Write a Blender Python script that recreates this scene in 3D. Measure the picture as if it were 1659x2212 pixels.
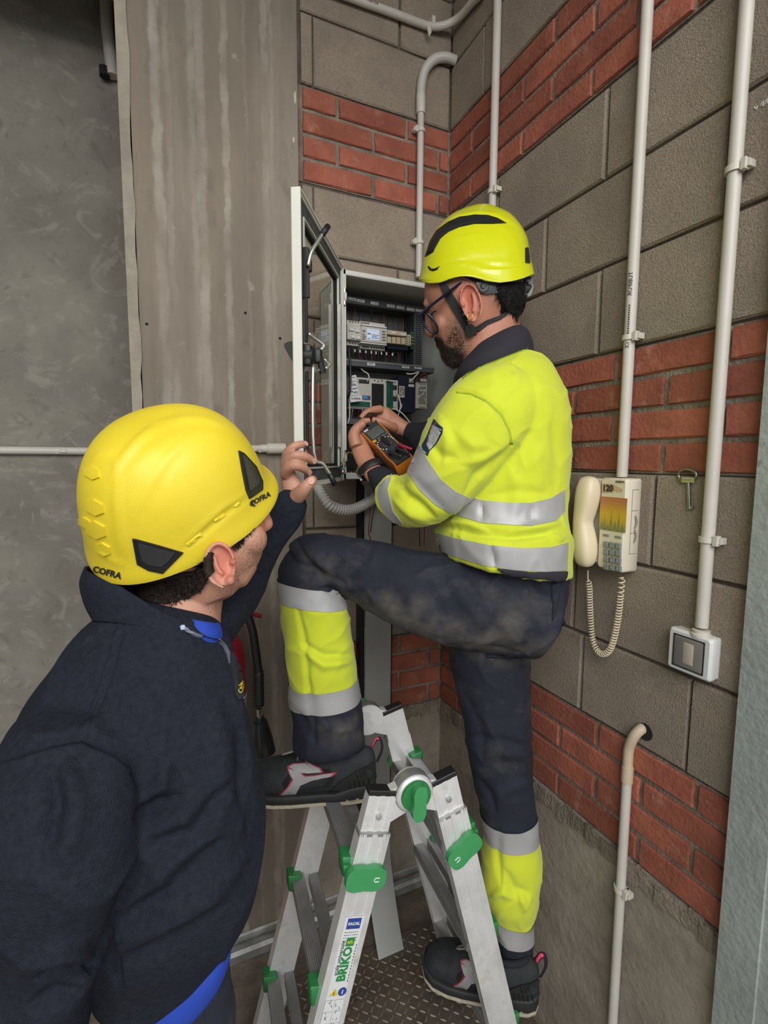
import bpy, bmesh, math, random
import numpy as np
from mathutils import Vector, Matrix, noise
from mathutils.bvhtree import BVHTree
from mathutils.geometry import delaunay_2d_cdt
random.seed(7)
for o in list(bpy.data.objects): bpy.data.objects.remove(o)
SC = bpy.context.scene
COL = SC.collection

# ------------------------------------------------------------ camera
F, CX, CY = 1073.31, 829.5, 1106.0          # focal length in pixels of the 1659 x 2212 frame
YAW, PITCH, ROLL = 0.426554, 0.102425, 0.00544085
_c, _s = math.cos, math.sin
_Rz = np.array([[_c(YAW), -_s(YAW), 0], [_s(YAW), _c(YAW), 0], [0, 0, 1]])
_M = np.array([[1, 0, 0], [0, 0, -1], [0, 1, 0]], float)
_Rx = np.array([[1, 0, 0], [0, _c(PITCH), -_s(PITCH)], [0, _s(PITCH), _c(PITCH)]])
_Rr = np.array([[_c(ROLL), -_s(ROLL), 0], [_s(ROLL), _c(ROLL), 0], [0, 0, 1]])
CM = _Rr @ _Rx @ _M @ _Rz                    # world -> camera (x right, y down, z forward)
CAM = np.array([0, 0, 1.638])
cd = bpy.data.cameras.new('camera')
cam = bpy.data.objects.new('camera', cd); COL.objects.link(cam)
cd.sensor_fit = 'VERTICAL'; cd.sensor_height = 24.0; cd.lens = F / 2212 * 24.0
cd.clip_start = 0.02
_w = np.eye(4); _w[:3, 0] = CM[0]; _w[:3, 1] = -CM[1]; _w[:3, 2] = -CM[2]; _w[:3, 3] = CAM
cam.matrix_world = Matrix(_w.tolist())
SC.camera = cam

# ------------------------------------------------------------ light and exposure
W = bpy.data.worlds.new('world'); SC.world = W; W.use_nodes = True
bg = W.node_tree.nodes['Background']
bg.inputs[0].default_value = (0.88, 0.94, 1.0, 1); bg.inputs[1].default_value = 1.0
def area(name, loc, target, sx, sy, power, col=(1, 1, 1)):
    l = bpy.data.lights.new(name, 'AREA'); l.shape = 'RECTANGLE'; l.size = sx; l.size_y = sy
    l.energy = power; l.color = col
    o = bpy.data.objects.new(name, l); COL.objects.link(o); o.location = loc
    o.rotation_euler = (Vector(target) - Vector(loc)).to_track_quat('-Z', 'Y').to_euler()
    return o
area('gate_daylight', (-0.5, -2.3, 3.5), (0.5, 1.4, 1.2), 3.2, 2.2, 135, (1.0, 0.98, 0.95))
SC.view_settings.view_transform = 'Standard'; SC.view_settings.look = 'None'
SC.view_settings.exposure = 0.0; SC.view_settings.gamma = 1.0
SC.view_settings.use_curve_mapping = False

# ------------------------------------------------------------ pixel <-> place helpers
def ray(x, y): return CM.T @ np.array([(x - CX) / F, (y - CY) / F, 1.0])
def at(x, y, d): return CAM + ray(x, y) * d              # d = depth along the optical axis
def onX(x, y, X): r = ray(x, y); return CAM + r * (X / r[0])
def onY(x, y, Y): r = ray(x, y); return CAM + r * (Y / r[1])
def onZ(x, y, Z): r = ray(x, y); return CAM + r * ((Z - CAM[2]) / r[2])
def topx(p):
    q = CM @ (np.asarray(p, float) - CAM)
    return CX + F * q[0] / q[2], CY + F * q[1] / q[2], q[2]
def V(*a): return np.array(a, float)
def unit(v): v = np.asarray(v, float); return v / (np.linalg.norm(v) + 1e-12)

# ------------------------------------------------------------ materials
MATS = {}
def mat(name, col, rough=0.6, metal=0.0, var=0.0, vscale=8.0, bump=0.0, bscale=60.0, spec=0.5, col2=None,
        stretch=(1, 1, 1), detail=6.0, coat=0.0, emit=None, estr=0.0, alpha=1.0, trans=0.0, rand=0.0, lo=0.35, hi=0.65, sheen=0.0, sss=0.0):
    m = bpy.data.materials.new(name); m.use_nodes = True; MATS[name] = m
    nt = m.node_tree; N = nt.nodes; L = nt.links
    b = N['Principled BSDF']
    b.inputs['Base Color'].default_value = (*col, 1); b.inputs['Roughness'].default_value = rough
    b.inputs['Metallic'].default_value = metal; b.inputs['Specular IOR Level'].default_value = spec
    if coat: b.inputs['Coat Weight'].default_value = coat; b.inputs['Coat Roughness'].default_value = 0.08
    if sheen: b.inputs['Sheen Weight'].default_value = sheen; b.inputs['Sheen Roughness'].default_value = 0.5
    if sss:
        b.inputs['Subsurface Weight'].default_value = sss; b.inputs['Subsurface Radius'].default_value = (1, .35, .2); b.inputs['Subsurface Scale'].default_value = 0.008
    if emit: b.inputs['Emission Color'].default_value = (*emit, 1); b.inputs['Emission Strength'].default_value = estr
    if trans: b.inputs['Transmission Weight'].default_value = trans
    if alpha < 1: b.inputs['Alpha'].default_value = alpha
    geo = N.new('ShaderNodeNewGeometry')
    mp = N.new('ShaderNodeMapping'); mp.inputs['Scale'].default_value = stretch
    L.new(geo.outputs['Position'], mp.inputs['Vector'])
    last = None
    if var > 0 or col2:
        n = N.new('ShaderNodeTexNoise'); n.inputs['Scale'].default_value = vscale; n.inputs['Detail'].default_value = detail
        n.inputs['Roughness'].default_value = 0.62
        L.new(mp.outputs[0], n.inputs['Vector'])
        r = N.new('ShaderNodeValToRGB'); r.color_ramp.elements[0].position = lo; r.color_ramp.elements[1].position = hi
        c2 = col2 if col2 else tuple(c * (1 - var) for c in col)
        c1 = col if col2 else tuple(min(1, c * (1 + var * .6)) for c in col)
        r.color_ramp.elements[0].color = (*c2, 1); r.color_ramp.elements[1].color = (*c1, 1)
        L.new(n.outputs['Fac'], r.inputs['Fac']); last = r.outputs['Color']
    if rand > 0:
        oi = N.new('ShaderNodeObjectInfo'); hs = N.new('ShaderNodeHueSaturation')
        mr = N.new('ShaderNodeMapRange'); mr.inputs['To Min'].default_value = 1 - rand; mr.inputs['To Max'].default_value = 1 + rand
        L.new(oi.outputs['Random'], mr.inputs['Value']); L.new(mr.outputs[0], hs.inputs['Value'])
        if last: L.new(last, hs.inputs['Color'])
        else: hs.inputs['Color'].default_value = (*col, 1)
        last = hs.outputs['Color']
    if last: L.new(last, b.inputs['Base Color'])
    if bump > 0:
        n2 = N.new('ShaderNodeTexNoise'); n2.inputs['Scale'].default_value = bscale; n2.inputs['Detail'].default_value = 8
        L.new(mp.outputs[0], n2.inputs['Vector'])
        bp = N.new('ShaderNodeBump'); bp.inputs['Strength'].default_value = bump; bp.inputs['Distance'].default_value = 0.01
        L.new(n2.outputs['Fac'], bp.inputs['Height']); L.new(bp.outputs[0], b.inputs['Normal'])
    return m
def spots(m, col, scale, thr, soft=0.05, stretch=(1, 1, 1), amount=1.0, detail=4.0, w=(0, 0, 0), rough=0.6, dist=0.0):
    """mix a second colour over a material where a noise is above a threshold (stains, grain, wear)"""
    nt = m.node_tree; N = nt.nodes; L = nt.links; b = N['Principled BSDF']
    geo = N.new('ShaderNodeNewGeometry'); mp = N.new('ShaderNodeMapping')
    mp.inputs['Scale'].default_value = stretch; mp.inputs['Location'].default_value = w
    L.new(geo.outputs['Position'], mp.inputs['Vector'])
    n = N.new('ShaderNodeTexNoise'); n.inputs['Scale'].default_value = scale; n.inputs['Detail'].default_value = detail
    n.inputs['Roughness'].default_value = rough; n.inputs['Distortion'].default_value = dist
    L.new(mp.outputs[0], n.inputs['Vector'])
    mr = N.new('ShaderNodeMapRange'); mr.inputs['From Min'].default_value = thr - soft; mr.inputs['From Max'].default_value = thr + soft
    mr.inputs['To Max'].default_value = amount
    L.new(n.outputs['Fac'], mr.inputs['Value'])
    mx = N.new('ShaderNodeMix'); mx.data_type = 'RGBA'
    L.new(mr.outputs[0], mx.inputs['Factor'])
    s = b.inputs['Base Color']
    if s.is_linked: L.new(s.links[0].from_socket, mx.inputs['A'])
    else: mx.inputs['A'].default_value = s.default_value
    mx.inputs['B'].default_value = (*col, 1)
    L.new(mx.outputs['Result'], s)
    return m
def streaks(m, lines, col, wob=.03):
    """pale mineral runs down a wall: (x position, half width, amount), wandering and broken with height"""
    nt = m.node_tree; N = nt.nodes; L = nt.links; b = N['Principled BSDF']
    geo = N.new('ShaderNodeNewGeometry'); sx = N.new('ShaderNodeSeparateXYZ'); L.new(geo.outputs['Position'], sx.inputs[0])
    def math_(op, a_, b_=None, clamp=False):
        n = N.new('ShaderNodeMath'); n.operation = op; n.use_clamp = clamp
        for i, q in enumerate((a_, b_)):
            if q is None: continue
            if isinstance(q, (int, float)): n.inputs[i].default_value = q
            else: L.new(q, n.inputs[i])
        return n.outputs[0]
    tot = None
    for k, (x0, hw, am) in enumerate(lines):
        def nz(scale, off, st):
            mp = N.new('ShaderNodeMapping'); mp.inputs['Scale'].default_value = st; mp.inputs['Location'].default_value = (off, 0, off * 1.3); L.new(geo.outputs['Position'], mp.inputs['Vector'])
            n = N.new('ShaderNodeTexNoise'); n.inputs['Scale'].default_value = scale; n.inputs['Detail'].default_value = 6; n.inputs['Roughness'].default_value = .65; L.new(mp.outputs[0], n.inputs['Vector']); return n.outputs['Fac']
        w1_ = math_('MULTIPLY', math_('SUBTRACT', nz(6.0, k * 3.7, (.3, .3, 1)), .5), wob); w2_ = math_('MULTIPLY', math_('SUBTRACT', nz(60.0, k * 5.1, (1, 1, .5)), .5), .022)
        dx = math_('ABSOLUTE', math_('ADD', math_('ADD', math_('SUBTRACT', sx.outputs[0], x0), w1_), w2_))
        core = math_('SUBTRACT', 1.0, math_('DIVIDE', dx, hw), True)
        br = math_('MULTIPLY', math_('SUBTRACT', nz(9.0, k * 2.3 + 1, (.5, 1, .55)), .33), 3.2, True)
        f = math_('MULTIPLY', math_('MULTIPLY', math_('MULTIPLY', core, 1.8, True), br), am)
        tot = f if tot is None else math_('MAXIMUM', tot, f)
    mx = N.new('ShaderNodeMix'); mx.data_type = 'RGBA'; L.new(tot, mx.inputs['Factor']); s = b.inputs['Base Color']
    if s.is_linked: L.new(s.links[0].from_socket, mx.inputs['A'])
    mx.inputs['B'].default_value = (*col, 1); L.new(mx.outputs['Result'], s)
def attrmix(m, attr, col, noise_scale=0, contrast=0.3):
    """mix a colour by a vertex attribute (0..1), optionally broken up by noise (beard, stubble, dirt)"""
    nt = m.node_tree; N = nt.nodes; L = nt.links; b = N['Principled BSDF']
    a = N.new('ShaderNodeAttribute'); a.attribute_name = attr
    fac = a.outputs['Fac']
    if noise_scale:
        geo = N.new('ShaderNodeNewGeometry'); n = N.new('ShaderNodeTexNoise'); n.inputs['Scale'].default_value = noise_scale
        n.inputs['Detail'].default_value = 3; L.new(geo.outputs['Position'], n.inputs['Vector'])
        ad = N.new('ShaderNodeMath'); ad.operation = 'MULTIPLY_ADD'; L.new(n.outputs['Fac'], ad.inputs[0]); ad.inputs[1].default_value = 1.6; ad.inputs[2].default_value = -0.8
        a2 = N.new('ShaderNodeMath'); a2.operation = 'MULTIPLY_ADD'; L.new(ad.outputs[0], a2.inputs[0]); a2.inputs[1].default_value = 1.0; L.new(fac, a2.inputs[2])
        # keep zero where attribute is zero
        mu = N.new('ShaderNodeMath'); mu.operation = 'MULTIPLY'; L.new(a2.outputs[0], mu.inputs[0]); 
        ml = N.new('ShaderNodeMath'); ml.operation = 'MULTIPLY'; ml.use_clamp = True; L.new(fac, ml.inputs[0]); ml.inputs[1].default_value = 3.0
        L.new(ml.outputs[0], mu.inputs[1]); mu.use_clamp = True
        fac = mu.outputs[0]
    mx = N.new('ShaderNodeMix'); mx.data_type = 'RGBA'
    L.new(fac, mx.inputs['Factor'])
    s = b.inputs['Base Color']
    if s.is_linked: L.new(s.links[0].from_socket, mx.inputs['A'])
    else: mx.inputs['A'].default_value = s.default_value
    mx.inputs['B'].default_value = (*col, 1); L.new(mx.outputs['Result'], s)
    return m

# ------------------------------------------------------------ mesh builder
class MB:
    def __init__(s): s.v = []; s.f = []; s.m = []
    def add(s, vs, fs, mi=0):
        if isinstance(s.v, np.ndarray): s.v = [tuple(q) for q in s.v]
        k = len(s.v); s.v += [tuple(map(float, p)) for p in vs]; s.f += [tuple(i + k for i in f) for f in fs]; s.m += [mi] * len(fs); return s
    def merge(s, o, mi=None):
        k = len(s.v); s.v += o.v; s.f += [tuple(i + k for i in f) for f in o.f]; s.m += (o.m if mi is None else [mi] * len(o.f)); return s
    def box(s, a, b, mi=0):
        x0, y0, z0 = np.minimum(a, b); x1, y1, z1 = np.maximum(a, b)
        return s.add([(x0, y0, z0), (x1, y0, z0), (x1, y1, z0), (x0, y1, z0), (x0, y0, z1), (x1, y0, z1), (x1, y1, z1), (x0, y1, z1)],
                     [(0, 3, 2, 1), (4, 5, 6, 7), (0, 1, 5, 4), (1, 2, 6, 5), (2, 3, 7, 6), (3, 0, 4, 7)], mi)
    def obox(s, c, ex, ey, ez, mi=0, bev=0.0):
        """oriented box: centre and three half-extent vectors; bev = chamfer in metres on the ez edges outline"""
        c, ex, ey, ez = map(lambda q: np.asarray(q, float), (c, ex, ey, ez))
        if bev <= 0:
            vs = [c + i * ex + j * ey + k * ez for k in (-1, 1) for (i, j) in ((-1, -1), (1, -1), (1, 1), (-1, 1))]
            return s.add(vs, [(0, 3, 2, 1), (4, 5, 6, 7), (0, 1, 5, 4), (1, 2, 6, 5), (2, 3, 7, 6), (3, 0, 4, 7)], mi)
        lx, ly, lz = np.linalg.norm(ex), np.linalg.norm(ey), np.linalg.norm(ez)
        bx, by, bz = min(bev / lx, .49), min(bev / ly, .49), min(bev / lz, .49)
        ol = []
        n = 3
        for (sx, sy, a0) in ((1, 1, 0), (-1, 1, 90), (-1, -1, 180), (1, -1, 270)):
            for i in range(n + 1):
                a = math.radians(a0 + 90 * i / n); ol.append((sx * (1 - bx) + bx * _c(a), sy * (1 - by) + by * _s(a)))
        rings = [(-1, .0), (-1 + bz, 1), (1 - bz, 1), (1, 0)]
        k = len(ol); vs = []
        for (w, full) in rings:
            for (i, j) in ol:
                if full: p = c + i * ex + j * ey + w * ez
                else: p = c + i * (1 - bx * .7) * ex + j * (1 - by * .7) * ey + w * ez
                vs.append(p)
        fs = [tuple(reversed(range(k))), tuple(range(3 * k, 4 * k))]
        for r in range(3):
            for i in range(k): fs.append((r * k + i, r * k + (i + 1) % k, (r + 1) * k + (i + 1) % k, (r + 1) * k + i))
        return s.add(vs, fs, mi)
    def tube(s, pts, rad, n=12, caps=True, mi=0, sub=0, flat=None, upv=None):
        pts = [np.asarray(p, float) for p in pts]
        rad = list(rad) if hasattr(rad, '__len__') else [rad] * len(pts)
        if sub: pts, rad = crspline(pts, rad, sub)
        m = len(pts); vs = []; fs = []
        t0 = unit(pts[1] - pts[0]); ref = np.asarray(upv, float) if upv is not None else (V(0, 0, 1) if abs(t0[2]) < .9 else V(1, 0, 0))
        u = unit(np.cross(t0, ref))
        for i, p in enumerate(pts):
            t = unit(pts[min(i + 1, m - 1)] - pts[max(i - 1, 0)])
            u = unit(u - t * (u @ t)); w = np.cross(t, u)
            for k in range(n):
                a = 2 * math.pi * k / n; vs.append(p + rad[i] * (_c(a) * u + _s(a) * w * (flat or 1)))
        for i in range(m - 1):
            for k in range(n): fs.append((i * n + k, i * n + (k + 1) % n, (i + 1) * n + (k + 1) % n, (i + 1) * n + k))
        if caps: fs.append(tuple(reversed(range(n)))); fs.append(tuple(range((m - 1) * n, m * n)))
        return s.add(vs, fs, mi)
    def lathe(s, c, axis, prof, n=24, mi=0, ref=None):
        """prof: list of (distance along the axis, radius)"""
        axis = unit(axis); ref = unit(ref) if ref is not None else (V(0, 0, 1) if abs(axis[2]) < .9 else V(1, 0, 0))
        u = unit(np.cross(axis, ref)); w = np.cross(axis, u); vs = []; fs = []
        for (h, r) in prof:
            for k in range(n):
                a = 2 * math.pi * k / n; vs.append(np.asarray(c) + axis * h + r * (_c(a) * u + _s(a) * w))
        m = len(prof)
        for i in range(m - 1):
            for k in range(n): fs.append((i * n + k, i * n + (k + 1) % n, (i + 1) * n + (k + 1) % n, (i + 1) * n + k))
        fs.append(tuple(reversed(range(n)))); fs.append(tuple(range((m - 1) * n, m * n)))
        return s.add(vs, fs, mi)
    def prism(s, poly, ext, mi=0):
        """closed polygon (3-D points) extruded by the vector ext"""
        k = len(poly); a = [np.asarray(p, float) for p in poly]; b = [p + np.asarray(ext, float) for p in a]
        fs = [tuple(reversed(range(k))), tuple(range(k, 2 * k))] + [(i, (i + 1) % k, k + (i + 1) % k, k + i) for i in range(k)]
        return s.add(a + b, fs, mi)
    def build(s, name, mats, parent=None, smooth=False, angle=None, recalc=True):
        if len(s.v) == 0: s.add([(0, 0, 0), (1e-4, 0, 0), (0, 1e-4, 0)], [(0, 1, 2)])
        me = bpy.data.meshes.new(name)
        off = V(0, 0, 0)
        p = parent
        while p is not None: off = off + np.array(p.location); p = p.parent
        vv = np.array(s.v) - off
        me.from_pydata([tuple(q) for q in vv], [], s.f)
        return finish(me, name, mats, parent, smooth, angle, s.m, recalc)
def finish(me, name, mats, parent, smooth, angle, mi=None, recalc=True):
    if not isinstance(mats, (list, tuple)): mats = [mats]
    for m in mats: me.materials.append(MATS[m] if isinstance(m, str) else m)
    if mi is not None and len(mats) > 1: me.polygons.foreach_set('material_index', mi)
    if recalc:
        bm = bmesh.new(); bm.from_mesh(me); bmesh.ops.recalc_face_normals(bm, faces=bm.faces); bm.to_mesh(me); bm.free()
    if smooth:
        me.polygons.foreach_set('use_smooth', [True] * len(me.polygons))
        if angle: me.set_sharp_from_angle(angle=math.radians(angle))
    me.update()
    o = bpy.data.objects.new(name, me); COL.objects.link(o)
    if parent is not None: o.parent = parent
    return o
def crspline(pts, rad, sub):
    P = [np.asarray(p, float) for p in pts]; n = len(P); out = []; ro = []
    for i in range(n - 1):
        p0, p1, p2, p3 = P[max(i - 1, 0)], P[i], P[i + 1], P[min(i + 2, n - 1)]
        for k in range(sub):
            t = k / sub; t2, t3 = t * t, t ** 3
            out.append(.5 * ((2 * p1) + (p2 - p0) * t + (2 * p0 - 5 * p1 + 4 * p2 - p3) * t2 + (3 * p1 - p0 - 3 * p2 + p3) * t3))
            ro.append(rad[i] * (1 - t) + rad[i + 1] * t)
    out.append(P[-1]); ro.append(rad[-1]); return out, ro
def tag(o, label=None, cat=None, group=None, kind=None):
    if label: o['label'] = label
    if cat: o['category'] = cat
    if group: o['group'] = group
    if kind: o['kind'] = kind
    return o
def empty(name, loc, label, cat, group=None):
    o = bpy.data.objects.new(name, None); COL.objects.link(o); o.location = tuple(map(float, loc)); o.empty_display_size = .05
    return tag(o, label, cat, group)
def textmesh(s, size=1.0, extr=0.0, bold=0.0, align='CENTER', shear=0.0):
    """vertices (x, y) and faces of a flat text"""
    c = bpy.data.curves.new('t', 'FONT'); c.body = s; c.size = size; c.offset = bold; c.align_x = align; c.align_y = 'CENTER'; c.shear = shear
    c.resolution_u = 2
    o = bpy.data.objects.new('t', c); COL.objects.link(o)
    me = o.to_mesh(); vs = [tuple(v.co) for v in me.vertices]; fs = [tuple(p.vertices) for p in me.polygons]
    o.to_mesh_clear(); bpy.data.objects.remove(o); bpy.data.curves.remove(c)
    return vs, fs
def text_on(mb, s, c, ux, uy, size, n, bold=0.0, mi=0, shear=0.0, align='CENTER'):
    """add a text lying in the plane ux/uy at c, lifted along n"""
    vs, fs = textmesh(s, size, bold=bold, shear=shear, align=align)
    ux, uy, n = unit(ux), unit(uy), unit(n)
    mb.add([np.asarray(c) + ux * v[0] + uy * v[1] + n * .0006 for v in vs], fs, mi)
    return mb
# ------------------------------------------------------------ the setting
XR, YB = 0.968, 1.592                       # faces of the right wall and of the back wall
mat('block', (.325, .265, .20), .92, var=.12, vscale=9, bump=.5, bscale=330, rand=.05)
spots(MATS['block'], (.195, .155, .115), 210, .56, .1, amount=.6, detail=3)
spots(MATS['block'], (.44, .37, .29), 250, .60, .08, amount=.5, detail=3, w=(3, 1, 2))
spots(MATS['block'], (.20, .165, .132), 4.0, .57, .12, amount=.55, w=(1, 5, 2))
mat('mortar', (.18, .15, .115), .95, var=.3, vscale=14, bump=.7, bscale=120)
spots(MATS['mortar'], (.075, .06, .05), 7, .5, .12, amount=.75, w=(4, 2, 1))
mat('brick_mortar', (.27, .225, .17), .95, var=.3, vscale=14, bump=.7, bscale=120)
spots(MATS['brick_mortar'], (.12, .1, .078), 9, .55, .1, amount=.6, w=(2, 8, 1))
mat('brick', (.35, .108, .064), .85, var=.22, vscale=11, bump=.35, bscale=110, rand=.2)
spots(MATS['brick'], (.42, .22, .15), 23, .64, .06, amount=.6, detail=8)
spots(MATS['brick'], (.22, .052, .036), 6, .56, .12, amount=.5, w=(2, 2, 6))
mat('concrete_base', (.33, .285, .228), .9, var=.25, vscale=5, bump=.4, bscale=50)
spots(MATS['concrete_base'], (.19, .16, .13), 7, .62, .08, amount=.7, detail=8)
spots(MATS['concrete_base'], (.36, .32, .26), 30, .67, .05, amount=.6, detail=6, w=(1, 3, 3))
mat('pillar', (.235, .195, .15), .9, var=.18, vscale=3.2, bump=.25, bscale=40, stretch=(1, 1, .45), detail=9)
spots(MATS['pillar'], (.33, .285, .235), 7.5, .59, .09, stretch=(1.7, .3, .10), amount=.45, detail=7, rough=.55, w=(.35, 0, 0))
streaks(MATS['pillar'], [(.034, .016, .85), (.062, .010, .4), (.125, .012, .55), (.145, .017, .8), (.212, .012, .9), (.325, .014, .55), (.345, .008, .4), (.27, .006, .25)], (.44, .395, .335))
spots(MATS['pillar'], (.13, .108, .085), 14, .64, .06, stretch=(1, 1, .5), amount=.45, detail=8, w=(2, 0, 4))
spots(MATS['pillar'], (.15, .125, .1), 5, .6, .1, stretch=(1.2, 1, .25), amount=.5, w=(6, 0, 1))
spots(MATS['pillar'], (.4, .35, .29), 16, .70, .04, amount=.6, detail=5, w=(5, 0, 1))
mat('plaster', (.235, .215, .18), .9, var=.2, vscale=3.5, bump=.25, bscale=30, detail=9)
spots(MATS['plaster'], (.40, .37, .32), 7, .665, .05, stretch=(.8, 1, 1.5), amount=.55, detail=9, w=(2, 4, 1))
spots(MATS['plaster'], (.15, .135, .115), 4, .58, .12, amount=.6, w=(8, 0, 1))
spots(MATS['plaster'], (.34, .315, .27), 5, .60, .05, amount=.5, detail=7, w=(1, 0, 7), dist=3.5)
spots(MATS['plaster'], (.14, .125, .105), 6, .62, .04, amount=.5, detail=8, w=(4, 0, 2), dist=4.0)
mat('pillar_edge', (.33, .295, .235), .92, var=.2, vscale=12, bump=.5, bscale=40)
mat('floor', (.20, .165, .125), .9, var=.35, vscale=6, bump=.4, bscale=60)
spots(MATS['floor'], (.1, .08, .06), 9, .55, .1, amount=.7)
mat('steel_plate', (.145, .12, .095), .55, metal=.35, var=.35, vscale=9, bump=.25, bscale=90)
spots(MATS['steel_plate'], (.2, .13, .08), 6, .6, .1, amount=.6)
mat('ceiling', (.36, .34, .31), .9, var=.1)
mat('post', (.33, .36, .34), .55, var=.12, vscale=8, bump=.3, bscale=70)
spots(MATS['post'], (.2, .21, .2), 34, .7, .03, amount=.7)
mat('white_sheet', (.75, .76, .78), .5, var=.08, vscale=20, bump=.15, bscale=50)
spots(MATS['white_sheet'], (.12, .1, .09), 60, .73, .02, amount=.8)
mat('outdoor_ground', (.5, .44, .38), .9, var=.2, vscale=12)

def piece_mesh(name, nvar=5, chip=.03, cham=.05):
    """unit block: u in -.5...5, v in -.5...5, face at w = 1, back at w = 0; slightly irregular edges"""
    out = []
    for k in range(nvar):
        rg = random.Random(k * 13 + len(name))
        N = 3
        def loop(ins, w):
            pts = []
            cs = [(-.5, -.5), (.5, -.5), (.5, .5), (-.5, .5)]
            for i in range(4):
                a, b = cs[i], cs[(i + 1) % 4]
                for j in range(N):
                    t = j / N; u = a[0] + (b[0] - a[0]) * t; v = a[1] + (b[1] - a[1]) * t
                    pts.append((u * (1 - 2 * ins[0]), v * (1 - 2 * ins[1]), w))
            return pts
        a = loop((0, 0), 0); b = loop((0, 0), .8); c = loop(cham, 1)
        b = [(u + rg.uniform(-1, 1) * chip * .3, v + rg.uniform(-1, 1) * chip, w) for (u, v, w) in b]
        c = [(u + rg.uniform(-1, 1) * chip * .3, v + rg.uniform(-1, 1) * chip, w) for (u, v, w) in c]
        n = 4 * N; fs = [tuple(range(2 * n, 3 * n))]
        for r in range(2):
            for i in range(n): fs.append((r * n + i, r * n + (i + 1) % n, (r + 1) * n + (i + 1) % n, (r + 1) * n + i))
        out.append((a + b + c, fs))
    return out
def piece_set(name, material, axis, chip, cham):
    ms = []
    for k, (vs, fs) in enumerate(piece_mesh(name, 5, chip, cham)):
        me = bpy.data.meshes.new(name)
        if axis == 'R': vv = [(-w, u, v) for (u, v, w) in vs]
        else: vv = [(u, -w, v) for (u, v, w) in vs]
        me.from_pydata(vv, [], fs); me.materials.append(MATS[material])
        bm = bmesh.new(); bm.from_mesh(me); bmesh.ops.recalc_face_normals(bm, faces=bm.faces)
        bm.to_mesh(me); bm.free(); ms.append(me)
    return ms
SETS = {}
for ax in 'RB':
    SETS['concrete_block', ax] = piece_set('concrete_block', 'block', ax, .006, (.012, .022))
    SETS['brick', ax] = piece_set('brick', 'brick', ax, .022, (.012, .045))
def piece(kind, ax, a0, a1, z0, z1, parent):
    if a1 - a0 < .012: return
    o = bpy.data.objects.new(kind, random.choice(SETS[kind, ax])); COL.objects.link(o); o.parent = parent
    th = .022 + random.uniform(-.0012, .0012)
    c = (a0 + a1) / 2
    if ax == 'R': o.location = (XR + .022, c, (z0 + z1) / 2); o.scale = (th, a1 - a0, z1 - z0)
    else: o.location = (c, YB + .022, (z0 + z1) / 2); o.scale = (a1 - a0, th, z1 - z0)
def course(kind, ax, lo, hi, joints, z0, z1, gap, parent):
    js = [lo - gap / 2] + sorted(j for j in joints if lo + .01 < j < hi - .01) + [hi + gap / 2]
    for a, b in zip(js[:-1], js[1:]): piece(kind, ax, a + gap / 2, b - gap / 2, z0 + gap / 2 if kind == 'brick' else z0, z1 - gap / 2 if kind == 'brick' else z1, parent)
def rep(x, step, lo, hi):
    return [x + step * k for k in range(-8, 9) if lo < x + step * k < hi]
wr = MB().box((XR + .011, .515, 0), (XR + .25, YB + .25, 3.3)).build('wall_right', 'mortar'); tag(wr, 'right wall of concrete blocks banded with red brick', None, kind='structure')
wb = MB().box((.425, YB + .011, 0), (XR + .012, YB + .25, 3.3)).build('wall_back', 'mortar'); tag(wb, 'back wall of concrete blocks banded with red brick', None, kind='structure')
# block rows between the brick bands: (bottom, top, joints on the right wall, joints on the back wall)
G = .007
rows = [(2.777, 2.980, [1.40, 1.0, .6], [.477]),
        (2.980, 3.183, [1.2, .8], [.772]), (3.183, 3.3, [1.4, 1.0, .6], [.5, .9]),
        (2.290, 2.493, [.907, 1.307], [.475]), (2.092, 2.290, [1.094, .624], [.772]), (1.892, 2.092, [.903, 1.303], [.475, .88]),
        (1.410, 1.615, [.73, 1.15], [.468, .87]), (1.204, 1.410, [.94, 1.34], [.66]), (.998, 1.204, [.905, .621, 1.3], [.468, .87])]
for (z0, z1, jr, jb) in rows:
    course('concrete_block', 'R', .515, XR * 0 + YB - .002, jr, z0 + G / 2, z1 - G / 2, G, wr)
    course('concrete_block', 'B', .44, XR - .002, jb, z0 + G / 2, z1 - G / 2, G, wb)
H = .0699
for zt in (2.777, 1.892, .998):
    MB().box((XR + .007, .515, zt - 4 * H + .002), (XR + .03, YB + .01, zt - .002)).build('brick_bed', 'brick_mortar', wr)
    MB().box((.43, YB + .007, zt - 4 * H + .002), (XR + .01, YB + .03, zt - .002)).build('brick_bed', 'brick_mortar', wb)
for (zt, odd, even, bodd, beven) in ((2.777, 1.087, 1.205, .556, .679), (1.892, .848, .968, .60, .72), (.998, .846, .968, .789, .914)):
    for k in range(4):
        z1 = zt - H * k; z0 = z1 - H
        course('brick', 'R', .515, YB - .004, rep(odd if k % 2 == 0 else even, .25, .4, 1.7), z0, z1, .012, wr)
        course('brick', 'B', .445, XR - .006, rep(bodd if k % 2 == 0 else beven, .245, .3, 1.0), z0, z1, .012, wb)
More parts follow.
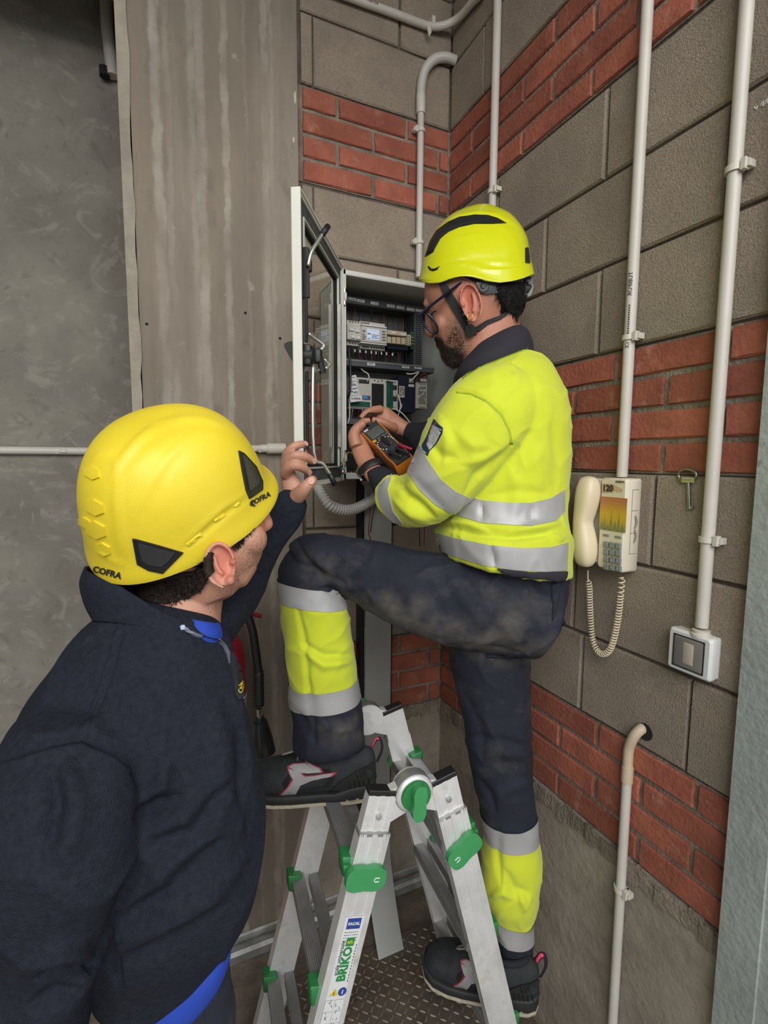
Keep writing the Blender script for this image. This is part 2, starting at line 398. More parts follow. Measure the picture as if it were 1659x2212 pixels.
# plain concrete plinth under the masonry
MB().box((XR + .001, .515, 0), (XR + .10, YB + .0, .716)).build('plinth', 'concrete_base', wr)
MB().box((.425, YB + .001, 0), (XR + .002, YB + .10, .716)).build('plinth', 'concrete_base', wb)
for (ax, L0, L1) in (('R', .515, YB), ('B', .425, XR)):     # ragged mortar lip where the plinth meets the brick
    mb = MB(); n = 44
    for i in range(n):
        a = L0 + (L1 - L0) * i / n; b = L0 + (L1 - L0) * (i + 1.15) / n; h = .712 + random.uniform(-.004, .012); t = random.uniform(.002, .007)
        if ax == 'R': mb.box((XR - t, a, .68 - random.uniform(0, .015)), (XR + .02, b, h))
        else: mb.box((a, YB - t, .68 - random.uniform(0, .015)), (b, YB + .02, h))
    mb.build('mortar_lip', 'brick_mortar', wr if ax == 'R' else wb)
# pillar and the plastered wall left of it
pl = MB().box((-.030, 1.577, 0), (.424, 2.3, 3.3)).build('wall_pillar', 'pillar'); tag(pl, 'smooth concrete pillar with pale vertical water stains', None, kind='structure')
mb = MB(); n = 60; xs = []
for i in range(n + 1):
    z = 3.3 * i / n; xs.append((z, -.030 + .011 * noise.noise((0, 0, z * 3.1)) + .006 * noise.noise((4, 0, z * 11))))
for (z0, a), (z1, b) in zip(xs[:-1], xs[1:]):
    mb.add([(-.058, 1.572, z0), (a, 1.572, z0), (b, 1.572, z1), (-.058, 1.572, z1), (-.058, 2.2, z0), (a, 2.2, z0), (b, 2.2, z1), (-.058, 2.2, z1)],
           [(0, 1, 2, 3), (4, 7, 6, 5), (0, 3, 7, 4), (1, 5, 6, 2)])
mb.build('edge_strip', 'pillar_edge', pl)
mb = MB()
for i in range(9):                                         # flaking paint along the pillar's right edge
    z = [2.72, 2.60, 2.40, 2.2, 2.13, 2.02, 1.93, 1.86, 1.78][i]; h = random.uniform(.008, .02); x = .412 + random.uniform(-.004, .003)
    mb.prism([(x, 1.5765, z - h), (x + .005, 1.5765, z - h * .6), (x + .004, 1.5765, z + h), (x - .002, 1.5765, z + h * .5)], (0, .002, 0))
mat('paint_flake', (.55, .5, .4), .8); mb.build('paint_flakes', 'paint_flake', pl)
mb = MB()
for (qx, qy) in ((317, 700), (605, 731), (530, 676)): p = onY(qx, qy, 1.577); mb.lathe(p - V(0, .0008, 0), (0, 1, 0), [(0, .0042), (.001, .0042)], 10)
mat('hole_dark', (.01, .01, .01), .9); mb.build('drill_hole', 'hole_dark', pl)
lw = MB().box((-2.6, 2.1, 0), (.0, 2.3, 3.6)).build('wall_left', 'plaster'); tag(lw, 'trowelled grey plaster wall left of the pillar', None, kind='structure')
bmx = MB().box((-2.6, 1.60, 3.02), (-.06, 1.85, 3.6)).build('shade_beam', 'plaster'); tag(bmx, 'unseen beam added above the recess to shade the wall left of the pillar', None, kind='structure')  # added beam out of view, keeps light off the top of the plaster wall
side = MB().box((-2.7, -1.2, 0), (-2.5, 2.3, 3.6)).build('wall_side', 'plaster'); tag(side, 'plaster side wall', None, kind='structure')
ce = MB().box((-2.7, -.15, 3.3), (2.2, 1.86, 3.4)).box((-2.7, 1.84, 3.6), (.0, 2.3, 3.7)).build('ceiling', 'ceiling'); tag(ce, 'flat ceiling slab', None, kind='structure')
fl = MB().box((-2.7, -6, -.12), (XR + .25, 2.3, 0)).build('floor', 'floor'); tag(fl, 'worn concrete floor', None, kind='structure')
og = MB().box((XR + .25, -6, -.14), (6, 2.0, -.02)).build('ground', 'outdoor_ground'); tag(og, 'pale paving outside the door', None, kind='structure')
# steel edge channel along the foot of the back wall
mb = MB(); prof = [(0, 0), (-.045, 0), (-.05, .004), (-.05, .03), (-.042, .04), (-.03, .043), (-.016, .036), (-.012, .02), (-.006, .05), (0, .055)]
for x0, x1 in ((-.03, .428), (.428, .95)):
    yb = 1.575 if x0 < .4 else 1.59
    mb.prism([(x0 + .002, yb + a, b) for (a, b) in prof], (x1 - x0 - .004, 0, 0))
mat('galv', (.42, .42, .40), .5, metal=.55, var=.3, vscale=14, bump=.1)
spots(MATS['galv'], (.2, .15, .1), 9, .62, .08, amount=.7)
tag(mb.build('trim_1', 'galv'), 'grey steel edge channel along the foot of the back wall', None, kind='structure')
# chequer plate let into the floor
q = [onZ(668, 2212, .004), onZ(826, 2089, .004)]
plate = MB().box((.235, .55, 0), (.95, 1.40, .006)).build('floor_plate', 'steel_plate')
tag(plate, 'dark chequered steel plate on the floor under the ladder', 'floor plate')
mb = MB(); st = .0225
for i in range(int(.70 / st)):
    for j in range(int(.84 / st)):
        x = .242 + (i + .5) * st; y = .556 + (j + .5) * st; s = 1 if (i + j) % 2 else -1
        u = V(s * .7071, .7071, 0) * .0105; w = V(-.7071, s * .7071, 0) * (.0027 if s > 0 else .0027)
        a, z = V(x, y, .006), V(0, 0, .003)
        mb.add([a - u, a - u * .5 + w, a + u * .5 + w, a + u, a + u * .5 - w, a - u * .5 - w, a - u * .55 + z, a + u * .55 + z],
               [(0, 1, 6), (1, 2, 7, 6), (2, 3, 7), (3, 4, 7), (4, 5, 6, 7), (5, 0, 6)])
mat('steel_worn', (.26, .225, .185), .45, metal=.35, var=.3, vscale=12)
tag(mb.build('tread_pattern', 'steel_worn', plate), kind='stuff')
for (bx, by) in ((.30, .62), (.90, .62), (.30, 1.34), (.62, .96)):
    MB().lathe((bx, by, .006), (0, 0, 1), [(0, .009), (.003, .008), (.004, .003)], 10).build('bolt', 'galv', plate, True, 40)
# steel door post at the end of the right wall and the white sheet beyond it
po = MB().box((.945, .452, 0), (1.10, .52, 3.3)).box((.952, .40, 0), (1.10, .452, 3.3)).build('trim_2', 'post'); tag(po, 'grey-green painted steel door post', None, kind='structure')
mb = MB()
rg = random.Random(3)
for i in range(46):
    z = rg.uniform(.3, 1.95); y = rg.uniform(.458, .512); r = rg.uniform(.0006, .0022)
    mb.lathe((.9452, y, z), (-1, 0, 0), [(0, r), (r * .35, r * .5)], 6)
mb.build('paint_blister', 'post', po)
ws = MB().box((1.02, -.3, 0), (1.05, .40, 3.0)).build('door_1', 'white_sheet'); tag(ws, 'white door sheet beside the post', None, kind='structure')
# ------------------------------------------------------------ conduits
mat('conduit', (.56, .525, .47), .45, var=.06, vscale=10)
spots(MATS['conduit'], (.3, .26, .21), 90, .7, .03, amount=.5, stretch=(1, 1, .35))
mat('conduit_warm', (.55, .44, .31), .5, var=.12, vscale=12)
mat('clip', (.60, .56, .49), .5)
mat('corrugated', (.52, .50, .46), .4)
mat('ink', (.02, .02, .022), .6)
def clip(parent, p, r, wall, d=1):
    """snap-in saddle: band round the pipe at p plus a lug towards the wall"""
    mb = MB()
    if wall == 'R':
        pts = [p + V(_c(a) * (r + .0022), d * _s(a) * (r + .0022), 0) for a in np.linspace(-1.9, 1.9, 17) + math.pi]
        lug = V(0, -d * (r + .008), 0); out = V(-1, 0, 0)
    else:
        pts = [p + V(d * _s(a) * (r + .0022), -_c(a) * (r + .0022), 0) for a in np.linspace(-1.9, 1.9, 17)]
        lug = V(-d * (r + .008), 0, 0); out = V(0, -1, 0)
    for a, b in zip(pts[:-1], pts[1:]):
        c = (a + b) / 2; t = (b - a) / 2 * 1.1; n = unit(c - p) * .0016
        mb.obox(c, t, n, V(0, 0, .0055))
    mb.obox(p + lug * .95 - out * r * .3, unit(lug) * .0085, out * (r * .75), V(0, 0, .006))
    mb.obox(p + lug * .95 + out * (r * .35), unit(lug) * .004, out * .006, V(0, 0, .0095))
    mb.obox(p - out * (r * .9), unit(lug) * (r + .004), out * (r * .28), V(0, 0, .006))
    mb.build('saddle_clip', 'clip', parent)
def conduit(pts, r, label, clips=(), wall='R', material='conduit', sub=0, group='surface conduits on the walls'):
    base = V(*pts[-1])
    t = empty('conduit_pipe', base, label, 'pipe', group)
    MB().tube(pts, r, 16, sub=sub).build('tube', material, t, True, 60)
    for (p, d) in clips: clip(t, V(*p), r, wall, d)
    return t
R1 = .0118
xp = XR - R1 - .004
c1 = conduit([(xp, 1.315, 3.3), (xp, 1.315, 1.9)], R1, 'white conduit running down the right wall nearest the corner', [((xp, 1.315, 2.447), 1)])
c2 = conduit([(xp, .800, 3.3), (xp, .800, 1.605)], R1, 'white conduit running down into the wall telephone', [((xp, .800, 1.909), 1)])
c3 = conduit([(xp, .599, 3.3), (xp, .599, 1.32)], R1, 'white conduit running down into the grey switch box', [((xp, .599, 2.155), 1), ((xp, .599, 1.492), 1)])
# printed maker's line along the telephone conduit
mb = MB()
for k in range(14): mb.obox((xp - R1 * .945, .800 - R1 * .39, 1.975 - k * .0048), V(0, 0, .0015), V(-.38, .93, 0) * .0014, V(.0002, 0, 0))
for (s, z, sz) in (('TUBIFOR', 2.02, .0125), ('CE', 1.892, .011)):
    text_on(mb, s, (xp - R1 * .93, .800 - R1 * .38, z), (0, .0, -1), (-.38, .93, 0), sz, (-.93, -.38, 0))
mb.build('print', 'ink', c2)
mb = MB(); mb.tube([onY(560, 970, 1.562), onY(620, 970, 1.562)], .0155, 16)
# elbow pipe at the top, turning from the back wall onto the right wall
pts = [(.47, YB - .016, 3.115), (.62, YB - .016, 3.075), (.80, YB - .016, 3.022), (.865, YB - .018, 3.012), (.915, YB - .03, 3.022), (.945, 1.52, 3.045), (.952, 1.45, 3.075), (.953, 1.36, 3.11)]
pe = [onY(771, 0, 1.576), onY(840, 25, 1.576), onY(900, 48, 1.576), onY(930, 57, 1.574), onY(955, 56, 1.563), onY(980, 46, 1.54), onX(1000, 30, .953), onX(1020, 6, .953), onX(1040, -14, .953)]
pe = [onY(648, -46, 1.576)] + pe
c4 = conduit(pe, .0118, 'white conduit bending round the top of the corner', [], 'B', sub=4)
q = pe[3] + (pe[4] - pe[3]) * 0
mb = MB(); mb.obox(onY(927, 64, 1.563), V(.0045, 0, .008), V(0, .0022, 0), V(-.004, 0, .014)); mb.obox(onY(934, 47, 1.575), V(.006, 0, 0), V(0, .01, 0), V(0, 0, .012)); mb.build('saddle_clip', 'clip', c4)
mb = MB(); text_on(mb, 'TUBIFOR', onY(800, 10, 1.576) - V(0, .0122, 0), unit(pe[3] - pe[1]), (0, 0, 1), .011, (0, -1, 0)); mb.build('print', 'ink', c4)
# corrugated bend feeding the pipe down to the cabinet
def corrugated(mb, pts, r, pitch, amp, n=14):
    P, _ = crspline(pts, [1] * len(pts), 24)
    L = np.cumsum([0] + [np.linalg.norm(P[i + 1] - P[i]) for i in range(len(P) - 1)])
    m = int(L[-1] / pitch * 4); S = np.linspace(0, L[-1], m)
    Q = [V(*[np.interp(s, L, [p[k] for p in P]) for k in range(3)]) for s in S]
    rr = [r + (amp if (i % 4) in (1, 2) else -amp) for i in range(m)]
    return mb.tube(Q, rr, n)
yf = YB - .018
fx = [onY(909, 208, yf), onY(911, 180, yf), onY(919, 150, yf), onY(938, 129, yf), onY(962, 124, yf), onY(984, 131, yf - .005)]
t = empty('conduit_pipe', onY(908, 580, yf), 'white conduit with a corrugated bend dropping to the electrical cabinet', 'pipe', 'surface conduits on the walls')
corrugated(MB(), fx, .0145, .0052, .0009).build('corrugated_bend', 'corrugated', t, True, 60)
a, b, c = onY(909, 205, yf), onY(909, 246, yf), onY(908, 600, yf)
MB().lathe(b, unit(a - b), [(0, .0142), (.002, .0152), (np.linalg.norm(a - b) - .002, .0152), (np.linalg.norm(a - b), .014)], 18).build('coupler', 'clip', t, True, 40)
MB().tube([b, (b[0], yf, c[2])], .0112, 16).build('tube', 'conduit', t, True, 60)
clip(t, V(b[0], yf, onY(908, 283, yf)[2]), .0112, 'B', 1); clip(t, V(b[0], yf, onY(908, 525, yf)[2]), .0112, 'B', 1)
# lower right pipe with a short elbow into the wall
xe = XR - .0145
pe = [onX(1398, 1570, XR + .02), onX(1385, 1575, XR - .004), onX(1370, 1590, xe), onX(1359, 1615, xe), onX(1356, 1645, xe), onX(1355, 1672, xe)]
py = pe[-1][1]
t = empty('conduit_pipe', (xe, py, 0), 'white conduit rising up the plinth into a hole in the right wall', 'pipe', 'surface conduits on the walls')
MB().tube([*pe[:-1], V(xe, py, pe[-1][2])], .0113, 16, sub=5).build('elbow', 'conduit_warm', t, True, 60)
MB().lathe((xe, py, pe[-1][2] - .018), (0, 0, 1), [(0, .0118), (0, .0128), (.036, .0128), (.036, .0118)], 18).build('coupler', 'conduit_warm', t, True, 40)
MB().tube([(xe, py, pe[-1][2] - .01), (xe, py, 0)], .0108, 16).build('tube', 'conduit', t, True, 60)
clip(t, V(xe, py, onX(1352, 1930, xe)[2]), .0108, 'R', 1)
hp = onX(1393, 1577, XR); mb = MB()
MB().lathe(hp + V(-.0015, 0, -.004), (1, 0, 0), [(0, .019), (.004, .019)], 14).build('pipe_hole', 'hole_dark', wr)
# horizontal conduit on the pillar, with its joint
yl = 1.562
t = empty('conduit_pipe', (.0, yl, 1.664), 'horizontal pale conduit ending in a joint on the pillar beside the cabinet', 'pipe', 'surface conduits on the walls')
MB().tube([(-.05, yl - .003, 1.668), (.30, yl - .003, 1.674)], .0105, 14).build('tube', 'conduit', t, True, 60)
MB().tube([(.29, yl - .003, 1.674), (.31, yl - .003, 1.674), (.31, yl - .003, 1.674), (.366, yl - .003, 1.675)], [.0125, .0125, .0165, .0165], 18).build('coupler', 'clip', t, True, 40)
clip(t, V(.27, yl, 1.672), .0105, 'B', -1)
c6 = conduit([(-1.8, 2.084, 1.664), (.0, 2.084, 1.668)], .0135, 'horizontal pale conduit across the plaster wall left of the pillar', [((-.30, 2.084, 1.667), 1)], 'B')
# dark pipe in the recess at the top left
t = conduit([onY(226, -60, 2.07), onY(231, 60, 2.07), onY(243, 165, 2.07)], .019, 'grey pipe end in the recess beside the pillar', [], 'B', material='conduit')
MB().lathe(onY(240, 160, 2.07) - V(.02, 0, 0), (0, 0, 1), [(-.015, .016), (.015, .016)], 10).build('saddle_clip', 'hole_dark', t)

# ------------------------------------------------------------ flat metal trunking below the cabinet
mat('trunking', (.44, .45, .42), .42, metal=.35, var=.08, vscale=5)
mat('cable_red', (.22, .02, .03), .5); mat('cable_black', (.012, .012, .014), .45); mat('cable_white', (.6, .58, .52), .45); mat('cable_yg', (.45, .42, .1), .5)
tr = empty('cable_trunking', (.68, 1.54, 0), 'flat grey metal trunking running from the cabinet to the floor', 'trunking')
xa, xb = .633, .733
mb = MB(); mb.box((xa, 1.541, .30), (xb, 1.545, 1.60)); mb.box((xb - .003, 1.541, .30), (xb, 1.59, 1.60)); mb.box((xa, 1.545, .30), (xa + .003, 1.59, 1.60))
p0, p1 = onZ(821, 2083, .004), onZ(877, 2062, .004)
pts = [(1.5410, .32), (1.532, .26), (1.50, .19), (1.45, .12), (1.39, .05), (1.345, .006)]
for (y0, z0), (y1, z1) in zip(pts[:-1], pts[1:]):
    f0, f1 = (z0 - .0) / .32, (z1 - 0) / .32
    xl0, xl1 = p0[0] * (1 - f0) + xa * f0, p0[0] * (1 - f1) + xa * f1; xr0, xr1 = p1[0] * (1 - f0) + xb * f0, p1[0] * (1 - f1) + xb * f1
    for dy in (0,):
        mb.prism([(xl0, y0, z0), (xr0, y0, z0), (xr1, y1, z1), (xl1, y1, z1)], (0, .003, .002))
mb.build('cover', 'trunking', tr)
MB().box((xa - .016, 1.548, .10), (xa - .004, 1.59, 1.60)).box((xa - .004, 1.552, .1), (xa, 1.59, 1.6)).build('side_channel', 'cable_black', tr)
MB().tube([(xa - .002, 1.543, 1.6), (xa - .002, 1.543, .32)], .0022, 8).build('edge_strip', 'galv', tr)
# ------------------------------------------------------------ corrugated hose below the cabinet
hs = [onY(686, 1050, 1.47), onY(697, 1070, 1.45), onY(714, 1092, 1.44), onY(742, 1102, 1.45), onY(770, 1098, 1.47), onY(800, 1082, 1.50), onY(822, 1066, 1.53)]
t = corrugated(MB(), hs, .0158, .0092, .0019).build('flexible_conduit', 'corrugated', None, True, 60)
tag(t, 'grey corrugated hose looping below the open cabinet', 'hose')

# ------------------------------------------------------------ wall telephone
mat('phone', (.66, .60, .47), .45, var=.05, vscale=6); mat('phone_handset', (.70, .60, .42), .42, var=.05, vscale=5)
mat('phone_key', (.20, .22, .21), .5); mat('tape', (.50, .36, .2), .6, var=.15, vscale=40); mat('line', (.25, .22, .17), .7)
y0 = onX(1390, 1036, XR)[1]; r = ray(1355, 1036); xf = r[0] / r[1] * y0
y1 = onX(1293, 1130, xf)[1]; ztop = onX(1355, 1034, xf)[2]; zbot = onX(1356, 1242, xf)[2]
y2 = onX(1242, 1130, xf + .01)[1]
ph = empty('wall_telephone', (XR, (y0 + y1) / 2, zbot), 'cream wall telephone with keypad and coiled cord on the right wall', 'telephone')
mb = MB(); mb.obox(((xf + XR) / 2, (y0 + y1) / 2, (ztop + zbot) / 2), V(0, (y1 - y0) / 2, 0), V(0, 0, (ztop - zbot) / 2), V(-(XR - xf) / 2, 0, 0), bev=.006)
mb.obox(((xf + .018 + XR) / 2, (y1 + y2) / 2, (ztop + zbot) / 2), V(0, (y2 - y1) / 2 + .006, 0), V(0, 0, (ztop - zbot) / 2 - .003), V(-(XR - xf - .018) / 2, 0, 0), bev=.006)
mb.build('body', 'phone', ph, True, 35)
mb = MB()
for (z) in (.2, .42, .66, .88):
    zz = zbot + (ztop - zbot) * z; mb.box((xf + .018, y0 - .0006, zz), (XR - .012, y0 + .001, zz + .0012))
mb.box((xf + .018, y0 - .0006, zbot + (ztop - zbot) * .2), (xf + .0192, y0 + .001, zbot + (ztop - zbot) * .88))
for z in (.39, .54):
    zz = zbot + (ztop - zbot) * z
    mb.tube([(xf + .03, y0 - .0008, zz - .014), (xf + .033, y0 - .003, zz), (xf + .03, y0 - .0008, zz + .014)], .0022, 6, sub=3)
mb.build('side_line', 'line', ph)
def pf(px_, py_, lift=.0006): p = onX(px_, py_, xf); return V(xf - lift, p[1], p[2])
UY, UZ, NX = V(0, -1, 0), V(0, 0, 1), V(-1, 0, 0)
# picture panel: an orange to green dusk view of spires
pa, pb = pf(1298, 1072), pf(1351, 1151)
stripes = [(.42, .16, .05), (.44, .17, .06), (.46, .2, .06), (.5, .24, .05), (.52, .28, .04), (.55, .33, .03), (.56, .36, .03), (.55, .36, .03), (.52, .35, .03), (.47, .33, .04), (.4, .3, .05), (.33, .27, .06), (.27, .24, .07)]
mb = MB(); names = []
for i, c in enumerate(stripes):
    nm = 'print_%02d' % i; mat(nm, c, .5); names.append(nm)
    za = pa[2] + (pb[2] - pa[2]) * i / len(stripes); zb = pa[2] + (pb[2] - pa[2]) * (i + 1) / len(stripes)
    mb.box((xf - .0010, pa[1], za), (xf + .0005, pb[1], zb), i)
pic = mb.build('picture_panel', names, ph)
mat('spire', (.22, .2, .07), .6); mb = MB()
for (u, hgt, w) in ((.12, .28, .07), (.22, .46, .03), (.46, .62, .05), (.75, .60, .05), (.62, .3, .1), (.9, .25, .1), (.33, .18, .12)):
    yy = pa[1] + (pb[1] - pa[1]) * u; wy = abs(pb[1] - pa[1]) * w; zz = pb[2] + .0; hh = (pa[2] - pb[2]) * hgt
    mb.prism([(xf - .0014, yy - wy, zz), (xf - .0014, yy + wy, zz), (xf - .0014, yy + wy * .3, zz + hh * .6), (xf - .0014, yy, zz + hh), (xf - .0014, yy - wy * .3, zz + hh * .6)], (.0006, 0, 0))
mb.build('spire_print', 'spire', pic)
# taped number and maker's name
q = [(1301, 1044), (1325, 1046), (1326, 1064), (1301, 1065)]
mb = MB(); mb.prism([pf(*k, .0004) for k in q], V(-.0004, 0, 0)); mb.prism([pf(*k, .0004) for k in ((1326, 1047), (1345, 1057), (1344, 1063), (1332, 1062), (1326, 1058))], V(-.0003, 0, 0))
tp = mb.build('tape', 'tape', ph)
mb = MB(); text_on(mb, '120', pf(1314, 1055, .0014), UY, UZ, .0195, NX, bold=.0009); mb.build('handwriting', 'ink', tp)
mb = MB(); text_on(mb, 'SIEMENS', pf(1340, 1041, .001), UY, UZ, .0062, NX, bold=.0002); mb.build('brand_print', 'ink', ph)
mb = MB()
for k in ((1310, 1156), (1336, 1160)): p = pf(*k, .001); mb.obox(p, V(0, .008, 0), V(0, 0, .0022), V(.002, 0, 0), bev=.001)
mb.build('function_button', 'phone_key', ph)
for i in range(4):
    for j in range(3):
        p = pf(1310.5 + j * 13.2 + i * .3, 1176 + i * 16.1 + j * 1.8, .002)
        MB().obox(p, V(0, .0068, 0), V(0, 0, .0068), V(.003, 0, 0), bev=.0018).build('key_button', 'phone_key', ph)
        mb = MB(); text_on(mb, '123456789*0#'[i * 3 + j], p + V(-.003, 0, 0), UY, UZ, .007, NX); mb.build('key_print', 'cable_white', ph)
# handset
hy = onX(1262, 1130, xf - .02)[1]
zs = [ztop + .004, ztop - .02, ztop - .05, ztop - .09, (ztop + zbot) / 2, zbot + .09, zbot + .05, zbot + .02, zbot - .004]
rd = [(.017, .013, 0, 0), (.026, .024, 0, 0), (.027, .026, -.001, 0), (.0215, .022, -.003, .006), (.0195, .021, -.005, .008), (.0215, .022, -.003, .006), (.027, .026, -.001, 0), (.026, .024, 0, 0), (.016, .013, 0, 0)]
mb = MB(); vs = []; fs = []; n = 20
for z, (ry, rx, dx, dy_) in zip(zs, rd):
    for k in range(n):
        a = 2 * math.pi * k / n; ca, sa = _c(a), _s(a)
        vs.append((xf - .012 + dx + rx * math.copysign(abs(ca) ** .7, ca), hy + dy_ + ry * math.copysign(abs(sa) ** .7, sa), z))
for i in range(len(zs) - 1):
    for k in range(n): fs.append((i * n + k, i * n + (k + 1) % n, (i + 1) * n + (k + 1) % n, (i + 1) * n + k))
fs += [tuple(range(n)), tuple(range((len(zs) - 1) * n, len(zs) * n))]
mb.add(vs, fs); hsn = mb.build('handset', 'phone_handset', ph, True, 60)
sm = hsn.modifiers.new('sub', 'SUBSURF'); sm.levels = sm.render_levels = 2
for za_, zb_ in ((ztop - .055, ztop - .012), (zbot + .012, zbot + .055)): MB().box((xf + .004, hy - .02, za_), (xf + .03, hy + .02, zb_)).build('cradle', 'phone_handset', ph)
# coiled cord
cp = [onX(1270, 1232, .925), onX(1270, 1250, .93), onX(1273, 1268, .935), onX(1274, 1300, .94), onX(1276, 1340, .945), onX(1280, 1380, .945), onX(1290, 1405, .945), onX(1302, 1413, .943), onX(1316, 1405, .942), onX(1326, 1380, .942), onX(1334, 1340, .942), onX(1339, 1300, .942), onX(1342, 1265, .942), onX(1344, 1246, .942)]
P, _ = crspline(cp, [1] * len(cp), 20); Ls = np.cumsum([0] + [np.linalg.norm(P[i + 1] - P[i]) for i in range(len(P) - 1)])
turns = 64; m = turns * 10; hel = []
for i in range(m + 1):
    s = Ls[-1] * i / m; p = V(*[np.interp(s, Ls, [q[k] for q in P]) for k in range(3)]); p2 = V(*[np.interp(min(s + .002, Ls[-1]), Ls, [q[k] for q in P]) for k in range(3)])
    t = unit(p2 - p) if i < m else t
    u = unit(np.cross(t, V(1, 0, 0))); w = np.cross(t, u)
    f = i / m; rr = .0062 * min(1, max(.05, (f - .055) / .02)) * (1 if f < .93 else max(.7, 1))
    if f < .055: rr = .0003
    ang = 2 * math.pi * turns * (f if f < .9 else .9 + (f - .9) * .6)
    hel.append(p + u * rr * _c(ang) + w * rr * _s(ang))
MB().tube(hel, .0017, 5).build('coiled_cord', 'phone_handset', ph, True)

mat('chalk', (.6, .58, .54), .9)
mb = MB()
for ln in ([(1629, 231), (1634, 236), (1636, 229)], [(1642, 228), (1650, 218), (1647, 230), (1654, 222)], [(1652, 226), (1657, 214), (1658, 224)]): mb.tube([onX(*q, XR - .0005) for q in ln], .0011, 5, sub=3)
mb.build('chalk_mark', 'chalk', wr)
# ------------------------------------------------------------ switch box and key
mat('switch_white', (.66, .66, .64), .4, var=.05); mat('smoke_window', (.20, .19, .17), .12, var=.1); mat('rocker', (.45, .40, .33), .4)
y0 = onX(1560, 1383, XR)[1]; r = ray(1537, 1384); xf2 = r[0] / r[1] * y0
y1 = onX(1443, 1400, xf2)[1]; zt = onX(1540, 1385, xf2)[2]; zb = onX(1514, 1468, xf2)[2]
sb = empty('switch_box', (XR, (y0 + y1) / 2, zb), 'white surface switch box with a smoked flap at the end of a conduit', 'switch')
cy_, cz_ = (y0 + y1) / 2, (zt + zb) / 2
hw, hh = (y1 - y0) / 2, (zt - zb) / 2
MB().obox(((xf2 + XR) / 2 + .012, cy_, cz_), V(0, hw, 0), V(0, 0, hh), V(-(XR - xf2) / 2 + .012, 0, 0), bev=.004).build('back_box', 'switch_white', sb, True, 35)
MB().obox((xf2 + .011, cy_, cz_), V(0, hw + .0015, 0), V(0, 0, hh + .0015), V(-.011, 0, 0), bev=.006).build('front_cover', 'switch_white', sb, True, 35)
MB().obox((xf2 - .0005, cy_, cz_), V(0, hw * .68, 0), V(0, 0, hh * .74), V(-.002, 0, 0), bev=.003).build('flap_window', 'smoke_window', sb, True, 35)
mb = MB()
for (a, b, c, d) in ((-.7, .7, .74, .80), (-.7, .7, -.80, -.74), (-.74, -.68, -.8, .8), (.68, .74, -.8, .8)):
    mb.box((xf2 - .0015, cy_ + hw * a, cz_ + hh * c), (xf2 + .002, cy_ + hw * b, cz_ + hh * d))
mb.build('gasket', 'ink', sb)
MB().obox((xf2 - .0018, cy_ - hw * .02, cz_), V(0, hw * .25, 0), V(0, 0, hh * .52), V(-.0016, 0, 0), bev=.002).build('rocker', 'rocker', sb, True, 35)
MB().lathe((xp, .599, zt - .004), (0, 0, 1), [(0, .019), (.006, .019), (.008, .016), (.013, .016), (.014, .0125)], 20).build('gland', 'conduit', sb, True, 40)
for s_ in (.3, 1.5): MB().box((xf2 + .026, y0 - .0005, zb + hh * s_), (XR - .002, y0 + .001, zb + hh * (s_ + .01))).build('seam', 'line', sb)
mat('steel_key', (.30, .30, .28), .3, metal=.9, var=.2, vscale=30); mat('key_tag', (.45, .47, .18), .5)
kx = XR - .004
kr = empty('hanging_key', onX(1486, 1105, kx), 'steel cabinet key with an oval bow hanging on the right wall', 'key')
c0 = onX(1485, 1027, kx); ay, az = .0185, .0125
ring = [c0 + V(0, ay * _c(a), az * _s(a)) for a in np.linspace(0, 2 * math.pi, 26)]
MB().tube(ring, .0028, 8, caps=False).build('bow', 'steel_key', kr, True)
a, b = onX(1487, 1041, kx), onX(1489, 1100, kx)
MB().tube([a, b], .0038, 10).obox(b + V(0, -.004, .004), V(0, .004, 0), V(0, 0, .003), V(.002, 0, 0)).build('shank', 'steel_key', kr, True, 50)
mb = MB(); q = onX(1486, 1037, kx - .003); mb.obox(q, V(0, .0125, 0), V(0, 0, .0048), V(.001, 0, 0)); tgk = mb.build('tag', 'key_tag', kr)
mb = MB(); text_on(mb, 'SIEMENS', q + V(-.0012, 0, 0), UY, UZ, .0062, NX); mb.build('tag_print', 'line', kr)

# ------------------------------------------------------------ fire extinguisher behind the crouching hose
mat('ext_red', (.28, .012, .03), .3, coat=.4); mat('rubber', (.012, .012, .012), .5); mat('ext_label', (.6, .6, .58), .5); mat('chrome', (.6, .6, .58), .22, metal=1.0)
ec = onY(472, 1450, 1.46); ex, ey = ec[0], 1.46
def ez(px_, py_): return onY(px_, py_, 1.46)[2]
zsh = ez(520, 1390); zb = .28; R = .078
fx_ = empty('fire_extinguisher', (ex, ey, zb), 'red fire extinguisher with black hose and horn against the pillar', 'fire extinguisher')
MB().lathe((ex, ey, 0), (0, 0, 1), [(zb, R * .9), (zb + .02, R), (zsh - .04, R), (zsh, R * .93), (zsh + .035, R * .7), (zsh + .055, R * .4), (zsh + .07, R * .3), (zsh + .085, R * .28)], 32).build('cylinder', 'ext_red', fx_, True, 50)
lb = ez(530, 1490)
MB().lathe((ex, ey, 0), (0, 0, 1), [(lb - .17, R + .0006), (lb, R + .0006)], 32).build('label', 'ext_label', fx_, True, 50)
mb = MB()
for i in range(7): mb.lathe((ex, ey, 0), (0, 0, 1), [(lb - .012 - i * .011, R + .0012), (lb - .008 - i * .011, R + .0012)], 32)
mb.build('label_print', 'ink', fx_)
zn = zsh + .085
MB().lathe((ex, ey, 0), (0, 0, 1), [(zn, .016), (zn + .02, .018), (zn + .045, .014), (zn + .05, .012)], 16).tube([(ex, ey, zn + .03), (ex + .03, ey - .01, zn + .03)], .008, 10).build('valve', 'chrome', fx_, True, 40)
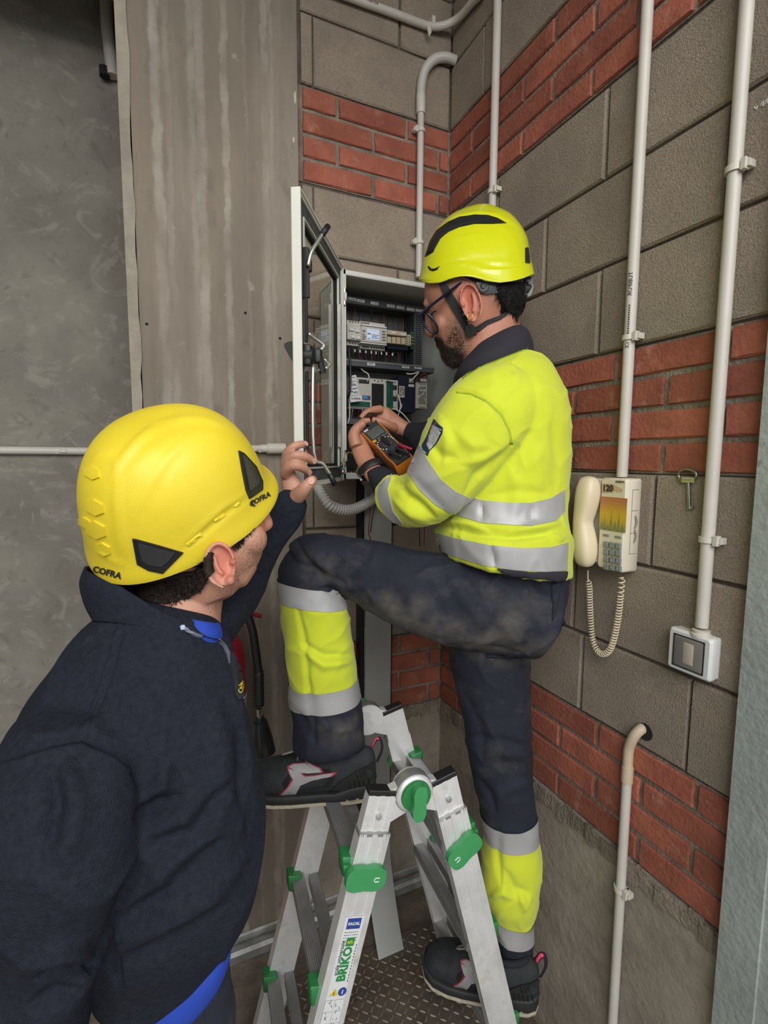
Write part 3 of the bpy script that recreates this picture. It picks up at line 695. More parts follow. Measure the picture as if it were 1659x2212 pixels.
def lever(a, b, c, name):
    mb = MB(); P_, _ = crspline([a, b, c], [1, 1, 1], 5); mb.tube(P_, [.013] * len(P_), 8, flat=.45); mb.build(name, 'ext_red', fx_, True, 50)
v0 = V(ex, ey, zn + .05)
lever(v0 + V(-.01, 0, .02), onY(525, 1296, 1.44), onY(567, 1278, 1.43), 'squeeze_lever')
lever(v0 + V(-.01, 0, -.012), onY(530, 1322, 1.44), onY(565, 1331, 1.43), 'carry_handle')
hp_ = [V(ex + .02, ey - .01, zn + .03), onY(512, 1306, 1.42), onY(530, 1320, 1.405), onY(545, 1360, 1.395), onY(553, 1410, 1.39), onY(559, 1456, 1.385)]
MB().tube(hp_, .0115, 12, sub=6).build('hose', 'rubber', fx_, True)
g0, g1, g2, g3 = onY(559, 1450, 1.385), onY(560, 1530, 1.38), onY(561, 1548, 1.38), onY(570, 1625, 1.375)
gr = [(0, .0135)]
for i in range(9): gr += [(.008 + i * .0102, .0125), (.012 + i * .0102, .0148)]
Lg = np.linalg.norm(g1 - g0)
MB().lathe(g0, g1 - g0, [(h * Lg / .102, r_) for h, r_ in gr], 14).build('hand_grip', 'rubber', fx_, True)
MB().lathe(g1, g2 - g1, [(0, .009), (np.linalg.norm(g2 - g1), .009)], 12).build('ferrule', 'chrome', fx_, True, 40)
Lh = np.linalg.norm(g3 - g2)
mat('horn', (.016, .016, .016), .3)
MB().lathe(g2, g3 - g2, [(0, .012), (.012, .014), (.014, .019), (Lh * .6, .028), (Lh * .95, .0335), (Lh, .0335), (Lh, .030), (Lh * .7, .025)], 24).build('horn', 'horn', fx_, True, 50)
# ------------------------------------------------------------ electrical cabinet
mat('cab', (.56, .565, .52), .45, var=.05, vscale=4); mat('cab_edge', (.66, .65, .56), .4, var=.04)
mat('foam', (.07, .072, .07), .8, var=.35, vscale=40, bump=.1); mat('trunk_dark', (.075, .08, .09), .55); mat('label_white', (.62, .63, .64), .5)
mat('module', (.50, .48, .43), .5, var=.04); mat('module_tan', (.50, .42, .30), .5); mat('pcb', (.008, .085, .055), .4, var=.2, vscale=60); mat('navy_box', (.008, .012, .03), .35)
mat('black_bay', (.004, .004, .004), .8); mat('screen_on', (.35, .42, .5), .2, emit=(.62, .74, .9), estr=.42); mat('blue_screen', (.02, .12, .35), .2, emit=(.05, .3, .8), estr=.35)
mat('plate_grey', (.17, .175, .165), .55, metal=.2, var=.06); mat('screw', (.02, .02, .02), .5); mat('screen_ink', (.12, .1, .16), .4)
XL, XH, ZL, ZH, YC, YK = .493, .904, 1.585, 2.170, 1.370, 1.585
cb = empty('electrical_cabinet', ((XL + XH) / 2, YK, ZL), 'open grey steel electrical cabinet on the back wall, full of wiring', 'cabinet')
t = .002; mb = MB()
mb.box((XL, YC, ZL), (XL + t, YK, ZH)).box((XH - t, YC, ZL), (XH, YK, ZH)).box((XL, YC, ZL), (XH, YK, ZL + t)).box((XL, YC, ZH - t), (XH, YK, ZH)).box((XL, YK - t, ZL), (XH, YK, ZH))
fl_ = .011
mb.box((XL, YC - .001, ZL), (XL + fl_ * .6, YC + .001, ZH)).box((XH - fl_, YC - .001, ZL), (XH, YC + .001, ZH)).box((XL, YC - .001, ZL), (XH, YC + .001, ZL + .016)).box((XL, YC - .001, ZH - fl_), (XH, YC + .001, ZH))
mb.box((XL + fl_ * .6, YC, ZL + .016), (XL + fl_ * .6 + .002, YC + .018, ZH - fl_)).box((XL, YC, ZH - fl_ - .002), (XH, YC + .018, ZH - fl_)).box((XH - fl_ - .002, YC, ZL), (XH - fl_, YC + .018, ZH)).box((XL, YC, ZL + .016), (XH, YC + .018, ZL + .018))
mb.build('shell', 'cab', cb)
MB().box((XL + .012, YK - .018, ZL + .02), (XH - .012, YK - .014, ZH - .02)).build('mounting_plate', 'plate_grey', cb)
YM = YK - .018
def xz(q, Y): p = onY(q[0], q[1], Y); return p[0], p[2]
def dev(name, tl, br, Yf, m, dep=None, bev=.0012, parent=cb):
    x0, z1 = xz(tl, Yf); x1, z0 = xz(br, Yf); Yr = YM if dep is None else Yf + dep
    return MB().obox(((x0 + x1) / 2, (Yf + Yr) / 2, (z0 + z1) / 2), V((x1 - x0) / 2, 0, 0), V(0, 0, (z1 - z0) / 2), V(0, -(Yr - Yf) / 2, 0), bev=bev).build(name, m, parent)
def pic(mb, tl, br, Y, th=.0006):
    x0, z1 = xz(tl, Y); x1, z0 = xz(br, Y); return mb.box((x0, Y - th, z0), (x1, Y, z1))
def lines(mb, tl, br, Y, n, seed=0, frac=.6):
    """rows of small print"""
    rg = random.Random(seed); x0, z1 = xz(tl, Y); x1, z0 = xz(br, Y)
    for i in range(n):
        z = z1 - (z1 - z0) * (i + .5) / n; h = (z1 - z0) / n * .22; x = x0
        while x < x1 - .002:
            w = rg.uniform(.003, .009); e = min(x + w, x1)
            if rg.random() < frac + .25: mb.box((x, Y - .0009, z - h), (e, Y - .0002, z + h))
            x = e + .0018
    return mb
# trunking inside
YT = 1.492
zt1, zt0 = xz((752.6, 639.5), YT)[1], xz((752.6, 655.5), YT)[1]
tr1 = MB().box((XL + .014, YT, zt0), (XH - .02, YM, zt1)).build('wire_trunk', 'trunk_dark', cb)
MB().box((XL + .014, YT - .004, zt0 + .001), (XH - .02, YT, zt1 - .001)).build('trunk_cover', 'trunk_dark', cb)
mb = MB()
for i in range(58):
    x = XL + .02 + i * .0064
    if x > XH - .03: break
    mb.box((x, YT + .005, zt0 - .0006), (x + .003, YM - .006, zt0 + .001))
tag(mb.build('trunk_slots', 'black_bay', tr1), kind='stuff')
zm1, zm0 = xz((756, 776), YT)[1], xz((756, 790.5), YT)[1]
tr2 = MB().box((XL + .014, YT, zm0), (XH - .045, YM, zm1)).build('wire_trunk', 'trunk_dark', cb)
MB().box((XL + .014, YT - .004, zm0 + .001), (XH - .045, YT, zm1 - .006)).build('trunk_cover', 'trunk_dark', cb)
MB().box((XL + .014, YT - .006, zm1 - .006), (XH - .045, YT, zm1)).build('trunk_lip', 'plate_grey', cb)
xv0, xv1 = xz((895, 700), YT)[0], xz((913, 700), YT)[0]
tr3 = MB().box((xv0, YT, zm1), (xv1, YM, zt0)).build('wire_trunk', 'trunk_dark', cb)
mb = MB(); z = zm1 + .006
while z < zt0 - .006:
    mb.box((xv0 + .004, YT - .0006, z), (xv1 - .004, YT + .001, z + .003)); mb.box((xv0 - .0006, YT + .004, z), (xv0 + .001, YM - .004, z + .003)); z += .0066
tag(mb.build('trunk_slots', 'black_bay', tr3), kind='stuff')
zb1, zb0 = xz((752, 904), YT)[1], xz((752, 916), YT)[1]
MB().box((XL + .014, YT, zb0), (XH - .02, YM, zb1)).build('wire_trunk', 'trunk_dark', cb)
MB().box((XL + .016, YT + .004, ZL + .03), (XH - .03, YM, zb0 - .004)).build('lower_shade_fill', 'black_bay', cb)  # added black box standing in for deep shade and cable mass below the trunk
# white label tabs on the trunks
YL = YT - .0042
for k, (x, y, w, h) in enumerate([(760.5, 646, 8.4, 4.2), (779, 650, 8.4, 4.2), (809, 655.3, 8.4, 4.3), (844, 661, 8.4, 4.3), (864.8, 664.4, 8.2, 4.3), (886.6, 668.4, 8.2, 4.4), (905.6, 671, 8.2, 4.2), (801.6, 786, 8.4, 4.4), (876, 791.6, 7.8, 4.2), (902.8, 793.5, 7.8, 4.0)]):
    mb = MB(); pic(mb, (x - w, y - h), (x + w, y + h), YL, .001); lb_ = mb.build('label_tab', 'label_white', cb)
    mb = lines(MB(), (x - w * .6, y - h * .5), (x + w * .6, y + h * .5), YL - .001, 2, k, .3); tag(mb.build('label_print', 'ink', lb_), kind='stuff')
# modules on the rail
YD = 1.462
bk = dev('breaker_module', (749, 691), (779.5, 748.5), YD + .022, 'module'); dev('breaker_front', (750, 701), (780, 736), YD + .004, 'module', .03, parent=bk)
for (x, y) in ((760, 706), (772.5, 709)): dev('toggle', (x - 5, y + 3), (x + 5, y + 9), YD - .001, 'label_white', .008, parent=bk)
for (x, y) in ((763, 727), (774.5, 729)): dev('toggle', (x - 4.5, y - 3), (x + 4.5, y + 4), YD, 'label_white', .006, parent=bk)
mb = MB()
for (x, y) in ((756.5, 694.8), (762, 695.4), (768, 696), (773.8, 697), (756, 741), (761.6, 741.6), (767.5, 742.4), (773.4, 743)):
    p = onY(x, y, YD + .0215); mb.lathe(p, (0, -1, 0), [(0, .0024), (.0006, .0024)], 8)
tag(mb.build('terminal_screws', 'screw', bk), kind='stuff')
plc = dev('controller_module', (778, 693), (831.5, 758), YD + .02, 'module'); dev('controller_front', (781, 703.5), (836, 743), YD, 'module', .03, parent=plc)
dev('ledge', (782, 702.5), (836, 706), YD - .003, 'label_white', .03, parent=plc); dev('ledge', (779, 740.5), (836, 744), YD - .003, 'label_white', .03, parent=plc)
sc = dev('screen', (793.4, 709.6), (819.4, 735.6), YD - .001, 'screen_on', .004, .0004, parent=plc)
mb = MB(); pic(mb, (794.6, 712.6), (818.2, 715.6), YD - .0012); pic(mb, (794.4, 719), (800.5, 722.6), YD - .0012); lines(mb, (803, 718), (818, 733), YD - .0012, 4, 5, .45); lines(mb, (795, 725), (801, 733), YD - .0012, 2, 6, .5)
tag(mb.build('screen_print', 'screen_ink', sc), kind='stuff')
for y in (716.5, 722.4, 728.6, 734.6): dev('key', (826, y - 1.7), (832.5, y + 1.7), YD - .001, 'trunk_dark', .004, .0004, parent=plc)
dev('code_sticker', (783.5, 712), (789, 718), YD - .0003, 'plate_grey', .002, .0002, parent=plc)
mb = MB(); [pic(mb, (779.5 + i * 3.2, 695.2 + i * .35), (781.4 + i * 3.2, 698.8 + i * .35), YD + .0195) for i in range(6)]; pic(mb, (782, 747.6), (797, 751.4), YD + .0195)
for i in range(6): p = onY(802.5 + i * 5.1, 750.6 + i * .45, YD + .0195); mb.lathe(p, (0, -1, 0), [(0, .0024), (.0006, .0024)], 8)
lines(mb, (783, 720), (790, 735), YD - .0003, 4, 9, .5); tag(mb.build('terminal_print', 'screw', plc), kind='stuff')
rl = dev('relay_base', (836, 741), (881, 757.5), YD + .018, 'navy_box'); dev('relay_marker', (836.5, 712), (878.5, 727), YD + .012, 'module_tan', .04, parent=rl)
dev('marker_tab', (846, 715.5), (855, 721), YD + .0115, 'label_white', .002, .0003, parent=rl); dev('marker_tab', (866, 719), (877, 725), YD + .0115, 'label_white', .002, .0003, parent=rl)
for i in range(4): dev('relay', (837 + i * 10.2, 726.6 + i * .7), (845 + i * 10.2, 741.6 + i * 1.0), YD + .005, 'module_tan', .03, .001, parent=rl)
tb = dev('terminal_block', (876.5, 722), (888, 747), YD + .02, 'module_tan'); mb = MB()
for i in range(4):
    for j in range(2): p = onY(879 + j * 5, 727 + i * 5.2 + j, YD + .0195); mb.lathe(p, (0, -1, 0), [(0, .002), (.0006, .002)], 6)
tag(mb.build('terminal_screws', 'screw', tb), kind='stuff')
dev('circuit_board', (888.5, 716), (893.5, 755), YD + .03, 'pcb')
dev('rail', (750, 715), (905, 722), YM - .012, 'galv', .006, .0003)
# lower row: control panel, network box, power supplies
YP = 1.475
cp_ = dev('control_panel', (756, 813.5), (861.5, 885), YP, 'module', .02)
dev('connector', (775, 819), (797.5, 829.6), YP - .0006, 'screw', .004, .0003, parent=cp_); dev('bay', (803, 828), (829.6, 884), YP - .0008, 'black_bay', .004, .0003, parent=cp_)
dev('blue_display', (783, 854), (800.5, 864.5), YP - .0008, 'trunk_dark', .004, .0003, parent=cp_); dev('lit_segment', (784, 856), (794, 861), YP - .0012, 'blue_screen', .002, .0003, parent=cp_)
dev('board_strip', (756.5, 866), (799.5, 880), YP - .001, 'pcb', .004, .0003, parent=cp_); dev('board_window', (834.6, 823), (849.4, 884), YP - .001, 'pcb', .004, .0003, parent=cp_)
dev('divider', (829.4, 826), (834.6, 884), YP - .003, 'module', .006, .0005, parent=cp_)
for k, y in enumerate((832, 844.6, 856.4, 869)): j = dev('network_socket', (849.6, y), (857.4, y + 10.6), YP - .002, 'module' if k % 2 else 'screw', .006, .0003, parent=cp_)
mb = MB()
for (x, y) in ((809, 821.5), (817, 823.8), (825, 822.5), (853.2, 826)): p = onY(x, y, YP - .0005); mb.lathe(p, (0, -1, 0), [(0, .0022), (.0008, .0022)], 8)
tag(mb.build('panel_screws', 'screw', cp_), kind='stuff')
nv = dev('power_box', (861.5, 812), (897, 892), 1.468, 'navy_box'); dev('sticker', (862.5, 833.5), (874, 859), 1.4672, 'module', .001, .0002, parent=nv)
mb = lines(MB(), (864, 836), (873, 856), 1.4668, 8, 4, .6); tag(mb.build('sticker_print', 'ink', nv), kind='stuff')
dev('network_socket', (884, 817), (893.5, 827), 1.4675, 'module', .003, .0003, parent=nv); dev('sticker', (882.6, 829.8), (894.6, 836), 1.4672, 'label_white', .001, .0002, parent=nv)
ps = dev('power_supply', (899.5, 826), (922, 883), 1.462, 'module'); mb = lines(MB(), (904, 834), (920, 874), 1.4615, 12, 8, .62); pic(mb, (903.4, 828.4), (920, 830.6), 1.4615)
for i in range(3): p = onY(907 + i * 4.4, 879.6 + i * .1, 1.4615); mb.lathe(p, (0, -1, 0), [(0, .0022), (.0006, .0022)], 8)
tag(mb.build('print', 'ink', ps), kind='stuff'); dev('sticker', (911, 842.5), (921, 847.5), 1.4608, 'label_white', .001, .0002, parent=ps)
# bundle of tilted marker tags
for k, (q) in enumerate([((757.4, 811.6), (769, 809.6), (771.4, 822), (757, 824.8)), ((757, 826), (770.4, 823.4), (774, 836.4), (756, 841)), ((755.4, 842), (774.4, 839.4), (777.4, 852.6), (753, 855.4)), ((754, 856), (779.6, 853.6), (782, 866), (757.4, 869.4))]):
    Y = 1.456 - k * .003
    tgp = MB().prism([onY(*v, Y) for v in q], (0, .0012, 0)).build('marker_tag', 'label_white', cb)
    x0 = (q[0][0] + q[3][0]) / 2 + 3; x1 = (q[1][0] + q[2][0]) / 2 - 2; mb = lines(MB(), (x0, q[0][1] + 2), (x1, q[2][1] - 2.5), Y - .0004, 3, 20 + k, .6); tag(mb.build('tag_print', 'ink', tgp), kind='stuff')
dev('terminal_strip', (752, 879), (799, 884.5), 1.48, 'module', .02); 
# wires
rg = random.Random(11)
def wire(a, b, Y0, Y1, m, r=.0011, sag=.004, name='wire'):
    p, q = onY(*a, Y0), onY(*b, Y1); mid = (p + q) / 2 + V(rg.uniform(-1, 1) * sag, -abs(rg.gauss(0, .004)), 0)
    MB().tube([p, p * .7 + mid * .3 + V(0, -.002, 0), mid, q * .7 + mid * .3, q], r, 5, sub=3).build(name, m, cb, True)
for k, x in enumerate((752.5, 756, 760, 766.5, 774.5, 780, 817.4, 825, 829, 834, 846, 859.6, 865, 870, 877.5, 885)):
    ys = 659 + (x - 752) * .17
    wire((x, ys + 6), (x + rg.uniform(0, 5), ys + (34 if x < 800 else 42)), YT + .02, YD + .03, ['cable_black', 'cable_black', 'cable_black', 'cable_red', 'cable_black'][k % 5], .0012)
wire((800, 664), (802, 692), YT + .015, YD + .03, 'cable_black', .0022)
for k in range(22):
    x = 756 + k * 5.7 + rg.uniform(-1, 1); y = 749 + (x - 756) * .1
    wire((x, y + 2), (x + rg.uniform(-1, 7), 776 + (x - 756) * .07), YD + .03, YT + .02, ['cable_black', 'trunk_dark', 'cable_black', 'plate_grey', 'cable_red'][k % 5], .0012)
    if k % 2 == 0 and k < 17: dev('ferrule', (x - 1.3, y + 4), (x + 1.3, y + 10.5), YD + .026, 'label_white', .003, .0005)
for k in range(10): wire((757 + k * 4.3, 884), (755 + k * 4.1, 903), 1.478, YT + .01, ['cable_red', 'cable_white', 'cable_red', 'navy_box', 'cable_red'][k % 5], .0012)
for (pp, r) in (([(780, 797, 1.50), (786, 802, 1.475), (795, 808, 1.465), (797, 817, 1.465), (793, 824, 1.472)], .002), ([(878, 807, 1.46), (890, 808, 1.452), (904.5, 804, 1.448), (896, 814, 1.452), (888, 824, 1.463)], .0024),
                ([(855, 847, 1.47), (862, 858, 1.455), (865, 873, 1.452), (864, 885, 1.45), (859.5, 898, 1.45)], .002), ([(857, 850, 1.47), (863, 866, 1.458), (868, 876, 1.455), (865, 884, 1.455)], .0015), ([(846, 883, 1.465), (858, 886, 1.44), (872, 896, 1.43), (889, 917, 1.42)], .0021),
                ([(754, 840, 1.47), (752.6, 855, 1.46), (755, 872, 1.455), (755, 900, 1.455), (751.4, 915, 1.46)], .0021), ([(833, 826, 1.474), (840, 823, 1.465), (845, 830, 1.463), (844, 850, 1.465), (840, 875, 1.467)], .0012), ([(910, 821, 1.47), (913, 810, 1.462), (920, 809, 1.46), (922, 816, 1.465), (919, 823, 1.47)], .0013), ([(906, 821, 1.47), (909, 811, 1.462), (917, 806, 1.46), (921, 812, 1.465), (915, 823, 1.47)], .0013)):
    m = 'cable_white' if r > .0014 else ('cable_black' if pp[0][0] < 840 else 'cable_red')
    MB().tube([onY(*p) for p in pp], r, 6, sub=5).build('cable', m, cb, True)
for (x, y) in ((910, 817.5), (913, 818.5), (916.6, 818), (920, 818.6)): dev('ferrule', (x - 1.2, y), (x + 1.2, y + 6), 1.465, 'label_white', .003, .0005)
MB().tube([onY(753.4, 748, 1.43), onY(757, 800, 1.425), onY(756, 840, 1.42), onY(752, 860, 1.43)], .0035, 6, sub=4).build('cable', 'cable_black', cb, True)
for i in range(3): MB().tube([onY(886 + i, 728 + i * 7, YD + .03), onY(892 + i, 729 + i * 7, YD + .02), onY(900, 733 + i * 8, YT + .01)], .001, 5, sub=4).build('wire', 'cable_yg', cb, True)
# cabinet door, swung open towards the camera
HG = V(XL - .004, YC - .004, 0); E_ = unit(V(-.216, -.350, 0)); NI = V(-E_[1], E_[0], 0); NI = NI if NI[0] > 0 else -NI; WD = .412; UPZ = V(0, 0, 1)
def dp(s, n, z): return HG + E_ * s + NI * n + UPZ * z

def dbar(mb, s0, s1, n0, n1, z0, z1, bev=0): return mb.obox(dp((s0 + s1) / 2, (n0 + n1) / 2, (z0 + z1) / 2), E_ * (s1 - s0) / 2, UPZ * (z1 - z0) / 2, NI * (n1 - n0) / 2, bev=bev)
Z0, Z1 = ZL - .004, ZH + .004
mb = MB()
def frame4(mb, s0, s1, z0, z1, w, n0, n1, bev=0):
    dbar(mb, s0, s0 + w, n0, n1, z0, z1, bev); dbar(mb, s1 - w, s1, n0, n1, z0, z1, bev); dbar(mb, s0 + w, s1 - w, n0, n1, z1 - w, z1, bev); dbar(mb, s0 + w, s1 - w, n0, n1, z0, z0 + w, bev); return mb
frame4(mb, 0, WD, Z0, Z1, .052, -.016, -.0145); frame4(mb, 0, WD, Z0, Z1, .0035, -.016, .004)
door = mb.build('door', 'cab_edge', cb)
frame4(MB(), .0035, WD - .0035, Z0 + .0035, Z1 - .0035, .007, -.0145, .001).build('inner_rim', 'cab', door)
frame4(MB(), .0105, WD - .0105, Z0 + .0105, Z1 - .0105, .028, -.0145, -.003).build('foam_seal', 'foam', door)
frame4(MB(), .0385, WD - .0385, Z0 + .0385, Z1 - .0385, .004, -.0145, .0).build('glazing_bead', 'cab', door)
frame4(MB(), .0425, WD - .0425, Z0 + .0425, Z1 - .0425, .007, -.0145, -.006).build('glazing_seal', 'black_bay', door)
g = bpy.data.materials.new('pane_glass'); g.use_nodes = True; MATS['pane_glass'] = g; nt = g.node_tree; nt.nodes.clear()
out = nt.nodes.new('ShaderNodeOutputMaterial'); mx = nt.nodes.new('ShaderNodeMixShader'); tb_ = nt.nodes.new('ShaderNodeBsdfTransparent'); gl = nt.nodes.new('ShaderNodeBsdfGlossy'); fr = nt.nodes.new('ShaderNodeFresnel')
tb_.inputs[0].default_value = (.93, .925, .90, 1); gl.inputs['Roughness'].default_value = .015; fr.inputs['IOR'].default_value = 1.45
ge_ = nt.nodes.new('ShaderNodeNewGeometry'); iv_ = nt.nodes.new('ShaderNodeMath'); iv_.operation = 'SUBTRACT'; iv_.inputs[0].default_value = 1.0; nt.links.new(ge_.outputs['Backfacing'], iv_.inputs[1]); ml_ = nt.nodes.new('ShaderNodeMath'); ml_.operation = 'MULTIPLY'; nt.links.new(fr.outputs[0], ml_.inputs[0]); nt.links.new(iv_.outputs[0], ml_.inputs[1]); nt.links.new(ml_.outputs[0], mx.inputs[0]); nt.links.new(tb_.outputs[0], mx.inputs[1]); nt.links.new(gl.outputs[0], mx.inputs[2]); nt.links.new(mx.outputs[0], out.inputs[0])
dbar(MB(), .040, WD - .040, -.0135, -.0110, Z0 + .040, Z1 - .040).build('glass_pane', 'pane_glass', door)
def dz(x, y): return at(x, y, 1.02)[2]
# closing rods, cam lock and outside lever
SR = WD - .030
mat('rod', (.62, .62, .60), .25, metal=.9)
zc = dz(655, 765); rod = [dp(SR, .018, dz(655, 795)), dp(SR, .018, Z0 + .075), dp(SR - .015, .035, Z0 + .05), dp(SR - .028, .05, Z0 + .022)]
MB().tube([dp(SR - .026, .030, dz(655, 787)), dp(SR - .012, .020, dz(655, 797)), *rod], .0042, 10, sub=4).build('closing_rod', 'rod', door, True)
MB().tube([dp(SR + .002, .010, Z1 - .14), dp(SR - .004, .016, Z1 - .11), dp(SR - .022, .03, Z1 - .075), dp(SR - .03, .036, Z1 - .06)], .0042, 10, sub=4).build('closing_rod', 'rod', door, True)
MB().tube([dp(SR + .004, .01, dz(655, 718)), dp(SR - .012, .022, dz(655, 726)), dp(SR - .024, .036, dz(655, 738)), dp(SR - .018, .03, dz(655, 748))], .0042, 10, sub=4).build('closing_rod', 'rod', door, True)
MB().tube([dp(SR - .024, .036, dz(655, 768)), dp(SR - .036, .046, dz(655, 777)), dp(SR - .026, .038, dz(655, 788))], .0036, 8, sub=4).build('closing_rod', 'rod', door, True)
MB().tube([dp(SR - .026, .033, Z1 - .068), dp(SR - .038, .043, Z1 - .046)], .0062, 10).build('rod_tip', 'rubber', door, True)
MB().tube([dp(SR - .026, .046, Z0 + .03), dp(SR - .034, .056, Z0 + .004)], .0062, 10).build('rod_tip', 'rubber', door, True)
mb = MB(); dbar(mb, SR - .014, SR + .014, -.002, .016, zc - .02, zc + .022, .003); dbar(mb, SR - .028, SR - .006, .014, .032, zc - .012, zc + .016, .003); mb.tube([dp(SR - .016, .028, zc), dp(SR - .024, .034, zc - .032)], .0075, 8)
mb.lathe(dp(SR, .0, zc), NI, [(0, .017), (.02, .016), (.022, .01)], 14); mb.build('cam_lock', 'rubber', door, True, 40)
mb = MB(); dbar(mb, SR - .010, SR - .002, -.003, .010, Z1 - .20, Z1 - .10, .001); dbar(mb, SR - .0105, SR - .0015, .0, .0055, zc + .03, Z1 - .2, .001); dbar(mb, SR - .0105, SR - .0015, .0, .0055, Z0 + .08, zc - .03, .001); mb.build('rod_guide', 'rubber', door)
mb = MB(); dbar(mb, SR - .016, SR - .002, .002, .014, Z1 - .147, Z1 - .122, .002); mb.build('rod_guide_block', 'rubber', door)
hz0, hz1 = dz(630, 787), dz(630, 738)
mb = MB(); sh = [(-.0155, hz0), (-.023, hz0 + .012), (-.036, hz1 - .012), (-.036, hz1 - .004), (-.026, hz1), (-.0155, hz1)]
mb.prism([dp(SR + .022, n, z) for (n, z) in sh], -E_ * .034); mb.build('lever_handle', 'rubber', door)
for zz in (ZH - .075, ZL + .062):
    MB().tube([dp(-.002, .006, zz - .022), dp(-.002, .006, zz + .022)], .0052, 10).build('hinge_pin', 'chrome', door, True, 40)
    MB().obox(dp(-.001, .009, zz), E_ * .006, NI * .0035, UPZ * .011, bev=.002).build('hinge_barrel', 'label_white', door, True, 40)
mb = MB()
for (z0, z1) in ((.30, .42), (.06, .20)):
    pass
dbar(mb, .0445, .052, -.004, .006, ZL + .09, ZH - .11, .001); mb.build('stiffener', 'galv', door)
mb = MB(); a = dp(.045, .004, ZL + .035); mb.tube([a, a + V(.012, -.008, .035), V(XL + .02, YC - .012, ZL + .075), V(XL + .045, YC - .006, ZL + .05), V(XL + .04, YC + .012, ZL + .012), V(XL + .03, YC + .02, ZL + .02)], .0017, 6, sub=6); mb.build('earth_wire', 'cable_yg', cb, True)
MB().tube([dp(.045, .004, ZL + .015), dp(.045, .010, ZL + .02), dp(.045, .010, ZL + .03)], .0048, 8).build('earth_stud', 'chrome', door, True)
MB().tube([dp(.045, .006, ZL + .033), dp(.043, .007, ZL + .048)], .0032, 8).build('earth_lug', 'navy_box', door, True)
# cables hanging below the cabinet
for (pp, m, r) in (([(797, 1070, 1.50), (799, 1110, 1.50), (796, 1150, 1.50), (802, 1168, 1.5)], 'cable_red', .0016), ([(816, 1078, 1.5), (806, 1110, 1.5), (800, 1150, 1.5)], 'cable_black', .0016), ([(906, 1138, 1.52), (907, 1180, 1.52)], 'cable_black', .0016), ([(917, 1138, 1.52), (916, 1180, 1.52)], 'cable_red', .0014)):
    MB().tube([onY(*p) for p in pp], r, 6, sub=5).build('hanging_cable', m, cb, True)
# ------------------------------------------------------------ telescopic hinged ladder
mat('alu', (.88, .875, .86), .32, metal=.45, var=.12, vscale=14, bump=.05, bscale=80)
spots(MATS['alu'], (.50, .42, .33), 14, .64, .06, amount=.5, detail=8)
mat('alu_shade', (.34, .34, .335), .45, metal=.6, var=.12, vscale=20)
mat('green_plastic', (.022, .20, .05), .45, var=.08, vscale=20); mat('green_light', (.05, .30, .10), .45, var=.06, vscale=20)
mat('sticker_white', (.70, .70, .70), .45); mat('sticker_green', (.02, .25, .06), .5); mat('sticker_blue', (.03, .06, .28), .5); mat('sticker_yellow', (.65, .5, .03), .5)
HN = at(890, 1705, 1.05); ZHG = HN[2]; HF = onZ(793, 1550, ZHG); A_ = unit(HF - HN); S_ = V(A_[1], -A_[0], 0); LW = np.linalg.norm(HF - HN)
lad = empty('step_ladder', ((HN[0] + HF[0]) / 2, (HN[1] + HF[1]) / 2, 0), 'aluminium folding telescopic ladder with green clamps set up as an A-frame', 'ladder')
def legdir(side): return unit(S_ * side * .255 - V(0, 0, 1))
def leg_pt(side, a, z):                     # centre line of a leg; a = 0 near side, 1 far side
    return HN + A_ * (LW * a) + S_ * side * (.0715 + .255 * (ZHG - z)) + V(0, 0, z - ZHG)
def profile(hw, ht):
    g = .0055
    f = [(-1, 1), (-.93, 1), (-.92, -1), (-.89, -1), (-.88, 1), (-.80, 1), (-.79, -1), (-.76, -1), (-.75, 1), (-.55, 1), (-.54, -1), (-.18, -1), (-.17, 1), (.17, 1), (.18, -1), (.54, -1), (.55, 1), (.75, 1), (.76, -1), (.79, -1), (.80, 1), (.88, 1), (.89, -1), (.92, -1), (.93, 1), (1, 1)]
    return [(x * hw, -ht - (g * .25 if k > 0 else -g * .15)) for (x, k) in f] + [(hw, ht), (-hw, ht)]
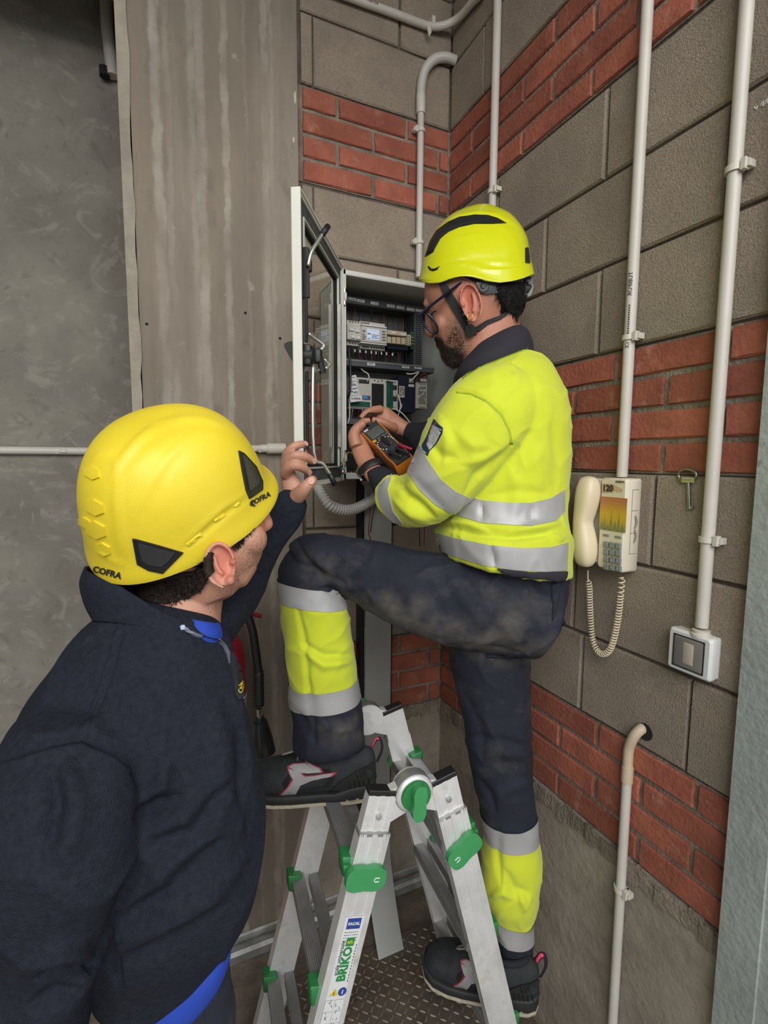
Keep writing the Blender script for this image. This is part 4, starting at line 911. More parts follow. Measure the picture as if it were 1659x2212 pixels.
for a, an in ((0, 'near'), (1, 'far')):
    for side in (-1, 1):
        d = legdir(side); w = unit(np.cross(A_, d)); w = w if w[0] > 0 else -w
        outer = leg_pt(side, a, ZHG - .065)
        hw = .0335; ht = .0145
        # telescoping outer stile
        top = outer; bot = leg_pt(side, a, .022)
        L = np.linalg.norm(bot - top)
        out_ = A_ * (-.004 if a == 0 else .004)
        sgn = 1 if a == 0 else -1
        pts = [top + out_ + w * x + A_ * y * sgn for (x, y) in profile(hw, ht)]
        leg = MB().prism(pts, d * L).build('leg', 'alu', lad)
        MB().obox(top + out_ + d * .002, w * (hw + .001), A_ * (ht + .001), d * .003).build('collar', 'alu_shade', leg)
        # inner stile going up to the hinge
        it = leg_pt(side, a, ZHG + .012); pts = [it + w * x * .92 + A_ * y * .8 * sgn for (x, y) in profile(hw, ht)]
        MB().prism(pts, d * (np.linalg.norm(top - it) + .05)).build('upper_stile', 'alu', leg)
        MB().obox(it - d * .002, w * (hw * .95), A_ * (ht * .9), d * .006, bev=.002).build('end_cap', 'rubber', leg)
        p = it + d * .045 + A_ * (-(ht + .002) if a == 0 else (ht + .002)); MB().lathe(p, -A_ * sgn, [(-.003, .006), (.001, .006), (.002, .003)], 12).build('rivet', 'galv', leg, True, 40)
        MB().obox(bot - d * .012, w * (hw + .003), A_ * (ht + .004), d * .012, bev=.003).build('rubber_foot', 'rubber', leg)
        # hinge arm reaching to the joint
        hc = HN + A_ * (LW * a); m0 = it + d * .03; 
        MB().prism([hc + V(0, 0, .03) - A_ * ht * .7, it - w * hw * .9 * (1 if side < 0 else -1) * 0 - A_ * ht * .7 + S_ * side * -.0, m0 + S_ * -side * .028 + d * .04 - A_ * ht * .7, hc - V(0, 0, .034) - A_ * ht * .7], A_ * ht * 1.4).build('hinge_arm', 'alu', leg)
    hc = HN + A_ * (LW * a); o_ = -A_ if a == 0 else A_
    MB().lathe(hc - o_ * .016, o_, [(0, .041), (.030, .041), (.034, .038), (.036, .034)], 32).build('hinge_disc', 'alu', lad, True, 40)
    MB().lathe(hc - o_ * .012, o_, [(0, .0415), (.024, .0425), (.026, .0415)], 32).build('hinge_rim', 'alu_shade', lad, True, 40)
    # rotating lock knob
    kc = hc + o_ * .02
    MB().lathe(kc, o_, [(0, .033), (.006, .032), (.007, .027)], 28).build('knob_disc', 'green_plastic', lad, True, 40)
    prof = []
    for k in range(40):
        an_ = 2 * math.pi * k / 40; yy = .038 * _s(an_); xx = .0165 * math.copysign(abs(_c(an_)) ** .6, _c(an_)) * (1 - .20 * math.exp(-(yy / .014) ** 2)); prof.append((xx, yy))
    ku = unit(S_ * .06 + V(0, 0, 1)); kw = unit(S_ - ku * (S_ @ ku))
    MB().prism([kc + o_ * .006 + kw * x + ku * (y - .004) for (x, y) in prof], o_ * .019).build('knob_grip', 'green_light', lad, True, 40)
# rungs: two parallel bars at each level on each side
for side in (-1, 1):
    for z in (.805, .538, .272):
        d = legdir(side); w = unit(np.cross(A_, d)); w = w if w[0] * side > 0 else -w         # w points away from the A
        pn, pf = leg_pt(side, 0, z), leg_pt(side, 1, z)
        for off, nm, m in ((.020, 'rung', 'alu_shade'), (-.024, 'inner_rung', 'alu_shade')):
            hwid = .0165 if off > 0 else .0125
            c0, c1 = pn + w * off, pf + w * off; ax = (c1 - c0) / 2
            mb = MB(); up = unit(V(0, 0, 1) - A_ * A_[2])
            hz = unit(np.cross(A_, up)); hz = hz if hz[0] > 0 else -hz
            pr = []
            n = 7
            for k in range(n * 2 + 1): pr.append((-hwid + 2 * hwid * k / (n * 2), .0135 + (.0012 if k % 2 else 0)))
            pr += [(hwid, -.0135), (-hwid, -.0135)]
            mb.prism([c0 + hz * x + up * y for (x, y) in pr], c1 - c0); rg_ = mb.build(nm, m, lad)
    for a in (0, 1):
        for z in (.805, .538, .272):
            d = legdir(side); w = unit(np.cross(A_, d)); w = w if w[0] * side > 0 else -w; o_ = -A_ if a == 0 else A_
            c = leg_pt(side, a, z) + w * .028 - o_ * .012
            big = abs(z - .805) < .01
            cl = MB().obox(c, w * .019, A_ * .018, V(0, 0, .022), bev=.004).build('clamp', 'green_plastic', lad, True, 40)
            if big:
                cc = leg_pt(side, a, z) + o_ * .022 + w * .004 - V(0, 0, .004)
                tilt = unit(w * 1.0 + V(0, 0, (-.02 if side < 0 else .45))); tz = unit(np.cross(A_, tilt)); prof = []
                for k in range(44):
                    an_ = 2 * math.pi * k / 44; xx = .0425 * math.copysign(abs(_c(an_)) ** .62, _c(an_)); yy = .026 * math.copysign(abs(_s(an_)) ** .62, _s(an_)) * (1 - .13 * math.exp(-(xx / .016) ** 2)); prof.append((xx, yy))
                MB().prism([cc + tilt * x + tz * y for (x, y) in prof], o_ * .013).build('clamp_lever', 'green_light', cl, True, 40)
                q = cc + o_ * .0132 + tilt * (-.024 * (1 if side < 0 else 1)); 
                MB().tube([q - tilt * .004 + tz * .004, q + tilt * .005 + tz * .004, q + tilt * .007, q + tilt * .005 - tz * .004, q - tilt * .004 - tz * .004], .0012, 6).build('embossed_mark', 'sticker_white', cl)
                MB().obox(c + w * .008 + o_ * .012, w * .012, A_ * .016, V(0, 0, .012), bev=.003).build('clamp_hook', 'green_plastic', cl, True, 40)
# printed stickers on the near left stile
d = legdir(-1); w = unit(np.cross(A_, d)); w = w if w[0] > 0 else -w; up = -d; nf = -A_
def lp(z, x): return leg_pt(-1, 0, z) - A_ * (.004 + .0145 + .0012) + w * x
mb = MB(); za, zb = .715, .30
mb.prism([lp(za, -.019), lp(za, .021), lp(.30, .021), lp(.30, -.019)], nf * .0004); stk = mb.build('sticker', 'sticker_white', lad)
mb = MB(); mb.prism([lp(.712, -.014), lp(.712, .016), lp(.690, .016), lp(.690, -.014)], nf * .0007); mb.build('brand_patch', 'sticker_blue', stk)
mb = MB(); text_on(mb, 'FACAL', lp(.701, .001) + nf * .0007, w, up, .0086, nf, bold=.0004); mb.build('brand_print', 'sticker_white', stk)
mb = MB()
rgs = random.Random(2)
for i in range(4):
    for j in range(7): mb.obox(lp(.683 - i * .0058, -.013 + j * .0044 + rgs.uniform(-.0004, .0004)), w * rgs.uniform(.001, .0019), up * .0007, nf * .0005)
text_on(mb, 'scale universale', lp(.630, -.012), up, -w, .0118, nf, bold=.0002, shear=.15)
for j in range(13): mb.obox(lp(.655 - j * .0062, .0185), up * rgs.uniform(.0012, .0024), w * .0009, nf * .0005)
mb.build('small_print', 'ink', stk)
mb = MB(); text_on(mb, 'BRIKO', lp(.617, .003), up, -w, .0258, nf, bold=.0012); mb.prism([lp(.672, -.006), lp(.672, .012), lp(.654, .012), lp(.654, -.006)], nf * .0006); mb.build('model_print', 'sticker_green', stk)
mb = MB(); text_on(mb, '5', lp(.663, .003) + nf * .0005, up, -w, .015, nf, bold=.0006); mb.prism([lp(.568, -.004), lp(.552, -.015), lp(.552, .004)], nf * .0006)
mb.build('yellow_print', 'sticker_yellow', stk)
c = lp(.559, .0125); MB().lathe(c, nf, [(0, .0092), (.0007, .0092)], 20).build('blue_sign', 'sticker_blue', stk)
mb = MB(); text_on(mb, '!', lp(.556, -.0055) + nf * .0006, w, up, .01, nf, bold=.0003); mb.build('warning_print', 'ink', stk)
mb = MB(); text_on(mb, 'i', c + nf * .0007, w, up, .013, nf, bold=.0006); mb.build('sign_print', 'sticker_white', stk)
mb = MB(); rg = random.Random(5)
for i in range(9):
    for j in range(2):
        z = .532 - i * .0245; x = -.010 + j * .021
        for (x0, x1, z0, z1) in ((-.0095, .0095, .0108, .0112), (-.0095, -.0091, -.0108, .0108)): mb.prism([lp(z + z0, x + x0), lp(z + z0, x + x1), lp(z + z1, x + x1), lp(z + z1, x + x0)], nf * .0006)
        for k in range(3):
            q0 = (x + rg.uniform(-.005, .005), z + rg.uniform(-.007, .007)); q1 = (q0[0] + rg.uniform(-.004, .004), q0[1] + rg.uniform(-.009, .009))
            mb.tube([lp(q0[1], q0[0]) + nf * .0004, lp(q1[1], q1[0]) + nf * .0004], .0006, 4)
tag(mb.build('pictograms', 'ink', stk), kind='stuff')
# ------------------------------------------------------------ body-building helpers
def loft(rings, nseg=40, nsub=5, p=2.15, caps=True, mi=0, perp=True):
    """rings: (left px, right px, depth d, thickness ratio[, depth offset of centre]); returns MB and ring data"""
    C = []; U = []; T = []
    for r in rings:
        (xl, yl), (xr, yr), d, th = r[:4]
        C.append(at((xl + xr) / 2, (yl + yr) / 2, d)); U.append((at(xr, yr, d) - at(xl, yl, d)) / 2); T.append(th)
    n = len(C); VV = []
    for i in range(n):
        t = unit(C[min(i + 1, n - 1)] - C[max(i - 1, 0)]); nv = unit(C[i] - CAM); v = nv - t * (t @ nv)
        if np.linalg.norm(v) < .35 or not perp: v = nv
        u = unit(U[i]); v = unit(v); v = unit(v - u * (u @ v)); VV.append(v * np.linalg.norm(U[i]) * T[i])
    Cs, _ = crspline(C, [1] * n, nsub); Us, _ = crspline(U, [1] * n, nsub); Vs, _ = crspline(VV, [1] * n, nsub)
    m = len(Cs); vs = []; fs = []
    e = 2.0 / p
    for c, u, v in zip(Cs, Us, Vs):
        for k in range(nseg):
            a = 2 * math.pi * k / nseg; ca, sa = _c(a), _s(a)
            vs.append(c + u * math.copysign(abs(ca) ** e, ca) + v * math.copysign(abs(sa) ** e, sa))
    for i in range(m - 1):
        for k in range(nseg): fs.append((i * nseg + k, i * nseg + (k + 1) % nseg, (i + 1) * nseg + (k + 1) % nseg, (i + 1) * nseg + k))
    mb = MB()
    if caps:
        fs.append(tuple(reversed(range(nseg)))); fs.append(tuple(range((m - 1) * nseg, m * nseg)))
    mb.add(vs, fs, mi); mb.rows = (m, nseg); return mb
def band_of(rings, i0, i1, lift, nseg=40, nsub=5, p=2.15):
    """an open ring strip following a loft between ring i0 and i1 (floats), pushed outwards by lift"""
    src = loft(rings, nseg, nsub, p, False); m, ns = src.rows; v = np.array(src.v).reshape(m, ns, 3)
    a, b = int(round(i0 * nsub)), int(round(i1 * nsub))
    sel = v[a:b + 1]; cen = sel.mean(axis=1, keepdims=True); dirn = sel - cen; ln = np.linalg.norm(dirn, axis=2, keepdims=True)
    outer = sel + dirn / ln * lift; k = outer.shape[0]
    mb = MB(); fs = [(i * ns + j, i * ns + (j + 1) % ns, (i + 1) * ns + (j + 1) % ns, (i + 1) * ns + j) for i in range(k - 1) for j in range(ns)]
    mb.add(outer.reshape(-1, 3), fs); return mb
def tmp_obj(mb):
    me = bpy.data.meshes.new('tmp'); me.from_pydata([tuple(q) for q in mb.v], [], mb.f)
    bm = bmesh.new(); bm.from_mesh(me); bmesh.ops.recalc_face_normals(bm, faces=bm.faces); bm.to_mesh(me); bm.free()
    o = bpy.data.objects.new('tmp', me); COL.objects.link(o); return o
def fuse(mbs, voxel, smooth=4, fac=.5):
    """union of overlapping closed shapes as one continuous skin; returns verts, faces, material index per face"""
    al = MB()
    for m in mbs: al.merge(m)
    parts = MB()
    obs = [tmp_obj(m) for m in mbs]
    # join
    big = MB(); 
    for m, o in zip(mbs, obs):
        vs = [tuple(v.co) for v in o.data.vertices]; fs = [tuple(p.vertices) for p in o.data.polygons]; big.add(vs, fs)
    for o in obs: me = o.data; bpy.data.objects.remove(o); bpy.data.meshes.remove(me)
    me = bpy.data.meshes.new('tmp'); me.from_pydata(big.v, [], big.f); ob = bpy.data.objects.new('tmp', me); COL.objects.link(ob)
    r = ob.modifiers.new('r', 'REMESH'); r.mode = 'VOXEL'; r.voxel_size = voxel; r.adaptivity = 0
    if smooth:
        s = ob.modifiers.new('s', 'SMOOTH'); s.factor = fac; s.iterations = smooth
    dg = bpy.context.evaluated_depsgraph_get(); ev = ob.evaluated_get(dg); m2 = ev.to_mesh()
    nv = len(m2.vertices); co = np.empty(nv * 3); m2.vertices.foreach_get('co', co); co = co.reshape(-1, 3)
    fs = [tuple(p.vertices) for p in m2.polygons]
    ev.to_mesh_clear(); bpy.data.objects.remove(ob); bpy.data.meshes.remove(me)
    bvh = BVHTree.FromPolygons(al.v, al.f)
    mi = [0] * len(fs)
    if any(al.m):
        for k, f in enumerate(fs):
            c = (co[f[0]] + co[f[2]]) / 2; r_ = bvh.find_nearest(Vector(c)); mi[k] = al.m[r_[2]] if r_[2] is not None else 0
    out = MB(); out.v = co; out.f = fs; out.m = mi; return out
def normals(mb):
    v = np.asarray(mb.v); f4 = np.array([tuple(f[:4]) if len(f) >= 4 else (*f, f[-1]) for f in mb.f])
    fn = np.cross(v[f4[:, 2]] - v[f4[:, 0]], v[f4[:, 3]] - v[f4[:, 1]]); n = np.zeros_like(v)
    for k in range(4): np.add.at(n, f4[:, k], fn)
    return n / (np.linalg.norm(n, axis=1, keepdims=True) + 1e-12)
def project(v):
    q = (np.asarray(v) - CAM) @ CM.T; return np.stack([CX + F * q[:, 0] / q[:, 2], CY + F * q[:, 1] / q[:, 2]], 1), q[:, 2]
def polydist(P, line):
    best = np.full(len(P), 1e9)
    for (a, b) in zip(line[:-1], line[1:]):
        a, b = np.array(a, float), np.array(b, float); ab = b - a; t = np.clip(((P - a) @ ab) / (ab @ ab + 1e-9), 0, 1)
        best = np.minimum(best, np.linalg.norm(P - (a + t[:, None] * ab), axis=1))
    return best
def sculpt(mb, folds=(), amp=0.0, scale=8.0, stretch=(1, 1, 1), seed=0.0, crease=0.0, cscale=14.0, gain=1.0, wmul=1.25):
    """model folds: (polyline in px, width px, height m) ridges (+) and creases (-) on the side that faces the room, plus soft cloth unevenness"""
    v = np.asarray(mb.v, float); n = normals(mb); P, z = project(v); view = v - CAM; view /= np.linalg.norm(view, axis=1, keepdims=True)
    face = np.clip(-(n * view).sum(1) * 1.6, 0, 1); dsp = np.zeros(len(v))
    for (line, w, h) in folds:
        d = polydist(P, line); la, lb = np.array(line[0], float), np.array(line[-1], float); ln_ = max(np.linalg.norm(lb - la), 1)
        tt = np.clip(((P - la) @ (lb - la)) / ln_ ** 2, 0, 1); d = d / (.15 + np.sqrt(np.sin(np.pi * np.clip(tt, .02, .98)))) * 1.0; dsp += gain * h * np.exp(-(d / (wmul * w)) ** 2) * face * np.sin(np.pi * np.clip(tt, .03, .97)) ** .5
    if amp:
        st = np.array(stretch) * scale
        q = v * st + seed
        dsp += amp * np.array([noise.noise(Vector(a)) + .5 * noise.noise(Vector(a * 2.1)) for a in q])
    if crease:
        q = v * (np.array(stretch) * cscale) + seed * 1.7 + 3.1
        def rd(a):
            w_ = Vector(a) + .6 * noise.noise_vector(Vector(a * .5)); return (1 - abs(noise.noise(w_)) * 2.2)
        dsp += crease * np.array([max(0, rd(a)) ** 3 - .25 for a in q])
    mb.v = v + n * dsp[:, None]; return mb
def build_skin(mb, name, mats, parent, attrs=None):
    me = bpy.data.meshes.new(name); off = np.array(parent.location) if parent is not None else V(0, 0, 0)
    p = parent.parent if parent is not None else None
    while p is not None: off = off + np.array(p.location); p = p.parent
    me.from_pydata([tuple(q) for q in (np.asarray(mb.v) - off)], [], mb.f)
    o = finish(me, name, mats, parent, True, None, mb.m, True)
    for k, a in (attrs or {}).items():
        at_ = me.attributes.new(k, 'FLOAT', 'POINT'); at_.data.foreach_set('value', a)
    return o
def bvh_of(*mbs):
    v = []; f = []
    for m in mbs: k = len(v); v += [tuple(q) for q in m.v]; f += [tuple(i + k for i in g) for g in m.f]
    return BVHTree.FromPolygons(v, f)
def dense(poly, step):
    out = []
    for (a, b) in zip(poly, poly[1:] + poly[:1]):
        n = max(1, int(math.hypot(b[0] - a[0], b[1] - a[1]) / step))
        for i in range(n): out.append((a[0] + (b[0] - a[0]) * i / n, a[1] + (b[1] - a[1]) * i / n))
    return out
def smoothpoly(poly, sub=6):
    P = [np.array(p, float) for p in poly]; n = len(P); out = []
    for i in range(n):
        p0, p1, p2, p3 = P[i - 1], P[i], P[(i + 1) % n], P[(i + 2) % n]
        for k in range(sub):
            t = k / sub; out.append(tuple(.5 * ((2 * p1) + (p2 - p0) * t + (2 * p0 - 5 * p1 + 4 * p2 - p3) * t * t + (3 * p1 - p0 - 3 * p2 + p3) * t ** 3)))
    return out
def hit(bvh, x, y):
    d = unit(ray(x, y)); r = bvh.ray_cast(Vector(CAM), Vector(d)); return (None, None) if r[0] is None else (np.array(r[0]), np.array(r[1]))
def patch(bvh, poly, lift=.0, thick=.002, step=5.0, smooth_edge=False):
    """a sheet of given thickness lying on a surface, its outline traced on that surface"""
    if smooth_edge: poly = smoothpoly(poly)
    b = dense(list(poly), step); xs = [p[0] for p in b]; ys = [p[1] for p in b]; nb = len(b); pts = list(b)
    def inside(x, y):
        c = False; j = nb - 1
        for i in range(nb):
            if (b[i][1] > y) != (b[j][1] > y) and x < (b[j][0] - b[i][0]) * (y - b[i][1]) / (b[j][1] - b[i][1] + 1e-12) + b[i][0]: c = not c
            j = i
        return c
    y = min(ys) + step * .6
    while y < max(ys):
        x = min(xs) + step * .6
        while x < max(xs):
            if inside(x, y) and min((x - q[0]) ** 2 + (y - q[1]) ** 2 for q in b) > (step * .45) ** 2: pts.append((x, y))
            x += step
        y += step
    r = delaunay_2d_cdt([Vector(p) for p in pts], [], [list(range(nb))], 1, 1e-4)
    v2 = [tuple(p) for p in r[0]]; fs = [tuple(f) for f in r[2]]
    H = [hit(bvh, *p) for p in v2]; good = [k for k in range(len(v2)) if H[k][0] is not None]
    if not good: return MB()
    out = []
    for k, p in enumerate(v2):
        if H[k][0] is None:
            g = min(good, key=lambda j: (v2[j][0] - p[0]) ** 2 + (v2[j][1] - p[1]) ** 2); d = (H[g][0] - CAM) @ CM[2]; out.append((at(*p, d + .004), H[g][1]))
        else: out.append(H[k])
    lo = [q + n * lift for q, n in out]; hi = [q + n * (lift + thick) for q, n in out]
    k = len(lo); ed = {}
    for f in fs:
        for a, b_ in zip(f, f[1:] + f[:1]): ed[(a, b_)] = 1
    F2 = [tuple(i + k for i in f) for f in fs]
    F2 += [(a, b_, b_ + k, a + k) for (a, b_) in ed if (b_, a) not in ed]
    mb = MB(); lo = [q - n * .004 for q, (_, n) in zip(lo, out)]
    mb.add(lo + hi, F2); return mb
def text_patch(bvh, s, c, ux, uy, size, lift=.001, bold=0.0, shear=0.0):
    """lettering laid on a surface: centre px, reading and upward directions in px"""
    vs, fs = textmesh(s, size, bold=bold, shear=shear); ux, uy = np.array(ux, float), np.array(uy, float); out = []; last = None
    for v in vs:
        p = np.array(c) + ux * v[0] + uy * v[1]; q, n = hit(bvh, *p)
        if q is None:
            q, n = last if last else (at(*p, 1), V(0, 0, 1))
        last = (q, n); out.append(q + n * lift)
    mb = MB(); mb.add(out, fs); return mb
def conform(bvh, mb, lift):
    """settle a strip onto the cloth below it"""
    out = []
    for p in mb.v:
        r = bvh.find_nearest(Vector(p)); q, n = np.array(r[0]), np.array(r[1])
        if (np.array(p) - q) @ n < 0: n = n
        out.append(q + n * lift)
    mb.v = out; return mb
def finger(pts, rad, n=12, flat=None): return MB().tube([at(*p) for p in pts], rad, n, sub=4, flat=flat)
def ball(c, r, n=14):
    mb = MB(); prof = [(-r * _c(math.pi * i / 10), max(1e-4, r * _s(math.pi * i / 10))) for i in range(11)]; return mb.lathe(c, (0, 0, 1), prof, n)
def tip(p, r): return ball(at(*p), r)
def nail_mat():
    mat('nail', (.62, .36, .28), .35)
nail_mat()
def ear(c, right, up, outn, w, h):
    """outer ear: helix rim, bowl and lobe; c centre, right = towards the back of the head"""
    right, up, outn = unit(right), unit(up), unit(outn); mbs = []
    ol = []
    for k in range(28):
        a = 2 * math.pi * k / 28; r = 1.0 - .18 * max(0, -_s(a)) ** 1.5
        ol.append((w * .5 * r * _c(a), h * .5 * _s(a)))
    lift = lambda x: .010 + .011 * (x / w + .5)
    disc = [c + right * x * .95 + up * y * .97 + outn * (lift(x) - .004) for x, y in ol]
    base = [c + right * x * .6 + up * y * .8 - outn * .008 for x, y in ol]
    inner = [c + right * (x * .55 - w * .02) + up * (y * .55 + h * .02) + outn * (lift(x) - .010) for x, y in ol]
    n = len(ol); mb = MB(); cin = c + outn * .000 - right * w * .06
    fs = [(i, (i + 1) % n, n + (i + 1) % n, n + i) for i in range(n)] + [(n + i, n + (i + 1) % n, 2 * n + (i + 1) % n, 2 * n + i) for i in range(n)] + [(2 * n + i, 2 * n + (i + 1) % n, 3 * n) for i in range(n)] + [tuple(reversed(range(n)))]
    mb.add(base + disc + inner + [cin], fs); mbs.append(mb)
    rim = [c + right * ol[k][0] * .93 + up * ol[k][1] * .95 + outn * lift(ol[k][0]) for k in list(range(-6, 15))]
    mbs.append(MB().tube(rim, [.0022] * 3 + [.0034] * (len(rim) - 6) + [.003] * 3, 8, sub=2))
    mbs.append(MB().tube([c + right * w * .16 + up * h * .26 + outn * .013, c + right * w * .17 + outn * .0135, c + right * w * .05 - up * h * .22 + outn * .012], .0028, 8, sub=4))
    mbs.append(ball(c - up * h * .40 - right * w * .10 + outn * .009, .0072)); mbs.append(ball(c - right * w * .36 - up * h * .05 + outn * .006, .0052))
    return mbs

def strands(bvh, poly, n, length, flow, curl=.35, r=.0007, lift=.0, seed=1, mb=None):
    """short locks of hair rooted on a surface inside a traced area, combed along flow (px direction)"""
    rg = random.Random(seed); mb = mb or MB(); xs = [p[0] for p in poly]; ys = [p[1] for p in poly]; k = 0; tries = 0
    P_ = [np.array(p, float) for p in poly]
    def inside(x, y):
        c = False; j = len(P_) - 1
        for i in range(len(P_)):
            if (P_[i][1] > y) != (P_[j][1] > y) and x < (P_[j][0] - P_[i][0]) * (y - P_[i][1]) / (P_[j][1] - P_[i][1] + 1e-12) + P_[i][0]: c = not c
            j = i
        return c
    while k < n and tries < n * 20:
        tries += 1; x, y = rg.uniform(min(xs), max(xs)), rg.uniform(min(ys), max(ys))
        if not inside(x, y): continue
        q, nn = hit(bvh, x, y)
        if q is None: continue
        a = rg.gauss(0, curl); fx_, fy_ = flow[0] * _c(a) - flow[1] * _s(a), flow[0] * _s(a) + flow[1] * _c(a); d = (q - CAM) @ CM[2]
        t = unit(at(x + fx_, y + fy_, d) - at(x, y, d)); t = unit(t - nn * (t @ nn)); s_ = np.cross(nn, t); L = length * rg.uniform(.6, 1.2); bend = rg.gauss(0, .5) * curl
        pts = [q + nn * lift - nn * .001, q + nn * (lift + L * .25) + t * L * .35 + s_ * L * bend * .2, q + nn * (lift + L * .30) + t * L * .7 + s_ * L * bend * .6, q + nn * (lift + L * .18) + t * L + s_ * L * bend]
        mb.tube(pts, [r, r, r * .8, r * .3], 3, caps=False); k += 1
    return mb

mat('eye_white', (.62, .58, .54), .25); mat('iris', (.03, .018, .01), .2); mat('lip', (.36, .12, .09), .5)
def face(parent, bvh, mb, eyes, mouth, fwd, upd, hairm, op=1.0):
    """eyes with lid and brow, and a mouth, set on the head's surface"""
    fwd, upd = unit(fwd), unit(upd); sdv = unit(np.cross(upd, fwd))
    for e in eyes:
        r = bvh.find_nearest(Vector(e)); q, nn = np.array(r[0]), np.array(r[1]); t = unit(sdv - nn * (sdv @ nn)); u = unit(np.cross(nn, t)); u = u if u @ upd > 0 else -u
        b_ = MB(); vs = []; n = 16
        for i in range(6):
            a = math.pi / 2 * i / 5
            for j in range(n): g = 2 * math.pi * j / n; vs.append(q - nn * .001 + t * .0125 * _c(a) * _c(g) + u * .0058 * op * _c(a) * _s(g) + nn * .0034 * _s(a))
        b_.add(vs, [(i * n + j, i * n + (j + 1) % n, (i + 1) * n + (j + 1) % n, (i + 1) * n + j) for i in range(5) for j in range(n)]); eo = b_.build('eye', 'eye_white', parent, True)
        MB().lathe(q + nn * .0016, nn, [(0, .0052 * op), (.001, .0046 * op), (.0014, .002 * op)], 14).build('iris', 'iris', eo, True)
        MB().tube([q - t * .0145 + nn * .0005, q - t * .007 + u * .0058 * op + nn * .0022, q + t * .006 + u * .0058 * op + nn * .0022, q + t * .0145 + nn * .0005], .0017, 6, sub=4).build('eyelid', hairm, eo, True)
        k = q + u * .019; r = bvh.find_nearest(Vector(k)); k = np.array(r[0]); nk = np.array(r[1])
        MB().tube([k - t * .02 - u * .002, k - t * .007 + u * .002 + nk * .001, k + t * .008 + u * .002 + nk * .001, k + t * .02 - u * .002], [.0015, .0028, .0028, .0014], 6, sub=4).build('eyebrow', hairm, parent, True)
    r = bvh.find_nearest(Vector(mouth)); q, nn = np.array(r[0]), np.array(r[1]); t = unit(sdv - nn * (sdv @ nn)); u = unit(np.cross(nn, t))
    pts = []
    for s_ in np.linspace(-.024, .024, 9):
        r = bvh.find_nearest(Vector(q + t * s_)); pts.append(np.array(r[0]))
    MB().tube(pts, [.001, .0026, .0034, .0036, .0034, .0036, .0034, .0026, .001], 8, sub=2).build('lips', 'lip', parent, True)
# ------------------------------------------------------------ materials for people
mat('skin_a', (.42, .19, .115), .5, var=.10, vscale=30, bump=.08, bscale=260, sss=.06)
mat('skin_b', (.50, .25, .165), .5, var=.10, vscale=30, bump=.08, bscale=260, sss=.06)
attrmix(MATS['skin_a'], 'beard', (.022, .016, .012), 420); attrmix(MATS['skin_a'], 'blush', (.50, .14, .09))
attrmix(MATS['skin_b'], 'beard', (.05, .035, .025), 420); attrmix(MATS['skin_b'], 'blush', (.55, .15, .10))
def cloth(name, col, weave=900, bump=.12, **k):
    m = mat(name, col, .85, bump=bump, bscale=weave, **k); return m
cloth('hivis', (.585, .655, .024), var=.06, vscale=9, sheen=.2)
spots(MATS['hivis'], (.36, .42, .05), 26, .70, .06, amount=.5, detail=8)
cloth('navy_cloth', (.0105, .013, .025), var=.25, vscale=9)
attrmix(MATS['navy_cloth'], 'dust', (.15, .13, .105), 22)
spots(MATS['navy_cloth'], (.13, .115, .09), 7.0, .635, .10, stretch=(1, 1, 1.3), amount=.4, detail=9, rough=.62)
spots(MATS['navy_cloth'], (.16, .13, .10), 60, .72, .05, amount=.6, detail=6)
cloth('black_cloth', (.010, .011, .016), weave=500)
cloth('collar_cloth', (.020, .018, .026), weave=600)
cloth('fleece', (.0145, .0175, .027), weave=420, bump=.4, var=.25, vscale=120, spec=.2)
spots(MATS['fleece'], (.10, .10, .10), 4.2, .74, .05, amount=.35, detail=9)
cloth('blue_shirt', (.012, .05, .36), weave=700)
mat('reflective', (.40, .395, .39), .42, metal=.15, var=.06, vscale=14, bump=.10, bscale=1400)
spots(MATS['reflective'], (.28, .26, .22), 20, .68, .05, amount=.5, detail=7)
mat('hair', (.010, .008, .007), .75, spec=.25)
mat('hair_brown', (.020, .013, .009), .75, spec=.25); mat('helmet_lime', (.62, .645, .007), .22, coat=.5, var=.04, vscale=9, bump=.02)
spots(MATS['helmet_lime'], (.25, .27, .02), 34, .76, .02, amount=.6)
mat('helmet_yellow', (.78, .61, .03), .45, var=.05, vscale=8, bump=.06, bscale=420)
spots(MATS['helmet_yellow'], (.42, .33, .03), 22, .72, .03, amount=.45, detail=8, stretch=(1, 1, 2))
mat('black_plastic', (.014, .014, .015), .38, bump=.04); mat('strap', (.016, .016, .017), .75, bump=.25, bscale=700); mat('grey_plastic', (.035, .035, .038), .25); mat('gold', (.75, .5, .2), .25, metal=1.0)
mat('frame_blue', (.006, .012, .035), .3); mat('lens', (.02, .02, .03), .05, alpha=.35); mat('suede', (.022, .026, .028), .8, var=.3, vscale=40, bump=.35, bscale=300); mat('sole_dark', (.018, .018, .018), .6, var=.2, vscale=30); mat('sole_light', (.42, .38, .28), .7, var=.2, vscale=60)
mat('logo_grey', (.34, .33, .33), .5); mat('logo_red', (.40, .04, .09), .5); mat('mesh_black', (.008, .008, .009), .7, bump=.5, bscale=900); mat('lace', (.22, .2, .19), .8); mat('pink', (.75, .06, .15), .6)
mat('badge_dark', (.01, .03, .06), .6); mat('badge_grey', (.34, .34, .34), .6); mat('seam', (.36, .46, .02), .8)

def soft_in(P, poly, feather):
    n = len(poly); ins = np.zeros(len(P), bool); j = n - 1
    for i in range(n):
        (xi, yi), (xj, yj) = poly[i], poly[j]; c = ((yi > P[:, 1]) != (yj > P[:, 1])) & (P[:, 0] < (xj - xi) * (P[:, 1] - yi) / (yj - yi + 1e-9) + xi); ins ^= c; j = i
    d = polydist(P, poly + poly[:1]); return np.where(ins, np.clip(.5 + d / feather * .5, 0, 1), np.clip(.5 - d / feather * .5, 0, 1))
